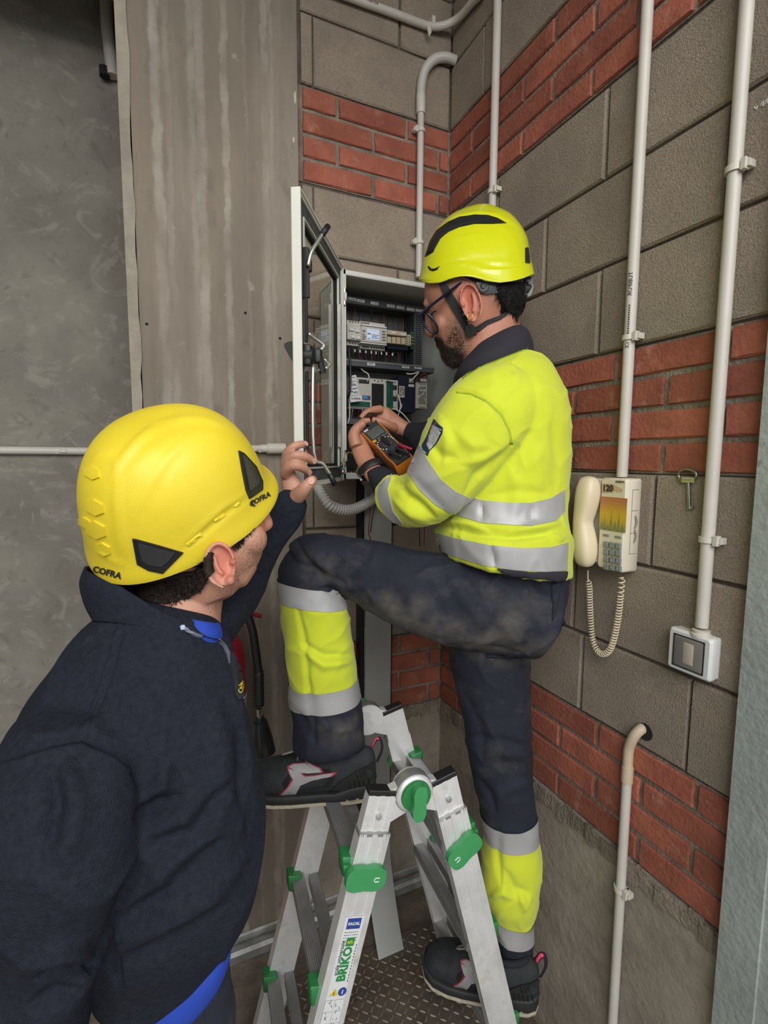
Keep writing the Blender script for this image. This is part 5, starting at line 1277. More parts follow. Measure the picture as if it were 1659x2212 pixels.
# ================================================================= worker on the ladder
w1 = empty('person', onZ(1080, 2160, .3), 'person in yellow high-visibility shirt and navy trousers standing on the ladder, working in the cabinet', 'person')
torso = [((1015, 812), (1142, 762), 1.18, 1.0), ((985, 845), (1188, 808), 1.18, 1.12), ((964, 905), (1217, 885), 1.17, 1.12), ((958, 985), (1221, 972), 1.17, 1.10), ((960, 1060), (1218, 1052), 1.17, 1.08),
         ((956, 1108), (1215, 1104), 1.17, 1.08), ((942, 1142), (1220, 1142), 1.17, 1.08), ((938, 1152), (1225, 1168), 1.17, 1.1), ((950, 1190), (1223, 1232), 1.17, 1.1), ((956, 1197), (1220, 1240), 1.17, 1.08)]
sleeveL = [((1040, 800), (1160, 905), 1.10, .95), ((985, 828), (1142, 945), 1.07, .95), ((945, 880), (1110, 985), 1.05, .95), ((918, 925), (1068, 1030), 1.05, .95), ((905, 960), (1018, 1078), 1.055, .98), ((880, 1018), (976, 1112), 1.07, .98),
           ((858, 1030), (925, 1136), 1.10, 1.0), ((842, 1026), (874, 1134), 1.125, 1.0), ((816, 1060), (832, 1118), 1.15, 1.2)]
sleeveL[7] = ((845, 1024), (876, 1134), 1.12, .9); sleeveL[8] = ((817, 1052), (850, 1122), 1.14, .9)
sleeveR = [((985, 850), (1075, 890), 1.30, 1.0), ((955, 900), (1040, 985), 1.33, .9), ((930, 900), (960, 1000), 1.36, .9)]
shirt = fuse([loft(torso, 48), loft(sleeveL, 40), loft(sleeveR, 30)], .0042, 7, .5)
folds = [([(1000, 1085), (1030, 1030), (1090, 985), (1106, 962)], 9, -.007), ([(1106, 962), (1102, 930), (1085, 895), (1050, 865)], 5, -.0035), ([(1050, 865), (1020, 850), (985, 848)], 5, -.003),
         ([(950, 900), (970, 960), (960, 1000)], 10, .004), ([(930, 960), (955, 985), (985, 990)], 8, -.004), ([(985, 930), (1020, 960), (1060, 965)], 12, .004), ([(1000, 1000), (1045, 990), (1080, 970)], 9, .004),
         ([(860, 1040), (880, 1070), (905, 1090), (940, 1120)], 7, -.006), ([(850, 1080), (880, 1105), (925, 1128)], 7, .004), ([(895, 1030), (930, 1075), (965, 1105)], 8, -.003), ([(840, 1030), (862, 1046), (880, 1040)], 6, -.004),
         ([(1100, 1010), (1120, 1060), (1110, 1120)], 12, .003), ([(1150, 950), (1165, 1020), (1160, 1080)], 14, .003), ([(1195, 900), (1205, 1000), (1200, 1060)], 10, -.003), ([(1060, 1070), (1120, 1060), (1180, 1065)], 9, -.003),
         ([(960, 1135), (1020, 1150), (1100, 1160), (1200, 1150)], 8, -.007), ([(950, 1125), (1010, 1135), (1060, 1150)], 6, .005), ([(1100, 1150), (1160, 1140), (1215, 1128)], 6, .005), ([(1190, 1150), (1210, 1165), (1224, 1160)], 5, .004), ([(1060, 1180), (1070, 1225)], 5, -.004), ([(1040, 1085), (1042, 1128)], 4, -.003), ([(1148, 1090), (1150, 1135)], 5, -.003),
         ([(1000, 800), (1060, 800), (1120, 780)], 14, .003), ([(1130, 800), (1170, 850), (1195, 900)], 16, .003)]
sculpt(shirt, folds, .003, 9, (1, 1, .8), 0, .0035, 13, 1.9)
so = build_skin(shirt, 'shirt', 'hivis', w1); sbv = bvh_of(shirt)
def strip(rings, i0, i1, bvh, parent, name='reflective_band', lift=.0022, nsub=8, nseg=56):
    conform(bvh, band_of(rings, i0, i1, lift, nseg, nsub), lift).build(name, 'reflective', parent, True)
# reflective bands: settled on the cloth where the tape runs
def tape(bvh, poly, parent, thick=.0022, name='reflective_band', m='reflective', step=6): return patch(bvh, poly, .0, thick, step).build(name, m, parent, True, 50)
tape(sbv, [(906, 960), (925, 995), (952, 1035), (985, 1062), (1018, 1078), (976, 1110), (940, 1090), (906, 1058), (881, 1019)], so)
tape(sbv, [(846, 1024), (838, 1058), (850, 1104), (872, 1133), (850, 1128), (834, 1112), (822, 1092), (816, 1068), (820, 1050)], so)
tape(sbv, [(1022, 1075), (1043, 1081), (1100, 1086), (1148, 1086), (1190, 1076), (1219, 1058), (1219, 1104), (1200, 1126), (1148, 1137), (1039, 1130), (1000, 1118), (978, 1107)], so)
tape(sbv, [(938, 1150), (990, 1164), (1060, 1178), (1130, 1184), (1190, 1182), (1226, 1172), (1224, 1232), (1180, 1235), (1110, 1231), (1050, 1222), (990, 1204), (950, 1190)], so)
patch(sbv, [(1100, 958), (1108, 960), (1103, 930), (1086, 895), (1052, 864), (1018, 848), (986, 846), (986, 850), (1018, 853), (1049, 869), (1081, 899), (1098, 932)], 0, .0009, 5).build('armhole_seam', 'seam', so, True)
patch(sbv, [(998, 815), (1040, 790), (1090, 770), (1140, 752), (1140, 756), (1092, 775), (1042, 795), (1001, 820)], 0, .0009, 5).build('yoke_seam', 'seam', so, True)
bd = patch(sbv, [(938, 905), (948, 917), (957, 924), (956, 936), (944, 958), (928, 975), (924, 985), (912, 972), (913, 960), (922, 945), (930, 925)], 0, .0018, 4).build('arm_badge', 'badge_dark', so, True, 50)
patch(sbv, [(934, 918), (944, 926), (953, 935), (942, 957), (928, 973), (922, 962), (926, 946)], .0016, .0006, 4).build('badge_field', 'badge_grey', bd, True)
text_patch(sbv, 'YWEST', (946, 926), (.82, .55), (.5, -.82), 6.2, .0028, .12).build('badge_print', 'label_white', bd)
text_patch(sbv, '=  -\n- = -\n-  =', (938, 950), (.8, .6), (.55, -.8), 5, .0032).build('badge_print', 'ink', bd)
patch(sbv, [(939, 918), (945, 918), (942, 913)], .0018, .0006, 3).build('badge_mark', 'logo_red', bd)
text_patch(sbv, 'FLAME', (917, 975), (.6, .8), (.75, -.6), 5, .0028, .1).build('badge_print', 'label_white', bd)
# collar, shirt tail, black sleeves of the under-layer
col_ = [((992, 800), (1140, 712), 1.18, .95), ((996, 806), (1141, 728), 1.18, 1.0), ((1000, 815), (1146, 752), 1.18, 1.02)]
cm = loft([((1002, 778), (1128, 712), 1.18, .86), ((988, 800), (1139, 724), 1.18, .9), ((980, 822), (1148, 752), 1.18, .98), ((990, 842), (1150, 785), 1.18, .98)], 40, 6, 2.1, True)
cmb = sculpt(cm, [], .0015, 20); cmb.build('collar', 'collar_cloth', w1, True, 60)
usl = [((868, 1030), (838, 1112), 1.14, .9), ((850, 1018), (815, 1072), 1.15, .9), ((836, 1012), (797, 1042), 1.165, .95), ((830, 1011), (791, 1030), 1.17, .95)]
us = sculpt(loft(usl, 32, 8), [([(800, 1045), (830, 1030)], 4, -.003), ([(812, 1062), (845, 1035)], 5, -.003), ([(806, 1053), (838, 1032)], 4, .003)], .001, 40); us.build('undersleeve', 'black_cloth', w1, True)
usr = [((960, 905), (930, 1000), 1.36, .8), ((915, 914), (898, 980), 1.385, .85), ((896, 914), (880, 952), 1.40, .9), ((889, 914), (874, 947), 1.405, .9)]
sculpt(loft(usr, 32, 6), [], .001, 40).build('undersleeve', 'black_cloth', w1, True)
# trousers
pelvis = [((1000, 1185), (1224, 1215), 1.17, 1.1), ((1005, 1240), (1218, 1252), 1.17, 1.12), ((1010, 1310), (1210, 1325), 1.175, 1.1), ((1035, 1375), (1180, 1385), 1.18, 1.0), ((1060, 1400), (1140, 1410), 1.18, .9)]
thigh = [((1205, 1248), (1150, 1418), 1.13, .95), ((1120, 1222), (1090, 1410), 1.125, .95), ((1030, 1208), (1010, 1400), 1.125, .92), ((940, 1194), (925, 1380), 1.13, .92), ((860, 1180), (850, 1347), 1.14, .92), ((785, 1166), (785, 1310), 1.15, .92), ((715, 1155), (742, 1288), 1.16, .92), ((660, 1152), (722, 1275), 1.165, .9), ((622, 1176), (700, 1270), 1.165, .88)]
shin = [((622, 1190), (700, 1190), 1.165, .8), ((602, 1222), (728, 1238), 1.165, .92), ((601, 1248), (738, 1268), 1.17, .95), ((605, 1290), (751, 1310), 1.175, .95), ((613, 1370), (760, 1372), 1.185, .95), ((621, 1430), (766, 1425), 1.19, .95), ((625, 1466), (770, 1462), 1.20, .95), ((628, 1516), (777, 1510), 1.205, .95), ((636, 1555), (783, 1555), 1.21, .93), ((633, 1600), (788, 1596), 1.215, .9), ((638, 1612), (782, 1608), 1.217, .85)]
stand = [((985, 1330), (1165, 1340), 1.21, .95), ((968, 1395), (1145, 1390), 1.215, .95), ((985, 1480), (1142, 1480), 1.225, .95), ((1000, 1560), (1145, 1560), 1.23, .95), ((1012, 1640), (1148, 1640), 1.235, .95), ((1028, 1710), (1153, 1710), 1.24, .95), ((1038, 1757), (1156, 1757), 1.245, .95), ((1045, 1803), (1160, 1805), 1.25, .95), ((1040, 1865), (1166, 1852), 1.255, .95), ((1042, 1925), (1160, 1935), 1.26, .95), ((1058, 1962), (1152, 1976), 1.265, .95), ((1066, 2008), (1153, 2020), 1.27, .95), ((1072, 2055), (1150, 2050), 1.275, .95), ((1078, 2066), (1146, 2060), 1.276, .85)]
def zoned(rings, a, b, **k):
    m = loft(rings, 44, 6, **k); mm, ns = m.rows
    for i in range(mm - 1):
        if a * 6 <= i < b * 6:
            for j in range(ns): m.m[i * ns + j] = 1
    return m
tro = fuse([loft(pelvis, 44), loft(thigh, 44, 6), zoned(shin, 2.4, 6.5), zoned(stand, 6.5, 10.5)], .0045, 6, .5)
tf = [([(745, 1262), (690, 1235), (640, 1215)], 7, -.005), ([(735, 1270), (700, 1225), (650, 1180)], 9, .004), ([(752, 1300), (720, 1275), (690, 1270)], 6, -.006), ([(640, 1165), (655, 1195), (700, 1250)], 5, -.003),
      ([(880, 1200), (920, 1270), (960, 1330)], 14, -.004), ([(960, 1210), (1000, 1290), (1040, 1350)], 12, .005), ([(1000, 1215), (1050, 1290), (1100, 1340)], 12, -.005), ([(1060, 1225), (1110, 1290), (1150, 1330)], 12, .005), ([(1000, 1250), (1080, 1330), (1120, 1390)], 14, .004), ([(830, 1180), (870, 1250), (890, 1320)], 16, .003), ([(1120, 1230), (1160, 1280), (1190, 1300)], 10, -.005),
      ([(650, 1390), (700, 1420), (766, 1415)], 6, -.006), ([(650, 1400), (700, 1435), (766, 1428)], 8, .006), ([(640, 1300), (660, 1400), (668, 1520)], 5, -.004), ([(668, 1470), (676, 1560), (680, 1610)], 6, -.005), ([(640, 1530), (660, 1570), (675, 1600)], 8, -.005), ([(690, 1560), (730, 1580), (780, 1565)], 8, .004),
      ([(1010, 1590), (1060, 1600), (1140, 1610)], 8, -.004), ([(1020, 1640), (1080, 1625), (1140, 1630)], 9, .004), ([(1030, 1680), (1060, 1720), (1072, 1757)], 7, -.005), ([(1075, 1720), (1110, 1700), (1150, 1690)], 9, .004), ([(1080, 1790), (1076, 1850), (1082, 1910)], 6, -.005), ([(1090, 1880), (1110, 1925), (1150, 1935)], 8, -.006), ([(1060, 1935), (1085, 1925), (1110, 1940)], 7, .006), ([(1120, 1930), (1135, 1960), (1150, 1940)], 6, .005), ([(1000, 1500), (1035, 1560), (1045, 1640)], 9, -.004), ([(1130, 1500), (1125, 1600), (1140, 1700)], 9, .003), ([(970, 1395), (1040, 1402), (1130, 1412)], 6, -.006)]
sculpt(tro, tf, .0030, 10, (1, 1, .8), 4.0, .0035, 12, 1.7)
Pt, _z = project(tro.v)
dust = .62 * soft_in(Pt, [(765, 1300), (850, 1348), (960, 1388), (1140, 1412), (1120, 1375), (950, 1350), (850, 1300)], 60) + .35 * soft_in(Pt, [(690, 1550), (780, 1545), (780, 1600), (700, 1605)], 30) + .35 * soft_in(Pt, [(640, 1180), (690, 1200), (740, 1260), (660, 1240)], 30)
to = build_skin(tro, 'trousers', ['navy_cloth', 'hivis'], w1, {'dust': np.clip(dust, 0, 1)}); tbv = bvh_of(tro)
def leg_tape(poly, **k): tape(tbv, poly, to, **k)
strip(shin, 2, 3, tbv, to); strip(shin, 6, 7, tbv, to); strip(stand, 6, 7, tbv, to); strip(stand, 10, 11, tbv, to)
ptb = bvh_of(shirt, tro)
patch(ptb, [(1075, 1228), (1150, 1236), (1223, 1234), (1221, 1246), (1214, 1257), (1180, 1250), (1130, 1246), (1090, 1240)], .0, .005, 5).build('shirt_tail', 'collar_cloth', w1, True)
patch(tbv, [(1020, 1215), (1100, 1228), (1215, 1240), (1216, 1256), (1100, 1244), (1020, 1230)], 0, .003, 6).build('belt', 'black_cloth', to, True)
patch(tbv, [(948, 1178), (958, 1172), (972, 1180), (990, 1200), (975, 1206), (958, 1196)], .002, .010, 4, True).build('glove_tip', 'black_cloth', to, True)
patch(tbv, [(1050, 1412), (1090, 1416), (1140, 1410), (1150, 1416), (1095, 1424), (1050, 1420)], -.001, .004, 5).build('pocket_edge', 'navy_cloth', to, True)
patch(tbv, [(1196, 1262), (1206, 1266), (1205, 1300), (1198, 1330), (1192, 1340), (1194, 1300)], 0, .004, 5).build('rear_pocket', 'black_cloth', to, True)
MB().tube([at(1187, 1352, 1.1), at(1182, 1385, 1.1), at(1165, 1410, 1.11), at(1142, 1421, 1.12)], .0022, 6, sub=5).build('blue_loop', 'blue_shirt', to, True)
patch(tbv, [(1190, 1262), (1204, 1258), (1206, 1290), (1200, 1305), (1192, 1300)], 0, .006, 5).build('belt_loop', 'navy_cloth', to, True)
pq = MB().tube([at(1200, 1300, 1.09), at(1206, 1325, 1.085), at(1212, 1350, 1.085)], [.010, .014, .016], 8, flat=.4); pq.build('hanging_pouch', 'navy_cloth', to, True)
# ---- head, hands and the rest of the body as one skin
head = [((1000, 474), (1070, 474), 1.19, .8), ((966, 500), (1100, 500), 1.19, .66), ((942, 540), (1118, 538), 1.19, .66), ((927, 580), (1126, 575), 1.185, .70), ((918, 610), (1128, 606), 1.18, .74), ((917, 645), (1126, 640), 1.18, .75), ((925, 668), (1120, 672), 1.18, .74), ((934, 695), (1098, 705), 1.18, .74), ((938, 722), (1075, 730), 1.18, .74), ((948, 748), (1052, 750), 1.18, .74), ((958, 772), (1030, 770), 1.18, .72), ((970, 790), (1008, 788), 1.18, .7)]
neck = [((985, 680), (1120, 640), 1.18, .72), ((990, 735), (1120, 700), 1.18, .76), ((990, 800), (1136, 752), 1.185, .85), ((1000, 860), (1160, 820), 1.19, .95)]
nose = MB().tube([at(925, 664, 1.215), at(926, 695, 1.215), at(929, 716, 1.212), at(938, 722, 1.21)], [.008, .010, .0125, .010], 10, sub=3)
chin = MB().tube([at(962, 745, 1.20), at(968, 772, 1.19), at(984, 786, 1.17)], [.018, .017, .013], 12, sub=3)
lips = MB().tube([at(950, 740, 1.2), at(952, 750, 1.2)], [.011, .011], 10); brow = ball(at(925, 655, 1.175), .012)
cheek = ball(at(958, 700, 1.163), .028)
ec_ = at(1012, 655, 1.094); fw = at(1060, 655, 1.1) - at(1012, 655, 1.1); upv_ = at(1004, 600, 1.1) - at(1012, 655, 1.1); on = unit(CAM - ec_)
ears = ear(ec_, unit(fw) + on * .15, upv_, unit(on + unit(fw) * .35), .043, .088)
core = loft([((1040, 770), (1130, 770), 1.18, .9), ((1010, 850), (1170, 850), 1.18, 1.0), ((1000, 1000), (1190, 1000), 1.18, 1.0), ((1020, 1150), (1195, 1150), 1.18, 1.0), ((1030, 1260), (1190, 1280), 1.18, 1.0), ((1060, 1340), (1150, 1350), 1.18, 1.0)], 24, 4)
def limb(rings, f): return loft([(((l[0] * (1 + f) + r[0] * (1 - f)) / 2, (l[1] * (1 + f) + r[1] * (1 - f)) / 2), ((l[0] * (1 - f) + r[0] * (1 + f)) / 2, (l[1] * (1 - f) + r[1] * (1 + f)) / 2), d, th) for (l, r, d, th) in rings], 24, 4)
armL = limb(sleeveL[:8] , .62); foreL = loft([((850, 1050), (880, 1100), 1.12, .8), ((836, 1022), (806, 1052), 1.155, .8), ((826, 1010), (782, 1022), 1.175, .72), ((815, 996), (771, 1004), 1.19, .62), ((806, 980), (762, 982), 1.205, .6), ((797, 958), (756, 958), 1.22, .62), ((788, 938), (758, 940), 1.235, .6)], 26, 5)
thumbL = finger([(770, 965, 1.20), (764, 942, 1.205), (770, 926, 1.21), (780, 918, 1.21), (788, 914, 1.212)], [.0165, .0145, .0118, .0108, .0085])
fgL = [finger([(780, 945, 1.235), (776, 925, 1.265), (783, 912, 1.285), (800, 908, 1.29)], [.0115, .0105, .0095, .0075]), finger([(784, 955, 1.24), (786, 945, 1.275), (802, 938, 1.29), (822, 934, 1.285)], [.0115, .0105, .0095, .008]),
       finger([(792, 965, 1.235), (798, 957, 1.27), (815, 950, 1.285), (832, 946, 1.28)], [.0112, .0102, .0092, .008]), finger([(800, 976, 1.225), (808, 970, 1.26), (824, 964, 1.27), (838, 960, 1.265)], [.010, .009, .008, .007])]
armR = limb(usr, .7); palmR = loft([((890, 918), (878, 944), 1.40, .8), ((872, 906), (866, 941), 1.405, .72), ((855, 893), (850, 936), 1.405, .6), ((838, 880), (834, 926), 1.40, .55), ((826, 878), (818, 914), 1.395, .5), ((818, 880), (811, 902), 1.39, .5)], 26, 5)
fgR = [finger([(824, 884, 1.38), (806, 886, 1.365), (791, 892, 1.355), (779, 904, 1.35)], [.0125, .0108, .0098, .0075]), finger([(822, 892, 1.40), (804, 897, 1.40), (790, 904, 1.395), (781, 911, 1.39)], [.0115, .0105, .0095, .0075]),
       finger([(828, 904, 1.41), (815, 908, 1.425), (806, 912, 1.42)], [.011, .010, .008]), finger([(834, 914, 1.41), (824, 919, 1.425), (816, 921, 1.42)], [.0098, .009, .0072]), finger([(852, 925, 1.385), (838, 918, 1.365), (822, 911, 1.355), (803, 907, 1.35)], [.0145, .0125, .0112, .0085])]
legs = [limb(thigh, .66), limb(shin, .6), limb(stand, .6)]
arm2 = limb([((985, 850), (1075, 890), 1.28, 1.0), ((955, 900), (1040, 985), 1.33, .9), ((930, 900), (960, 1000), 1.36, .9), ((905, 910), (892, 965), 1.39, .9)], .7)
fine = fuse([loft(head, 44, 5), loft(neck, 36, 5), nose, chin, lips, brow, cheek, *ears, core, armL, foreL, thumbL, *fgL, arm2, armR, palmR, *fgR, *legs], .0024, 5, .5)
P, zd = project(fine.v); n_ = normals(fine)
near_head = (zd > 1.0) & (P[:, 1] < 815) & (P[:, 0] > 900)
beard = np.maximum(.95 * soft_in(P, [(936, 726), (950, 728), (962, 738), (975, 742), (1000, 748), (1012, 772), (1000, 800), (975, 805), (950, 790), (940, 750)], 12), .55 * soft_in(P, [(958, 735), (962, 705), (985, 670), (985, 640), (992, 640), (1000, 690), (1012, 730), (1012, 775), (985, 770), (960, 755)], 16)) * near_head
beard = np.maximum(beard, .62 * soft_in(P, [(955, 600), (1020, 596), (1030, 622), (1000, 616), (975, 624), (968, 640), (958, 620)], 12) * near_head)
beard = np.maximum(beard, .45 * soft_in(P, [(1045, 628), (1075, 640), (1080, 672), (1062, 665), (1050, 650)], 14) * near_head)
blush = .75 * soft_in(P, [(990, 612), (1020, 610), (1032, 650), (1020, 695), (1000, 690), (990, 650)], 14) * near_head + .35 * soft_in(P, [(1030, 640), (1080, 680), (1060, 720), (1030, 715)], 30) * near_head
blush = blush + .5 * soft_in(P, [(924, 705), (940, 705), (942, 728), (926, 725)], 8) * near_head
build_skin(fine, 'body', 'skin_a', w1, {'beard': beard, 'blush': np.clip(blush, 0, 1)})
hbv = bvh_of(fine)
hpoly = [(1070, 618), (1085, 612), (1135, 610), (1132, 640), (1128, 662), (1120, 682), (1112, 684), (1104, 678), (1094, 674), (1085, 666), (1078, 648)]
hr = patch(hbv, hpoly, .0, .007, 4, False); hr = sculpt(hr, [], .002, 120, (1, 1, .4)); strands(bvh_of(hr), hpoly, 420, .020, (.15, 1), .25, .0009, mb=hr, seed=4); hr.build('hair', 'hair', w1, True)
brd = strands(hbv, [(948, 742), (962, 744), (985, 752), (1003, 768), (998, 788), (980, 797), (964, 785), (955, 768)], 420, .008, (-.25, 1), .5, .0006, seed=8)
strands(hbv, [(938, 726), (952, 728), (962, 742), (954, 748), (944, 742)], 160, .009, (-.1, 1), .4, .0006, seed=9, mb=brd); strands(hbv, [(962, 735), (985, 700), (1000, 730), (1006, 762), (985, 752)], 260, .004, (-.2, 1), .5, .0004, seed=10, mb=brd); tag(brd.build('beard', 'hair_brown', w1), kind='stuff')
# spectacles, earring, wristwatch
gs = MB().tube([at(995, 612, 1.105), at(965, 634, 1.10), at(930, 661, 1.105), at(907, 681, 1.115)], .0078, 8, flat=.42).build('spectacles', 'frame_blue', w1, True, 60)
el = [at(927 + 17 * _c(a) - 7 * _s(a), 697 + 21 * _c(a) + 9 * _s(a), 1.128 + .006 * _c(a) + .01 * _s(a)) for a in np.linspace(0, 2 * math.pi, 30)]
MB().tube(el, .0028, 8, caps=False).build('lens_rim', 'frame_blue', gs, True); mb = MB(); mb.add(el[:-1], [tuple(range(len(el) - 1))]); mb.build('lens', 'lens', gs)
e0 = at(1015, 683, 1.075); MB().tube([e0 + V(0, 0, -.0) + (at(1015 + 5 * _s(a), 683 - 10 * _c(a), 1.075 + .005 * _s(a)) - e0) for a in np.linspace(.3, 5.9, 24)], .0009, 6).build('earring', 'gold', w1, True)
fa0, fa1 = at(803, 1014, 1.178), at(790, 992, 1.195); fax = unit(fa1 - fa0); ub_ = unit(np.cross(fax, unit(ray(800, 1000)))); vb_ = np.cross(fax, ub_)
vs = []; fs = []; n = 32
for k, (h, g_) in enumerate(((-.0095, 1.0), (-.008, 1.03), (.008, 1.03), (.0095, 1.0))):
    for j in range(n):
        a = 2 * math.pi * j / n; vs.append(fa0 + fax * h + ub_ * _c(a) * .0315 * g_ + vb_ * _s(a) * .026 * g_)
for k in range(3):
    for j in range(n): fs.append((k * n + j, k * n + (j + 1) % n, (k + 1) * n + (j + 1) % n, (k + 1) * n + j))
wst = MB().add(vs, fs).build('wristwatch', 'rubber', w1, True, 60)
sgn = -1 if topx(fa0 + ub_ * .03)[0] > 800 else 1
MB().obox(fa0 + ub_ * sgn * .0335 - fax * .004, fax * .017, vb_ * .014, ub_ * .003, bev=.002).build('watch_case', 'chrome', wst, True, 40)

fw_ = at(905, 735, 1.215) - at(1030, 690, 1.185)
face(w1, hbv, fine, [at(932, 680, 1.158), at(930, 674, 1.232)], at(944, 738, 1.205), fw_, at(925, 640, 1.2) - at(945, 740, 1.2), 'hair', .38)
# ------------------------------------------------------------ lime helmet of the worker on the ladder
def shell(mb, inner=.955):
    m, ns = mb.rows; v = np.array(mb.v).reshape(m, ns, 3); return v
hr_ = [((907, 606), (1150, 592), 1.18, .86), ((906, 600), (1149, 588), 1.18, .86), ((909, 588), (1146, 574), 1.18, .86), ((913, 568), (1141, 556), 1.18, .86), ((920, 540), (1139, 532), 1.18, .86), ((932, 512), (1134, 508), 1.18, .86), ((950, 486), (1120, 482), 1.18, .86), ((975, 463), (1100, 460), 1.18, .86), ((1003, 449), (1077, 448), 1.18, .86), ((1030, 441), (1056, 441), 1.18, .86), ((1042, 440), (1046, 440), 1.18, .86)]
hm = loft(hr_, 64, 6, 2.2, False, perp=False); m, ns = hm.rows; v = np.array(hm.v).reshape(m, ns, 3)
P, zd = project(v.reshape(-1, 3)); P = P.reshape(m, ns, 2)
wx = [905, 925, 950, 975, 1000, 1020, 1050, 1080, 1110, 1135, 1150]; wy = [0, 7, 6, -1, -4, -1, 7, 12, 11, 6, 0]
for i in range(m):
    wgt = max(0, 1 - i / 16.0); dy = np.interp(P[i, :, 0], wx, wy) * wgt
    v[i, :, 2] -= dy * 1.16 / F
cen = v[4].mean(axis=0); inn = cen + (v - cen) * .955; inn[0] = v[0] * .6 + inn[0] * .4
allv = np.concatenate([v.reshape(-1, 3), inn.reshape(-1, 3)]); k = m * ns; fs = []
for i in range(m - 1):
    for j in range(ns):
        a, b, c, d = i * ns + j, i * ns + (j + 1) % ns, (i + 1) * ns + (j + 1) % ns, (i + 1) * ns + j; fs += [(a, b, c, d), (k + d, k + c, k + b, k + a)]
fs += [(j, k + j, k + (j + 1) % ns, (j + 1) % ns) for j in range(ns)] + [tuple(range((m - 1) * ns, m * ns))]
hs_ = MB(); hs_.add(allv, fs); 
sculpt(hs_, [([(1130, 494), (1106, 480), (1070, 463), (1034, 458), (985, 466), (945, 493), (922, 528), (914, 562), (922, 578)], 3.5, .0035), ([(1132, 500), (1106, 487), (1070, 471), (1034, 466), (988, 474)], 4, -.002), ([(949, 577), (969, 565), (1006, 562), (1034, 568), (1061, 576), (1097, 576), (1148, 569)], 3.2, -.0030), ([(949, 583), (969, 571), (1006, 568), (1034, 574), (1061, 582), (1097, 582), (1148, 576)], 4, .0022),
             ([(978, 530), (988, 545), (1020, 555), (1060, 560)], 3, -.0012), ([(978, 530), (990, 515), (1040, 505), (1056, 496)], 3, .0014), ([(905, 606), (925, 612), (950, 610), (985, 598), (1010, 594), (1050, 605), (1080, 611), (1120, 608), (1149, 594)], 3, .002)])
hm1 = empty('hard_hat', at(1028, 600, 1.18), 'lime-yellow hard hat with a black crescent vent on the worker on the ladder', 'helmet')
hs_.build('shell', 'helmet_lime', hm1, True, 70); hb = bvh_of(hs_)
MB().add((cen + (v - cen) * .94).reshape(-1, 3)[:ns * 30], [(i * ns + j, i * ns + (j + 1) % ns, (i + 1) * ns + (j + 1) % ns, (i + 1) * ns + j) for i in range(29) for j in range(ns)]).build('liner', 'black_plastic', hm1, True)
vt = patch(hb, [(918, 555), (929, 521), (943, 498), (967, 480), (992, 469), (1025, 464), (1054, 465), (1075, 471.5), (1094, 482.5), (1061, 484), (1025, 484), (992, 491), (967, 502), (949, 518), (936, 545), (923, 553)], -.001, .0022, 4).build('vent', 'black_plastic', hm1, True, 40)
patch(hb, [(923, 550), (934, 525), (950, 505), (975, 490), (1000, 481), (1040, 476), (1060, 477), (1040, 480), (1000, 487), (975, 497), (953, 513), (938, 540)], .0008, .0022, 4).build('vent_grille', 'mesh_black', vt, True)
patch(hb, [(924, 576), (927, 575), (933, 581), (941, 580), (950, 575), (945, 583), (936, 586), (929, 584)], 0, .0012, 3).build('side_slot', 'black_plastic', hm1, True)
patch(hb, [(1134, 536), (1139, 536), (1143, 569), (1134, 567)], 0, .0035, 4).build('rear_clip', 'black_plastic', hm1, True, 40)
cr_ = loft([((960, 600), (1128, 596), 1.18, .78), ((1000, 612), (1122, 612), 1.18, .80), ((1020, 626), (1120, 628), 1.18, .80)], 40, 5, perp=False)
hv2 = bvh_of(fine, cr_)
def strapp(poly, lift=.002, th=.0018, name='chin_strap', m='strap', par=hm1, step=4): return patch(hv2, poly, lift, th, step).build(name, m, par, True, 50)
strapp([(944, 602), (958, 602), (985, 646), (1013, 695), (1004, 716), (996, 702), (966, 648)], .003)
strapp([(1028, 706), (1050, 692), (1078, 682), (1100, 664), (1122, 638), (1126, 644), (1106, 672), (1082, 690), (1054, 702), (1034, 718)], .003)
strapp([(1006, 702), (1018, 700), (1033, 712), (1030, 724), (1014, 729), (1003, 722)], .005, .006, 'buckle', 'black_plastic', step=3)
hb_ = strapp([(1028, 612), (1040, 605), (1062, 608), (1108, 610), (1124, 604), (1122, 634), (1100, 638), (1070, 634), (1048, 636), (1034, 632)], .003, .003, 'headband', 'grey_plastic')
strapp([(1000, 597), (1040, 596), (1150, 598), (1146, 622), (1134, 640), (1122, 640), (1118, 622), (1090, 610), (1050, 606), (1028, 612), (1014, 604)], .001, .002, 'inner_padding', 'black_plastic')
q, nn = hit(hv2, 1043, 620); MB().lathe(q + nn * .004, nn, [(0, .0135), (.003, .0135), (.004, .009), (.003, .006), (.005, .005)], 20).build('headband_pivot', 'black_plastic', hm1, True, 40)
for x in (1068, 1088): 
    patch(hv2, smoothpoly([(x - 8, 616), (x, 618), (x + 8, 627), (x + 4, 629), (x - 4, 623)], 3), .0055, .0008, 3).build('headband_slot', 'black_plastic', hm1)
kq = at(1141, 626, 1.18); MB().lathe(kq, unit(at(1160, 630, 1.17) - kq), [(-.004, .016), (.003, .0165), (.006, .014)], 20).build('adjuster_knob', 'label_white', hm1, True, 40)

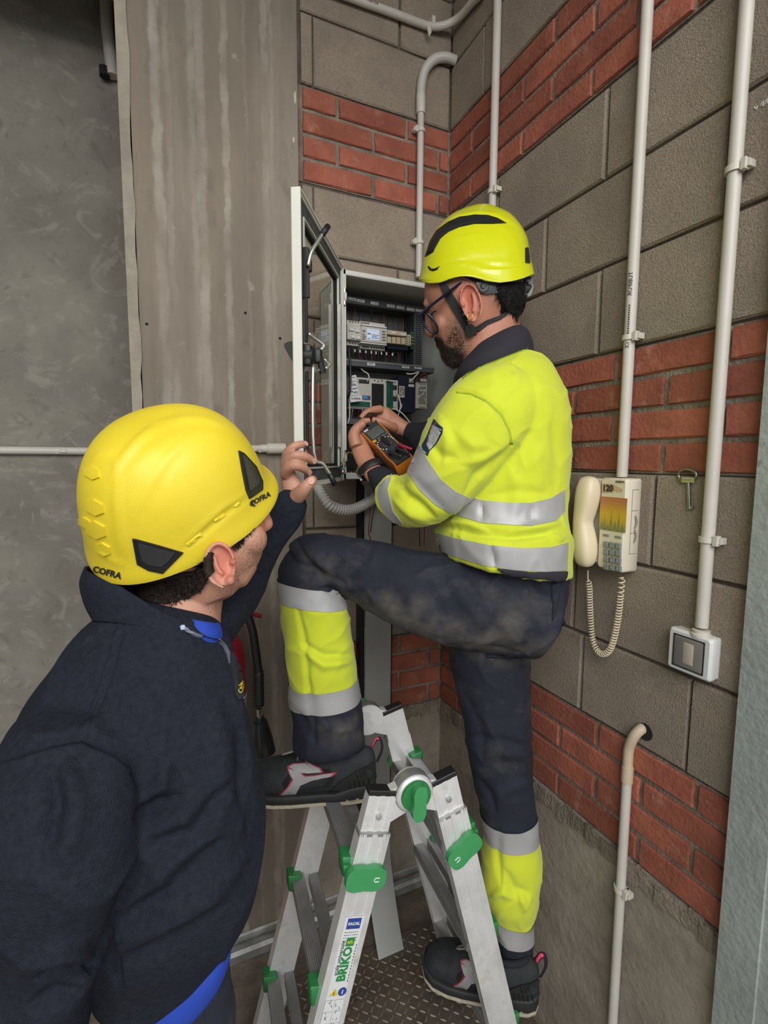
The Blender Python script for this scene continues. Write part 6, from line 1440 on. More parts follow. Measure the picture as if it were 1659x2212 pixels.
# ------------------------------------------------------------ multimeter in the hand
mat('meter_orange', (.42, .13, .012), .5, var=.06, vscale=20); mat('meter_dark', (.03, .031, .033), .45); mat('lcd', (.085, .095, .085), .15); mat('probe_red', (.30, .015, .04), .4); mat('meter_yellow', (.55, .27, .02), .5)
A0, A1 = at(797, 921, 1.225), at(866, 989, 1.135)          # top and bottom of the face, centre line
ax = unit(A1 - A0); wv = at(830, 912, 1.215) - at(795, 928, 1.215); wv = unit(wv - ax * (wv @ ax)); nf = unit(np.cross(wv, ax)); nf = nf if nf @ (CAM - A0) > 0 else -nf
A0 = A0 - nf * .0; LM = np.linalg.norm(A1 - A0) + .012; HWm = .0275
mm = empty('multimeter', A1, 'orange digital multimeter held in the left hand of the worker on the ladder', 'multimeter')
def mq(s, x, n): return A0 + ax * s + wv * x + nf * n
def outline(sc=1.0, s0=0, s1=LM, pinch=.12):
    pts = []
    for k in range(11):
        t = k / 10; pts.append((s0 + (s1 - s0) * t, -HWm * sc * (1 - pinch * math.sin(math.pi * t) ** 2 * (t > .35) - .10 * (t > .8))))
    return pts + [(s, -x) for (s, x) in reversed(pts)]
ol = outline(); mb = MB(); kk = len(ol)
lev = [(-.044, .93), (-.040, .99), (-.006, 1.0), (0, .94)]
vs = [mq(LM / 2 + (s - LM / 2) * f, x * f, h) for (h, f) in lev for (s, x) in ol]; fs = [tuple(range(kk)), tuple(range(3 * kk, 4 * kk))] + [(r * kk + i, r * kk + (i + 1) % kk, (r + 1) * kk + (i + 1) % kk, (r + 1) * kk + i) for r in range(3) for i in range(kk)]
mb.add(vs, fs).build('holster', 'meter_orange', mm, True, 40)
ol2 = [(s * .985 + .001, x * .80) for (s, x) in ol]; MB().prism([mq(s, x, -.004) for (s, x) in ol2], nf * .0055).build('face', 'meter_dark', mm)
def mrect(name, s0, s1, x0, x1, m, h0=.001, h1=.003, par=mm): return MB().obox(mq((s0 + s1) / 2, (x0 + x1) / 2, (h0 + h1) / 2), ax * (s1 - s0) / 2, wv * (x1 - x0) / 2, nf * (h1 - h0) / 2, bev=.001).build(name, m, par, True, 40)
mrect('display', .016, .047, -.0185, .0185, 'lcd'); mrect('logo_bar', .006, .012, -.02, -.008, 'module')
for i, x in enumerate((-.004, .008, .019)): mrect('button', .053, .058, x - .005, x + .005, 'trunk_dark', .001, .0035)
mrect('yellow_button', .052, .060, -.022, -.013, 'meter_yellow', .001, .0032)
MB().lathe(mq(.082, 0, .001), nf, [(0, .0175), (.004, .0165), (.005, .015)], 26).build('dial', 'meter_dark', mm, True, 40)
MB().obox(mq(.082, .0, .008), unit(ax + wv * .0) * .0165, wv * .0045, nf * .005, bev=.002).build('dial_pointer', 'black_plastic', mm, True, 40)
mb = MB()
for k in range(12):
    a = math.radians(-150 + k * 22); c = mq(.082 - .0205 * _c(a), .0205 * _s(a), .0018); mb.obox(c, ax * .0014, wv * .0014, nf * .0003)
mb.build('face_print', 'label_white', mm)
for x, m_, s_ in ((-.012, 'black_plastic', .122), (.006, 'black_plastic', .125), (.017, 'probe_red', .121)):
    a = mq(min(s_, LM - .012), x, .0); MB().tube([a, a + nf * .012, a + nf * .016 + ax * .012, a + nf * .013 + ax * .035 + wv * .012], [.0042, .0044, .004, .003], 10, sub=4).build('test_plug', m_, mm, True)
MB().tube([at(784, 908, 1.34), at(796, 893, 1.35), at(808, 893, 1.36), at(812, 905, 1.35), at(811, 918, 1.33)], .0028, 8, sub=5).build('probe_lead', 'cable_black', mm, True)
MB().tube([at(800, 905, 1.375), at(784, 905, 1.385), at(770, 901, 1.40)], [.0065, .005, .0022], 10).build('probe', 'cable_black', mm, True)

# ------------------------------------------------------------ work shoes
def shoe(H, T, up, name_label, sign, lift=0.0):
    """H heel and T toe points on the sole's underside; sign = side that faces the camera"""
    fwd = unit(T - H); L = np.linalg.norm(T - H); up = unit(up - fwd * (up @ fwd)); sd = unit(np.cross(up, fwd)); sd = sd if sd @ (CAM - H) > 0 else -sd
    r = bpy.data.objects.new('shoe', None); COL.objects.link(r); r.parent = w1; r.location = Vector(H - np.array(w1.location))
    def q(s, x, z): return H + fwd * L * s + sd * x + up * z
    prof = [(0.0, .012, .092, .020), (.02, .026, .122, .012), (.08, .034, .128, .006), (.18, .037, .126, .002), (.30, .038, .122, .0), (.40, .039, .124, .0), (.50, .043, .119, .0), (.62, .048, .106, .0), (.75, .051, .094, .001), (.88, .048, .082, .004), (.96, .036, .066, .010), (1.0, .015, .044, .018)]
    n = 26
    def mk(w_in, bottom, top, flat, k=1.0):
        vs = []; fs = []
        for (s, w, h, b) in prof:
            z0, z1 = bottom(s, b, h), top(s, b, h)
            for j in range(n):
                a = 2 * math.pi * j / n; ca, sa = _c(a), _s(a); x = (w * k + w_in) * math.copysign(abs(ca) ** flat, ca); z = (z0 + z1) / 2 + (z1 - z0) / 2 * math.copysign(abs(sa) ** flat, sa)
                if sa > 0: x *= 1 - .42 * sa ** 2 * (1 if flat > .5 else 0)
                vs.append(q(s, x, z))
        m_ = len(prof)
        for i in range(m_ - 1):
            for j in range(n): fs.append((i * n + j, i * n + (j + 1) % n, (i + 1) * n + (j + 1) % n, (i + 1) * n + j))
        fs += [tuple(range(n)), tuple(range((m_ - 1) * n, m_ * n))]
        return MB().add(vs, fs)
    upper = mk(0, lambda s, b, h: b + .016, lambda s, b, h: h, .75)
    o = upper.build('upper', 'suede', r, True, 60); md = o.modifiers.new('s', 'SUBSURF'); md.levels = md.render_levels = 2
    so_ = mk(.0045, lambda s, b, h: b + .006, lambda s, b, h: b + .030 + (.012 if s < .25 else 0), .3).build('midsole', 'sole_dark', r, True, 45)
    mk(.006, lambda s, b, h: b, lambda s, b, h: b + .009, .3).build('outsole', 'sole_light', r, True, 45)
    ub = bvh_of(upper)
    return r, q, ub, sd
r1, q1, ub1, sd1 = shoe(onZ(812, 1716, .815), onZ(528, 1716, .815), V(0, 0, 1), 'left', 1)
r2, q2, ub2, sd2 = shoe(onZ(1163, 2176, .285), onZ(916, 2092, .285), V(0, 0, 1), 'right', 1)
def on_shoe(q, ub, sd, poly, lift, th, name, m, r, z=True):
    """sheet laid on the outer flank of the shoe; poly in (s along the shoe, height)"""
    b = dense([(s * 300, (z_ * (1.28 if z_ > .026 else 1.0)) * 1000) for (s, z_) in poly], 5); v = []
    for (s, z_) in b:
        o = q(s / 300, .12, z_ / 1000); h = ub.ray_cast(Vector(o), Vector(-sd)); p, nn = (np.array(h[0]), np.array(h[1])) if h[0] is not None else (q(s / 300, .035, z_ / 1000), sd); v.append((p, nn))
    r_ = delaunay_2d_cdt([Vector(p) for p in b], [], [list(range(len(b)))], 1, 1e-4); fs = [tuple(f) for f in r_[2]]; k = len(v)
    lo = [p - nn * .002 for p, nn in v]; hi = [p + nn * (lift + th) for p, nn in v]
    MB().add(lo + hi, [tuple(i + k for i in f) for f in fs] + [(i, (i + 1) % k, k + (i + 1) % k, k + i) for i in range(k)]).build(name, m, r, True, 50)
for (r, q, ub, sd) in ((r1, q1, ub1, sd1), (r2, q2, ub2, sd2)):
    on_shoe(q, ub, sd, [(.34, .070), (.30, .055), (.33, .036), (.52, .030), (.66, .034), (.68, .050), (.62, .066), (.48, .072)], .0, .0015, 'mesh_panel', 'mesh_black', r)
    Xs = [[(.71, .026), (.60, .026), (.55, .044), (.47, .052), (.34, .057), (.31, .064), (.46, .060), (.52, .060), (.56, .068), (.64, .070), (.60, .056), (.63, .044)], [(.50, .080), (.42, .073), (.40, .066), (.55, .066), (.64, .072), (.60, .076)]]
    for X in Xs:
        cx = sum(p[0] for p in X) / len(X); cz = sum(p[1] for p in X) / len(X)
        on_shoe(q, ub, sd, [(cx + (a - cx) * 1.10 + .004 * (1 if a > cx else -1), cz + (b_ - cz) * 1.12) for a, b_ in X], .0008, .0015, 'emblem_edge', 'logo_red', r)
        on_shoe(q, ub, sd, X, .0022, .0012, 'emblem', 'logo_grey', r)
    on_shoe(q, ub, sd, [(.0, .04), (.16, .03), (.34, .028), (.25, .050), (.14, .068), (.02, .078)], .0, .0035, 'heel_counter', 'sole_dark', r)
    for (a, b_) in ((.08, .060), (.11, .062), (.14, .060), (.10, .053), (.13, .052)): on_shoe(q, ub, sd, [(a, b_), (a + .012, b_ + .001), (a + .010, b_ + .007), (a + .002, b_ + .006)], .0034, .0006, 'vent_hole', 'black_bay', r)
    for (a, b_) in ((.12, .22), (.28, .42), (.46, .60)): on_shoe(q, ub, sd, [(a, .014), (b_, .012), (b_ - .01, .022), (a + .02, .024)], .006, .0008, 'sole_inlay', 'sole_light', r)
    for i in range(5): on_shoe(q, ub, sd, [(.04 + i * .035, .030), (.05 + i * .035, .030), (.06 + i * .035, .048), (.05 + i * .035, .048)], .0034, .0012, 'heel_rib', 'rubber', r)
    # collar, tongue, laces, pull loop
    col = [q(.30 + .20 * _c(a) * .95, .030 * _s(a), (.122 + .012 * (_c(a) * -.5))) for a in np.linspace(0, 2 * math.pi, 28)]
    MB().tube(col, .0085, 10, caps=False).build('padded_collar', 'black_cloth', r, True)
    for i in range(3):
        s = .52 + i * .055; z0 = .124 - i * .011; MB().tube([q(s, .026, z0 - .020), q(s + .01, .014, z0 - .004), q(s + .01, -.012, z0 - .004), q(s, -.026, z0 - .02)], .0024, 6, sub=4).build('lace', 'lace', r, True)
    MB().tube([q(.52, .008, .126), q(.58, .030, .134), q(.68, .034, .126), q(.66, .018, .120), q(.55, .006, .124)], .0024, 6, sub=5).build('lace_bow', 'lace', r, True)
    MB().tube([q(.54, .0, .126), q(.53, .034, .124), q(.50, .040, .106)], .0024, 6, sub=4).build('lace_end', 'lace', r, True)
    MB().tube([q(.05, 0, .114), q(.00, 0, .143), q(-.035, 0, .143), q(-.045, 0, .118), q(-.01, 0, .088)], .0065, 8, sub=5, flat=.45).build('pull_loop', 'black_cloth', r, True)
    MB().tube([q(.035, .004, .127), q(.0, .004, .148), q(-.02, .004, .148)], .0042, 6, sub=3, flat=.5).build('pull_loop_lining', 'pink', r, True)
# ================================================================= second worker, near the camera
w2 = empty('person', (0.02, .74, .0), 'person in a dark navy fleece seen from behind, holding the cabinet door open', 'person')
jt = [((285, 1300), (455, 1330), .745, .8), ((215, 1345), (488, 1385), .735, .78), ((140, 1425), (508, 1455), .73, .74), ((70, 1520), (528, 1550), .725, .72), ((40, 1640), (549, 1660), .72, .70), ((50, 1770), (565, 1785), .72, .70), ((85, 1890), (562, 1895), .72, .70), ((130, 1990), (535, 1985), .72, .70), ((178, 2050), (496, 2025), .725, .72), ((200, 2105), (482, 2044), .735, .72), ((210, 2122), (474, 2056), .738, .70)]
ja = [((120, 1490), (240, 1490), .70, .5), ((60, 1560), (275, 1560), .665, .6), ((10, 1635), (294, 1625), .625, .70), ((-30, 1710), (302, 1695), .60, .76), ((-40, 1800), (294, 1795), .59, .78), ((-35, 1900), (264, 1905), .58, .8), ((-10, 1985), (226, 2000), .58, .8), ((-20, 2060), (204, 2050), .585, .8), ((-40, 2120), (214, 2095), .59, .8), ((-60, 2200), (196, 2150), .60, .8), ((-80, 2280), (190, 2240), .62, .8)]
jl = [((360, 1330), (500, 1400), .80, .9), ((430, 1270), (540, 1330), .85, .9), ((490, 1200), (585, 1240), .90, .88), ((548, 1135), (622, 1172), .955, .86), ((588, 1090), (648, 1118), .985, .84), ((606, 1064), (658, 1088), 1.0, .82)]
jk = fuse([loft(jt, 52, 6), loft(ja, 44, 6), loft(jl, 34, 6)], .004, 14, .5)
jf = [([(0, 1640), (90, 1612), (178, 1590), (250, 1615), (300, 1650), (312, 1700), (300, 1770)], 7, -.0045), ([(0, 1650), (90, 1622), (178, 1600), (245, 1625), (290, 1658)], 7, .003), ([(258, 1345), (230, 1440), (200, 1530), (178, 1590)], 3.5, .0022), ([(250, 1345), (222, 1440), (192, 1530), (170, 1590)], 3, -.0018), ([(266, 1345), (238, 1440), (208, 1530), (186, 1590)], 3, -.0018),
      ([(300, 1770), (340, 1740), (400, 1720)], 10, -.006), ([(305, 1740), (350, 1690), (370, 1640)], 10, .004), ([(320, 1800), (400, 1760), (460, 1700)], 12, .004), ([(330, 1830), (420, 1790), (500, 1690)], 12, -.004), ([(260, 1960), (340, 1900), (440, 1800), (500, 1720)], 14, .005), ([(270, 1990), (360, 1920), (470, 1810)], 14, -.005), ([(250, 2050), (330, 2010), (450, 1930), (530, 1850)], 16, .005), ([(260, 2080), (360, 2030), (480, 1950)], 14, -.004), ([(240, 2000), (245, 2080), (262, 2150)], 5, -.005),
      ([(206, 2023), (215, 2060), (200, 2100)], 8, -.006), ([(205, 2085), (150, 2095), (80, 2110)], 10, -.006), ([(205, 2060), (150, 2060), (60, 2080)], 10, .004), ([(190, 2140), (120, 2150), (60, 2180)], 10, -.004), ([(110, 1650), (120, 1750), (100, 1850)], 12, -.005), ([(150, 1650), (160, 1750), (140, 1880)], 18, .004), ([(505, 1480), (540, 1600), (556, 1750)], 8, .003), ([(520, 1540), (530, 1650), (535, 1800)], 10, -.004), ([(470, 1520), (485, 1640), (470, 1750)], 14, .003),
      ([(560, 1170), (590, 1190), (612, 1185)], 6, -.003), ([(590, 1130), (615, 1150), (636, 1140)], 5, -.003), ([(600, 1095), (625, 1112), (648, 1108)], 4, -.002)]
sculpt(jk, jf, .0045, 7, (1, 1, .8), 2.0, .008, 7, 2.9, 1.8)
jo = build_skin(jk, 'fleece_jacket', 'fleece', w2); jbv = bvh_of(jk)
# turned-up collar with zip
cl = loft([((200, 1222), (472, 1290), .75, .78), ((188, 1262), (478, 1310), .75, .78), ((196, 1310), (484, 1352), .745, .78), ((214, 1350), (492, 1392), .74, .78)], 56, 6, 2.3, False)
m, ns = cl.rows; v = np.array(cl.v).reshape(m, ns, 3); cen = v.mean(axis=1, keepdims=True); inn = cen + (v - cen) * .955
keep = [j for j in range(ns)]
fs = []; k = m * ns
for i in range(m - 1):
    for j in range(ns):
        a, b, c, d = i * ns + j, i * ns + (j + 1) % ns, (i + 1) * ns + (j + 1) % ns, (i + 1) * ns + j; fs += [(a, b, c, d), (k + d, k + c, k + b, k + a)]
fs += [(j, k + j, k + (j + 1) % ns, (j + 1) % ns) for j in range(ns)]
# open the collar at the front right: drop the upper rim there
P, _ = project(v.reshape(-1, 3)); P = P.reshape(m, ns, 2)
for i in range(m):
    t = 1 - i / (m - 1)
    dy = np.interp(P[i, :, 0], [180, 260, 330, 400, 470, 520], [0, 6, 34, 62, 78, 60]) * t
    near = (np.linalg.norm(v[i] - CAM, axis=1) < np.linalg.norm(v[i].mean(0) - CAM)) 
    v[i, :, 2] -= dy * .74 / F * np.where(near, 1, .75); inn[i, :, 2] -= dy * .74 / F * np.where(near, 1, .75)
cmb = MB(); cmb.add(np.concatenate([v.reshape(-1, 3), inn.reshape(-1, 3)]), fs); sculpt(cmb, [], .0018, 16); cmb.build('jacket_collar', 'fleece', w2, True)
mat('zip', (.2, .22, .27), .4, metal=.3); mat('zip_light', (.4, .5, .65), .4); mat('yellow_print', (.62, .42, .03), .6)
jb2 = bvh_of(jk, cmb)
zl = [(392, 1354), (408, 1364), (428, 1372), (450, 1378), (472, 1384), (484, 1396), (492, 1412), (497, 1430), (503, 1450), (510, 1470)]
def along(line, step):
    out = []
    for (a, b) in zip(line[:-1], line[1:]):
        n = max(1, int(math.hypot(b[0] - a[0], b[1] - a[1]) / step)); out += [(a[0] + (b[0] - a[0]) * i / n, a[1] + (b[1] - a[1]) * i / n) for i in range(n)]
    return out
mb = MB(); lastq = None
for p in along(zl, 3.4):
    q, nn = hit(jb2, *p)
    if q is None: continue
    mb.obox(q + nn * .0012, unit(np.cross(nn, V(0, 0, 1))) * .0028, unit(np.cross(nn, V(1, 0, 0))) * .001, nn * .0016)
zp = mb.build('zip_teeth', 'zip', jo); tag(zp, kind='stuff')
q, nn = hit(jb2, 394, 1356); MB().obox(q + nn * .002, V(.003, 0, 0), V(0, .003, 0), V(0, 0, .003), bev=.001).build('zip_stop', 'zip_light', jo)
pt = patch(jb2, [(494, 1412), (500, 1412), (512, 1440), (520, 1480), (521, 1508), (512, 1512), (505, 1500), (500, 1460), (494, 1430)], .001, .004, 4).build('zip_pull', 'black_cloth', jo, True, 40)
text_patch(jb2, 'Cofra', (515, 1486), (.05, -1), (-1, -.05), 11, .0062, .25, .2).build('zip_pull_print', 'yellow_print', pt)
# blue T-shirt at neck and below the hem, trousers
loft([((400, 1334), (464, 1346), .72, 1.1), ((405, 1350), (474, 1362), .72, 1.2), ((400, 1380), (480, 1390), .73, 1.0)], 30, 4).build('tshirt_neck', 'blue_shirt', w2, True)
ts = loft([((240, 2060), (486, 2030), .735, .66), ((232, 2130), (502, 2030), .737, .68), ((225, 2180), (494, 2078), .745, .70), ((222, 2212), (470, 2120), .75, .70)], 40, 5); sculpt(ts, [([(300, 2190), (360, 2150), (420, 2110)], 8, .003), ([(400, 2140), (450, 2090)], 6, -.003)], .003, 14); ts.build('tshirt_hem', 'blue_shirt', w2, True)
tl = loft([((232, 2120), (490, 2060), .75, .66), ((235, 2220), (500, 2120), .76, .68), ((240, 2330), (500, 2260), .78, .7), ((250, 2460), (380, 2460), .82, 1.0), ((262, 2700), (372, 2700), .9, 1.0), ((272, 3000), (360, 3000), 1.0, 1.0)], 36, 5)
tl2 = loft([((340, 2180), (494, 2140), .79, .7), ((370, 2330), (500, 2280), .82, .9), ((385, 2500), (500, 2480), .86, 1.0), ((395, 2760), (490, 2740), .95, 1.0), ((400, 3020), (482, 3010), 1.04, 1.0)], 30, 5)
sculpt(fuse([tl, tl2], .006, 5), [([(440, 2120), (450, 2180), (455, 2212)], 5, -.003)], .003, 9).build('trousers', 'navy_cloth', w2, True)
for (c, dd) in (((316, 3010), 1.005), ((440, 3030), 1.05)):
    p = at(*c, dd); z = p[2]; f = unit(V(.35, .94, 0)); s_ = V(f[1], -f[0], 0)
    sh_ = MB(); rg_ = [(-.09, .03, .05), (-.05, .04, .09), (.03, .045, .10), (.10, .05, .075), (.17, .045, .055), (.20, .02, .04)]
    vs = []; n = 16
    for (l, w_, h_) in rg_:
        for j in range(n): a = 2 * math.pi * j / n; vs.append(V(p[0], p[1], 0) + f * l + s_ * w_ * _c(a) + V(0, 0, h_ / 2 + .001 + h_ / 2 * _s(a)))
    sh_.add(vs, [(i * n + j, i * n + (j + 1) % n, (i + 1) * n + (j + 1) % n, (i + 1) * n + j) for i in range(len(rg_) - 1) for j in range(n)] + [tuple(range(n)), tuple(range((len(rg_) - 1) * n, len(rg_) * n))]).build('shoe', 'suede', w2, True, 60)
# head, neck, hands
hd = [((330, 1030), (500, 960), .775, .6), ((300, 1110), (548, 1020), .775, .62), ((300, 1180), (566, 1085), .77, .64), ((315, 1230), (568, 1130), .765, .66), ((340, 1262), (566, 1172), .755, .66), ((372, 1286), (556, 1212), .75, .66), ((402, 1306), (532, 1250), .745, .64), ((430, 1316), (500, 1286), .74, .6)]
nk = [((318, 1200), (490, 1230), .765, .72), ((308, 1275), (480, 1290), .76, .76), ((298, 1330), (474, 1345), .755, .8), ((300, 1400), (480, 1410), .75, .8)]
ns2 = MB().tube([at(566, 1092, .80), at(571, 1118, .795), at(575, 1132, .79), at(566, 1140, .785)], [.008, .010, .0115, .008], 10, sub=3)
jaw = MB().tube([at(540, 1195, .765), at(530, 1215, .755), at(508, 1245, .745), at(480, 1272, .74)], [.004, .020, .022, .006], 12, sub=4)
ckb = ball(at(538, 1165, .745), .027)
e2 = at(487, 1216, .684); fw2 = at(440, 1240, .684) - at(487, 1216, .684); up2 = at(470, 1160, .684) - at(487, 1216, .684); on2 = unit(CAM - e2)
ears2 = ear(e2, unit(fw2) * 1 + on2 * .1, up2, unit(on2 + unit(fw2) * .45), .036, .062)
core2 = loft([((300, 1380), (470, 1390), .745, .7), ((200, 1480), (480, 1490), .735, .6), ((120, 1650), (500, 1660), .73, .55), ((160, 1900), (520, 1900), .73, .55), ((230, 2100), (480, 2080), .745, .55), ((240, 2250), (470, 2200), .77, .6)], 24, 4)
aN = limb(ja, .6); aL = limb(jl, .62)
wrist = loft([((610, 1080), (652, 1104), .995, .8), ((611, 1064), (657, 1085), 1.0, .68), ((608, 1046), (664, 1068), 1.0, .5), ((607, 1026), (648, 1038), .998, .46), ((610, 1005), (634, 1012), .996, .5), ((612, 988), (626, 994), .995, .55)], 28, 5)
fg2 = [finger([(616, 990, .994), (622, 976, .982), (636, 964, .976), (650, 960, .984), (660, 959, .996)], [.0092, .0092, .0086, .008, .0068]),
       finger([(615, 1006, .99), (624, 992, .975), (640, 984, .966), (660, 987, .978), (678, 997, 1.0)], [.0105, .0108, .0100, .0094, .0074]),
       finger([(614, 1026, .99), (622, 1012, .974), (638, 1005, .966), (655, 1011, .978), (669, 1023, 1.0)], [.011, .011, .0102, .0094, .0072]),
       finger([(618, 985, 1.005), (628, 970, 1.012), (642, 962, 1.025)], [.009, .008, .0065]),
       finger([(640, 1074, .985), (652, 1062, .972), (662, 1050, .966), (672, 1040, .972), (677, 1034, .98)], [.017, .0145, .0120, .0110, .0085])]
wr2 = fuse([loft(hd, 44, 5), loft(nk, 36, 5), ns2, jaw, ckb, *ears2, core2, aN, aL, wrist, *fg2], .0022, 5, .5)
P, zd = project(wr2.v); hm_ = (P[:, 1] > 1080) & (P[:, 1] < 1400) & (P[:, 0] > 280) & (zd < .86)
bd2 = np.maximum(.40 * soft_in(P, [(500, 1215), (520, 1190), (555, 1160), (575, 1170), (560, 1230), (520, 1275), (470, 1330), (440, 1310), (480, 1270)], 22), .75 * soft_in(P, [(496, 1190), (505, 1160), (540, 1130), (556, 1125), (545, 1150), (528, 1172), (510, 1190)], 16)) * hm_
bl2 = (.7 * soft_in(P, [(462, 1180), (500, 1170), (512, 1210), (500, 1260), (470, 1250)], 12) + .5 * soft_in(P, [(566, 1115), (582, 1115), (582, 1145), (566, 1145)], 8)) * hm_
build_skin(wr2, 'body', 'skin_b', w2, {'beard': bd2, 'blush': np.clip(bl2, 0, 1)}); wbv = bvh_of(wr2)
hp2 = patch(wbv, [(290, 1250), (330, 1250), (420, 1232), (446, 1200), (456, 1192), (460, 1212), (455, 1238), (443, 1262), (425, 1280), (395, 1296), (355, 1304), (310, 1296)], 0, .006, 4); sculpt(hp2, [], .002, 110)
h2poly = [(290, 1262), (330, 1262), (415, 1240), (436, 1212), (444, 1204), (446, 1216), (442, 1236), (434, 1254), (425, 1274), (395, 1290), (355, 1298), (310, 1290)]
strands(bvh_of(hp2), h2poly, 620, .011, (-.1, 1), .8, .0008, mb=hp2, seed=21); strands(wbv, [(500, 1182), (508, 1162), (540, 1136), (552, 1132), (545, 1146), (526, 1166), (508, 1186)], 220, .006, (.5, .8), .4, .00045, mb=hp2, seed=22); hp2.build('hair', 'hair_brown', w2, True)
for (c, u, w_) in (((661, 958), (10, -1), .0055), ((679, 996), (9, 6), .006), ((669, 1021), (6, 9), .0055), ((672, 1039), (7, -10), .0075)):
    q, nn = hit(wbv, *c)
    if q is not None:
        uu = at(c[0] + u[0], c[1] + u[1], 1) - at(c[0], c[1], 1); uu = unit(uu - nn * (uu @ nn)); vv = np.cross(nn, uu)
        MB().prism([q + nn * .0002 + uu * w_ * 1.15 * _c(a) + vv * w_ * .85 * _s(a) for a in np.linspace(0, 2 * math.pi, 14)[:-1]], nn * .0007).build('nail', 'nail', w2, True, 40)
# ---- yellow helmet
HC = np.array([0.0337, 0.8173, 1.5557]); HX, HY, HZ = np.array([.862, .2813, .4217]), np.array([-.4535, .7997, .3934]), np.array([-.2265, -.5304, .8169])
HL, HB_, HH = .1373, .116, .1628
hm2 = empty('hard_hat', HC, 'yellow hard hat with black side vents on the worker in the navy fleece', 'helmet')
def hpt(ph, th, off=0.0):
    cf, sf = _c(ph), _s(ph); h = max(_c(th), 0) ** .62; fl = 1 + (.05 + .10 * max(0, cf) ** 3) * math.exp(-(th / .16) ** 2)
    x, y, z = HL * cf * h * fl, HB_ * sf * h * fl, HH * _s(th) ** 1.05
    z += (.010 * sf ** 2 - .018 * max(0, -cf) ** 2) * (1 - _s(th))
    return HC + HX * x + HY * y + HZ * z
NP, NT = 96, 44
ths = [(j / (NT - 1)) ** 1.25 * math.pi / 2 * .9999 for j in range(NT)]
outer = np.array([[hpt(2 * math.pi * i / NP, t) for i in range(NP)] for t in ths]); ctr = HC + HZ * .03; inner = ctr + (outer - ctr) * .955
vs = np.concatenate([outer.reshape(-1, 3), inner.reshape(-1, 3)]); k = NT * NP; fs = []
for j in range(NT - 1):
    for i in range(NP):
        a, b, c, d = j * NP + i, j * NP + (i + 1) % NP, (j + 1) * NP + (i + 1) % NP, (j + 1) * NP + i; fs += [(a, b, c, d), (k + d, k + c, k + b, k + a)]
fs += [(i, k + i, k + (i + 1) % NP, (i + 1) % NP) for i in range(NP)] + [tuple(range((NT - 1) * NP, NT * NP))]
h2 = MB(); h2.add(vs, fs)
sculpt(h2, [([(238, 1030), (262, 990), (300, 948), (345, 918), (400, 903), (450, 905), (500, 925)], 7, .0028), ([(250, 1040), (275, 1000), (312, 960), (355, 930), (405, 915), (450, 917), (495, 935)], 8, -.0012), ([(285, 1165), (295, 1110), (318, 1060), (352, 1005), (395, 955), (440, 928)], 6, .0022), ([(300, 1165), (310, 1112), (333, 1062), (367, 1007), (408, 958)], 7, -.001),
            ([(395, 1190), (440, 1150), (490, 1105), (540, 1075)], 5, -.0035), ([(392, 1180), (436, 1141), (486, 1097), (536, 1067)], 4, .002),
            ([(240, 980), (252, 1010), (250, 1080), (262, 1150), (272, 1222)], 4, .003), ([(272, 1222), (250, 1216), (215, 1190)], 4, .002), ([(240, 980), (215, 982), (190, 1000)], 5, .002)])
h2.build('shell', 'helmet_yellow', hm2, True, 75); h2b = bvh_of(h2)
MB().add((ctr + (outer[:30] - ctr) * .94).reshape(-1, 3), [(j * NP + i, j * NP + (i + 1) % NP, (j + 1) * NP + (i + 1) % NP, (j + 1) * NP + i) for j in range(29) for i in range(NP)]).build('liner', 'black_plastic', hm2, True)
for (outp, inp) in (([(287, 1163), (298, 1165), (345, 1178), (396, 1193), (372, 1218), (352, 1238), (322, 1232), (297, 1218)], [(300, 1172), (345, 1184), (378, 1192), (362, 1212), (348, 1222), (318, 1216), (308, 1206)]),
                    ([(514, 974), (526, 980), (552, 1008), (566, 1040), (566, 1058), (538, 1078), (530, 1060), (522, 1020)], [(522, 984), (540, 1004), (556, 1030), (556, 1044), (536, 1060), (530, 1030)])):
    vt = patch(h2b, outp, -.001, .0032, 4).build('vent_frame', 'black_plastic', hm2, True, 40); patch(h2b, inp, .0022, .0018, 4).build('vent_cover', 'grey_plastic', vt, True, 40)
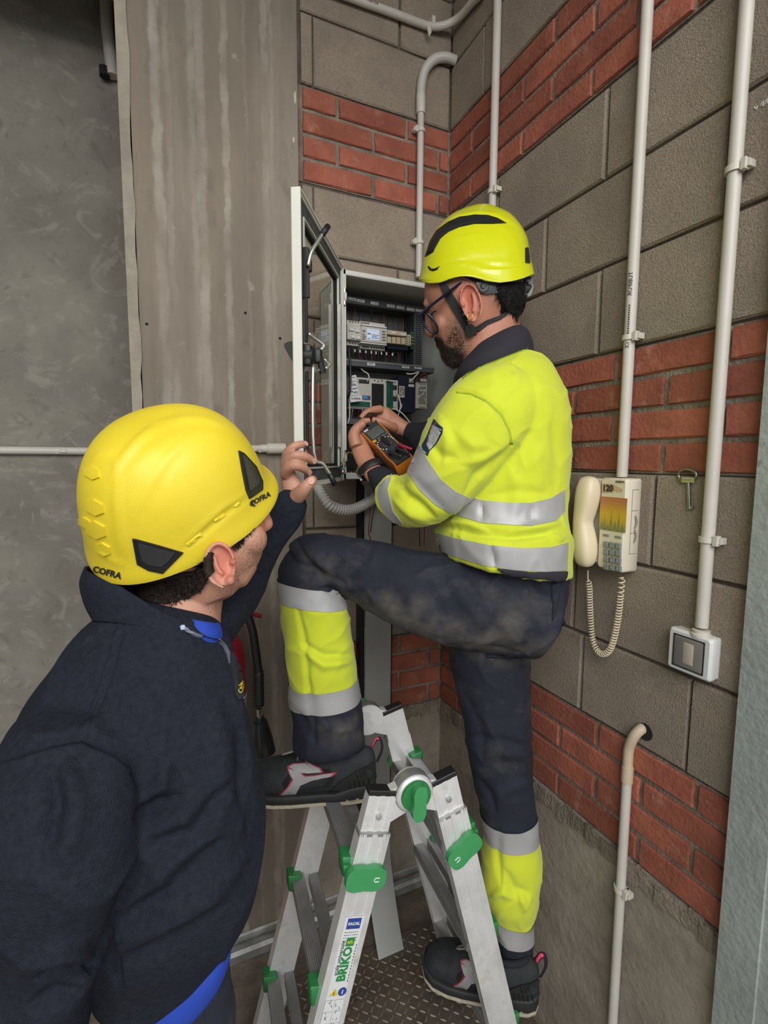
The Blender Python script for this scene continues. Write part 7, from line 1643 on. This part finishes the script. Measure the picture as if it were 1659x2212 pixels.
# raised honeycomb adjuster panel at the back
for (cx_, cy_, r_) in ((200, 1022, 14), (206, 1096, 17), (208, 1144, 19), (224, 1186, 14), (184, 1128, 11)):
    hx = [(cx_ + r_ * 1.25 * _c(a + .4), cy_ + r_ * _s(a + .4) + .3 * r_ * _c(a + .4)) for a in np.linspace(0, 2 * math.pi, 7)[:-1]]
    pf_ = patch(h2b, hx, -.001, .0034, 4).build('hexagon_boss', 'helmet_yellow', hm2, False); hx2 = [(cx_ + (x - cx_) * .55, cy_ + (y - cy_) * .55) for x, y in hx]; patch(h2b, hx2, .001, .0009, 3).build('boss_recess', 'helmet_yellow', pf_)
for (a, b, w_) in (((402, 1175), (432, 1150), 6), ((462, 1124), (482, 1108), 5), ((505, 1092), (515, 1084), 5)):
    u = unit(np.array([b[0] - a[0], b[1] - a[1]])); n2 = np.array([-u[1], u[0]]) * w_
    patch(h2b, [(a[0], a[1]), (b[0], b[1]), (b[0] + n2[0], b[1] + n2[1]), (a[0] + n2[0], a[1] + n2[1])], -.001, .0035, 4).build('accessory_slot', 'helmet_yellow', hm2)
text_patch(h2b, 'COFRA', (559, 1079), (.90, -.46), (-.40, -.92), 15, .0016, .55, .25).build('logo_print', 'ink', hm2)
mb = MB(); 
for (r_, w_) in ((9, 1.6),):
    pass
patch(h2b, smoothpoly([(543, 1084), (548, 1080), (551, 1081), (545, 1086), (547, 1091), (552, 1092), (548, 1094), (542, 1091)], 3), .0003, .0009, 2.5).build('logo_mark', 'ink', hm2)
text_patch(h2b, 'COFRA', (232, 1236), (.97, .25), (.1, -1.0), 19, .0016, .7, .15).build('logo_print', 'ink', hm2)

nt_ = at(575, 1132, .79); FX, FY_, FZ = np.array([.862, .2813, .4217]), np.array([-.4535, .7997, .3934]), np.array([-.2265, -.5304, .8169])
face(w2, wbv, wr2, [nt_ - FX * .002 + FZ * .036 - FY_ * .008, nt_ - FX * .006 + FZ * .036 + FY_ * .052], nt_ - FX * .002 - FZ * .032 + FY_ * .020, FX, FZ, 'hair_brown')
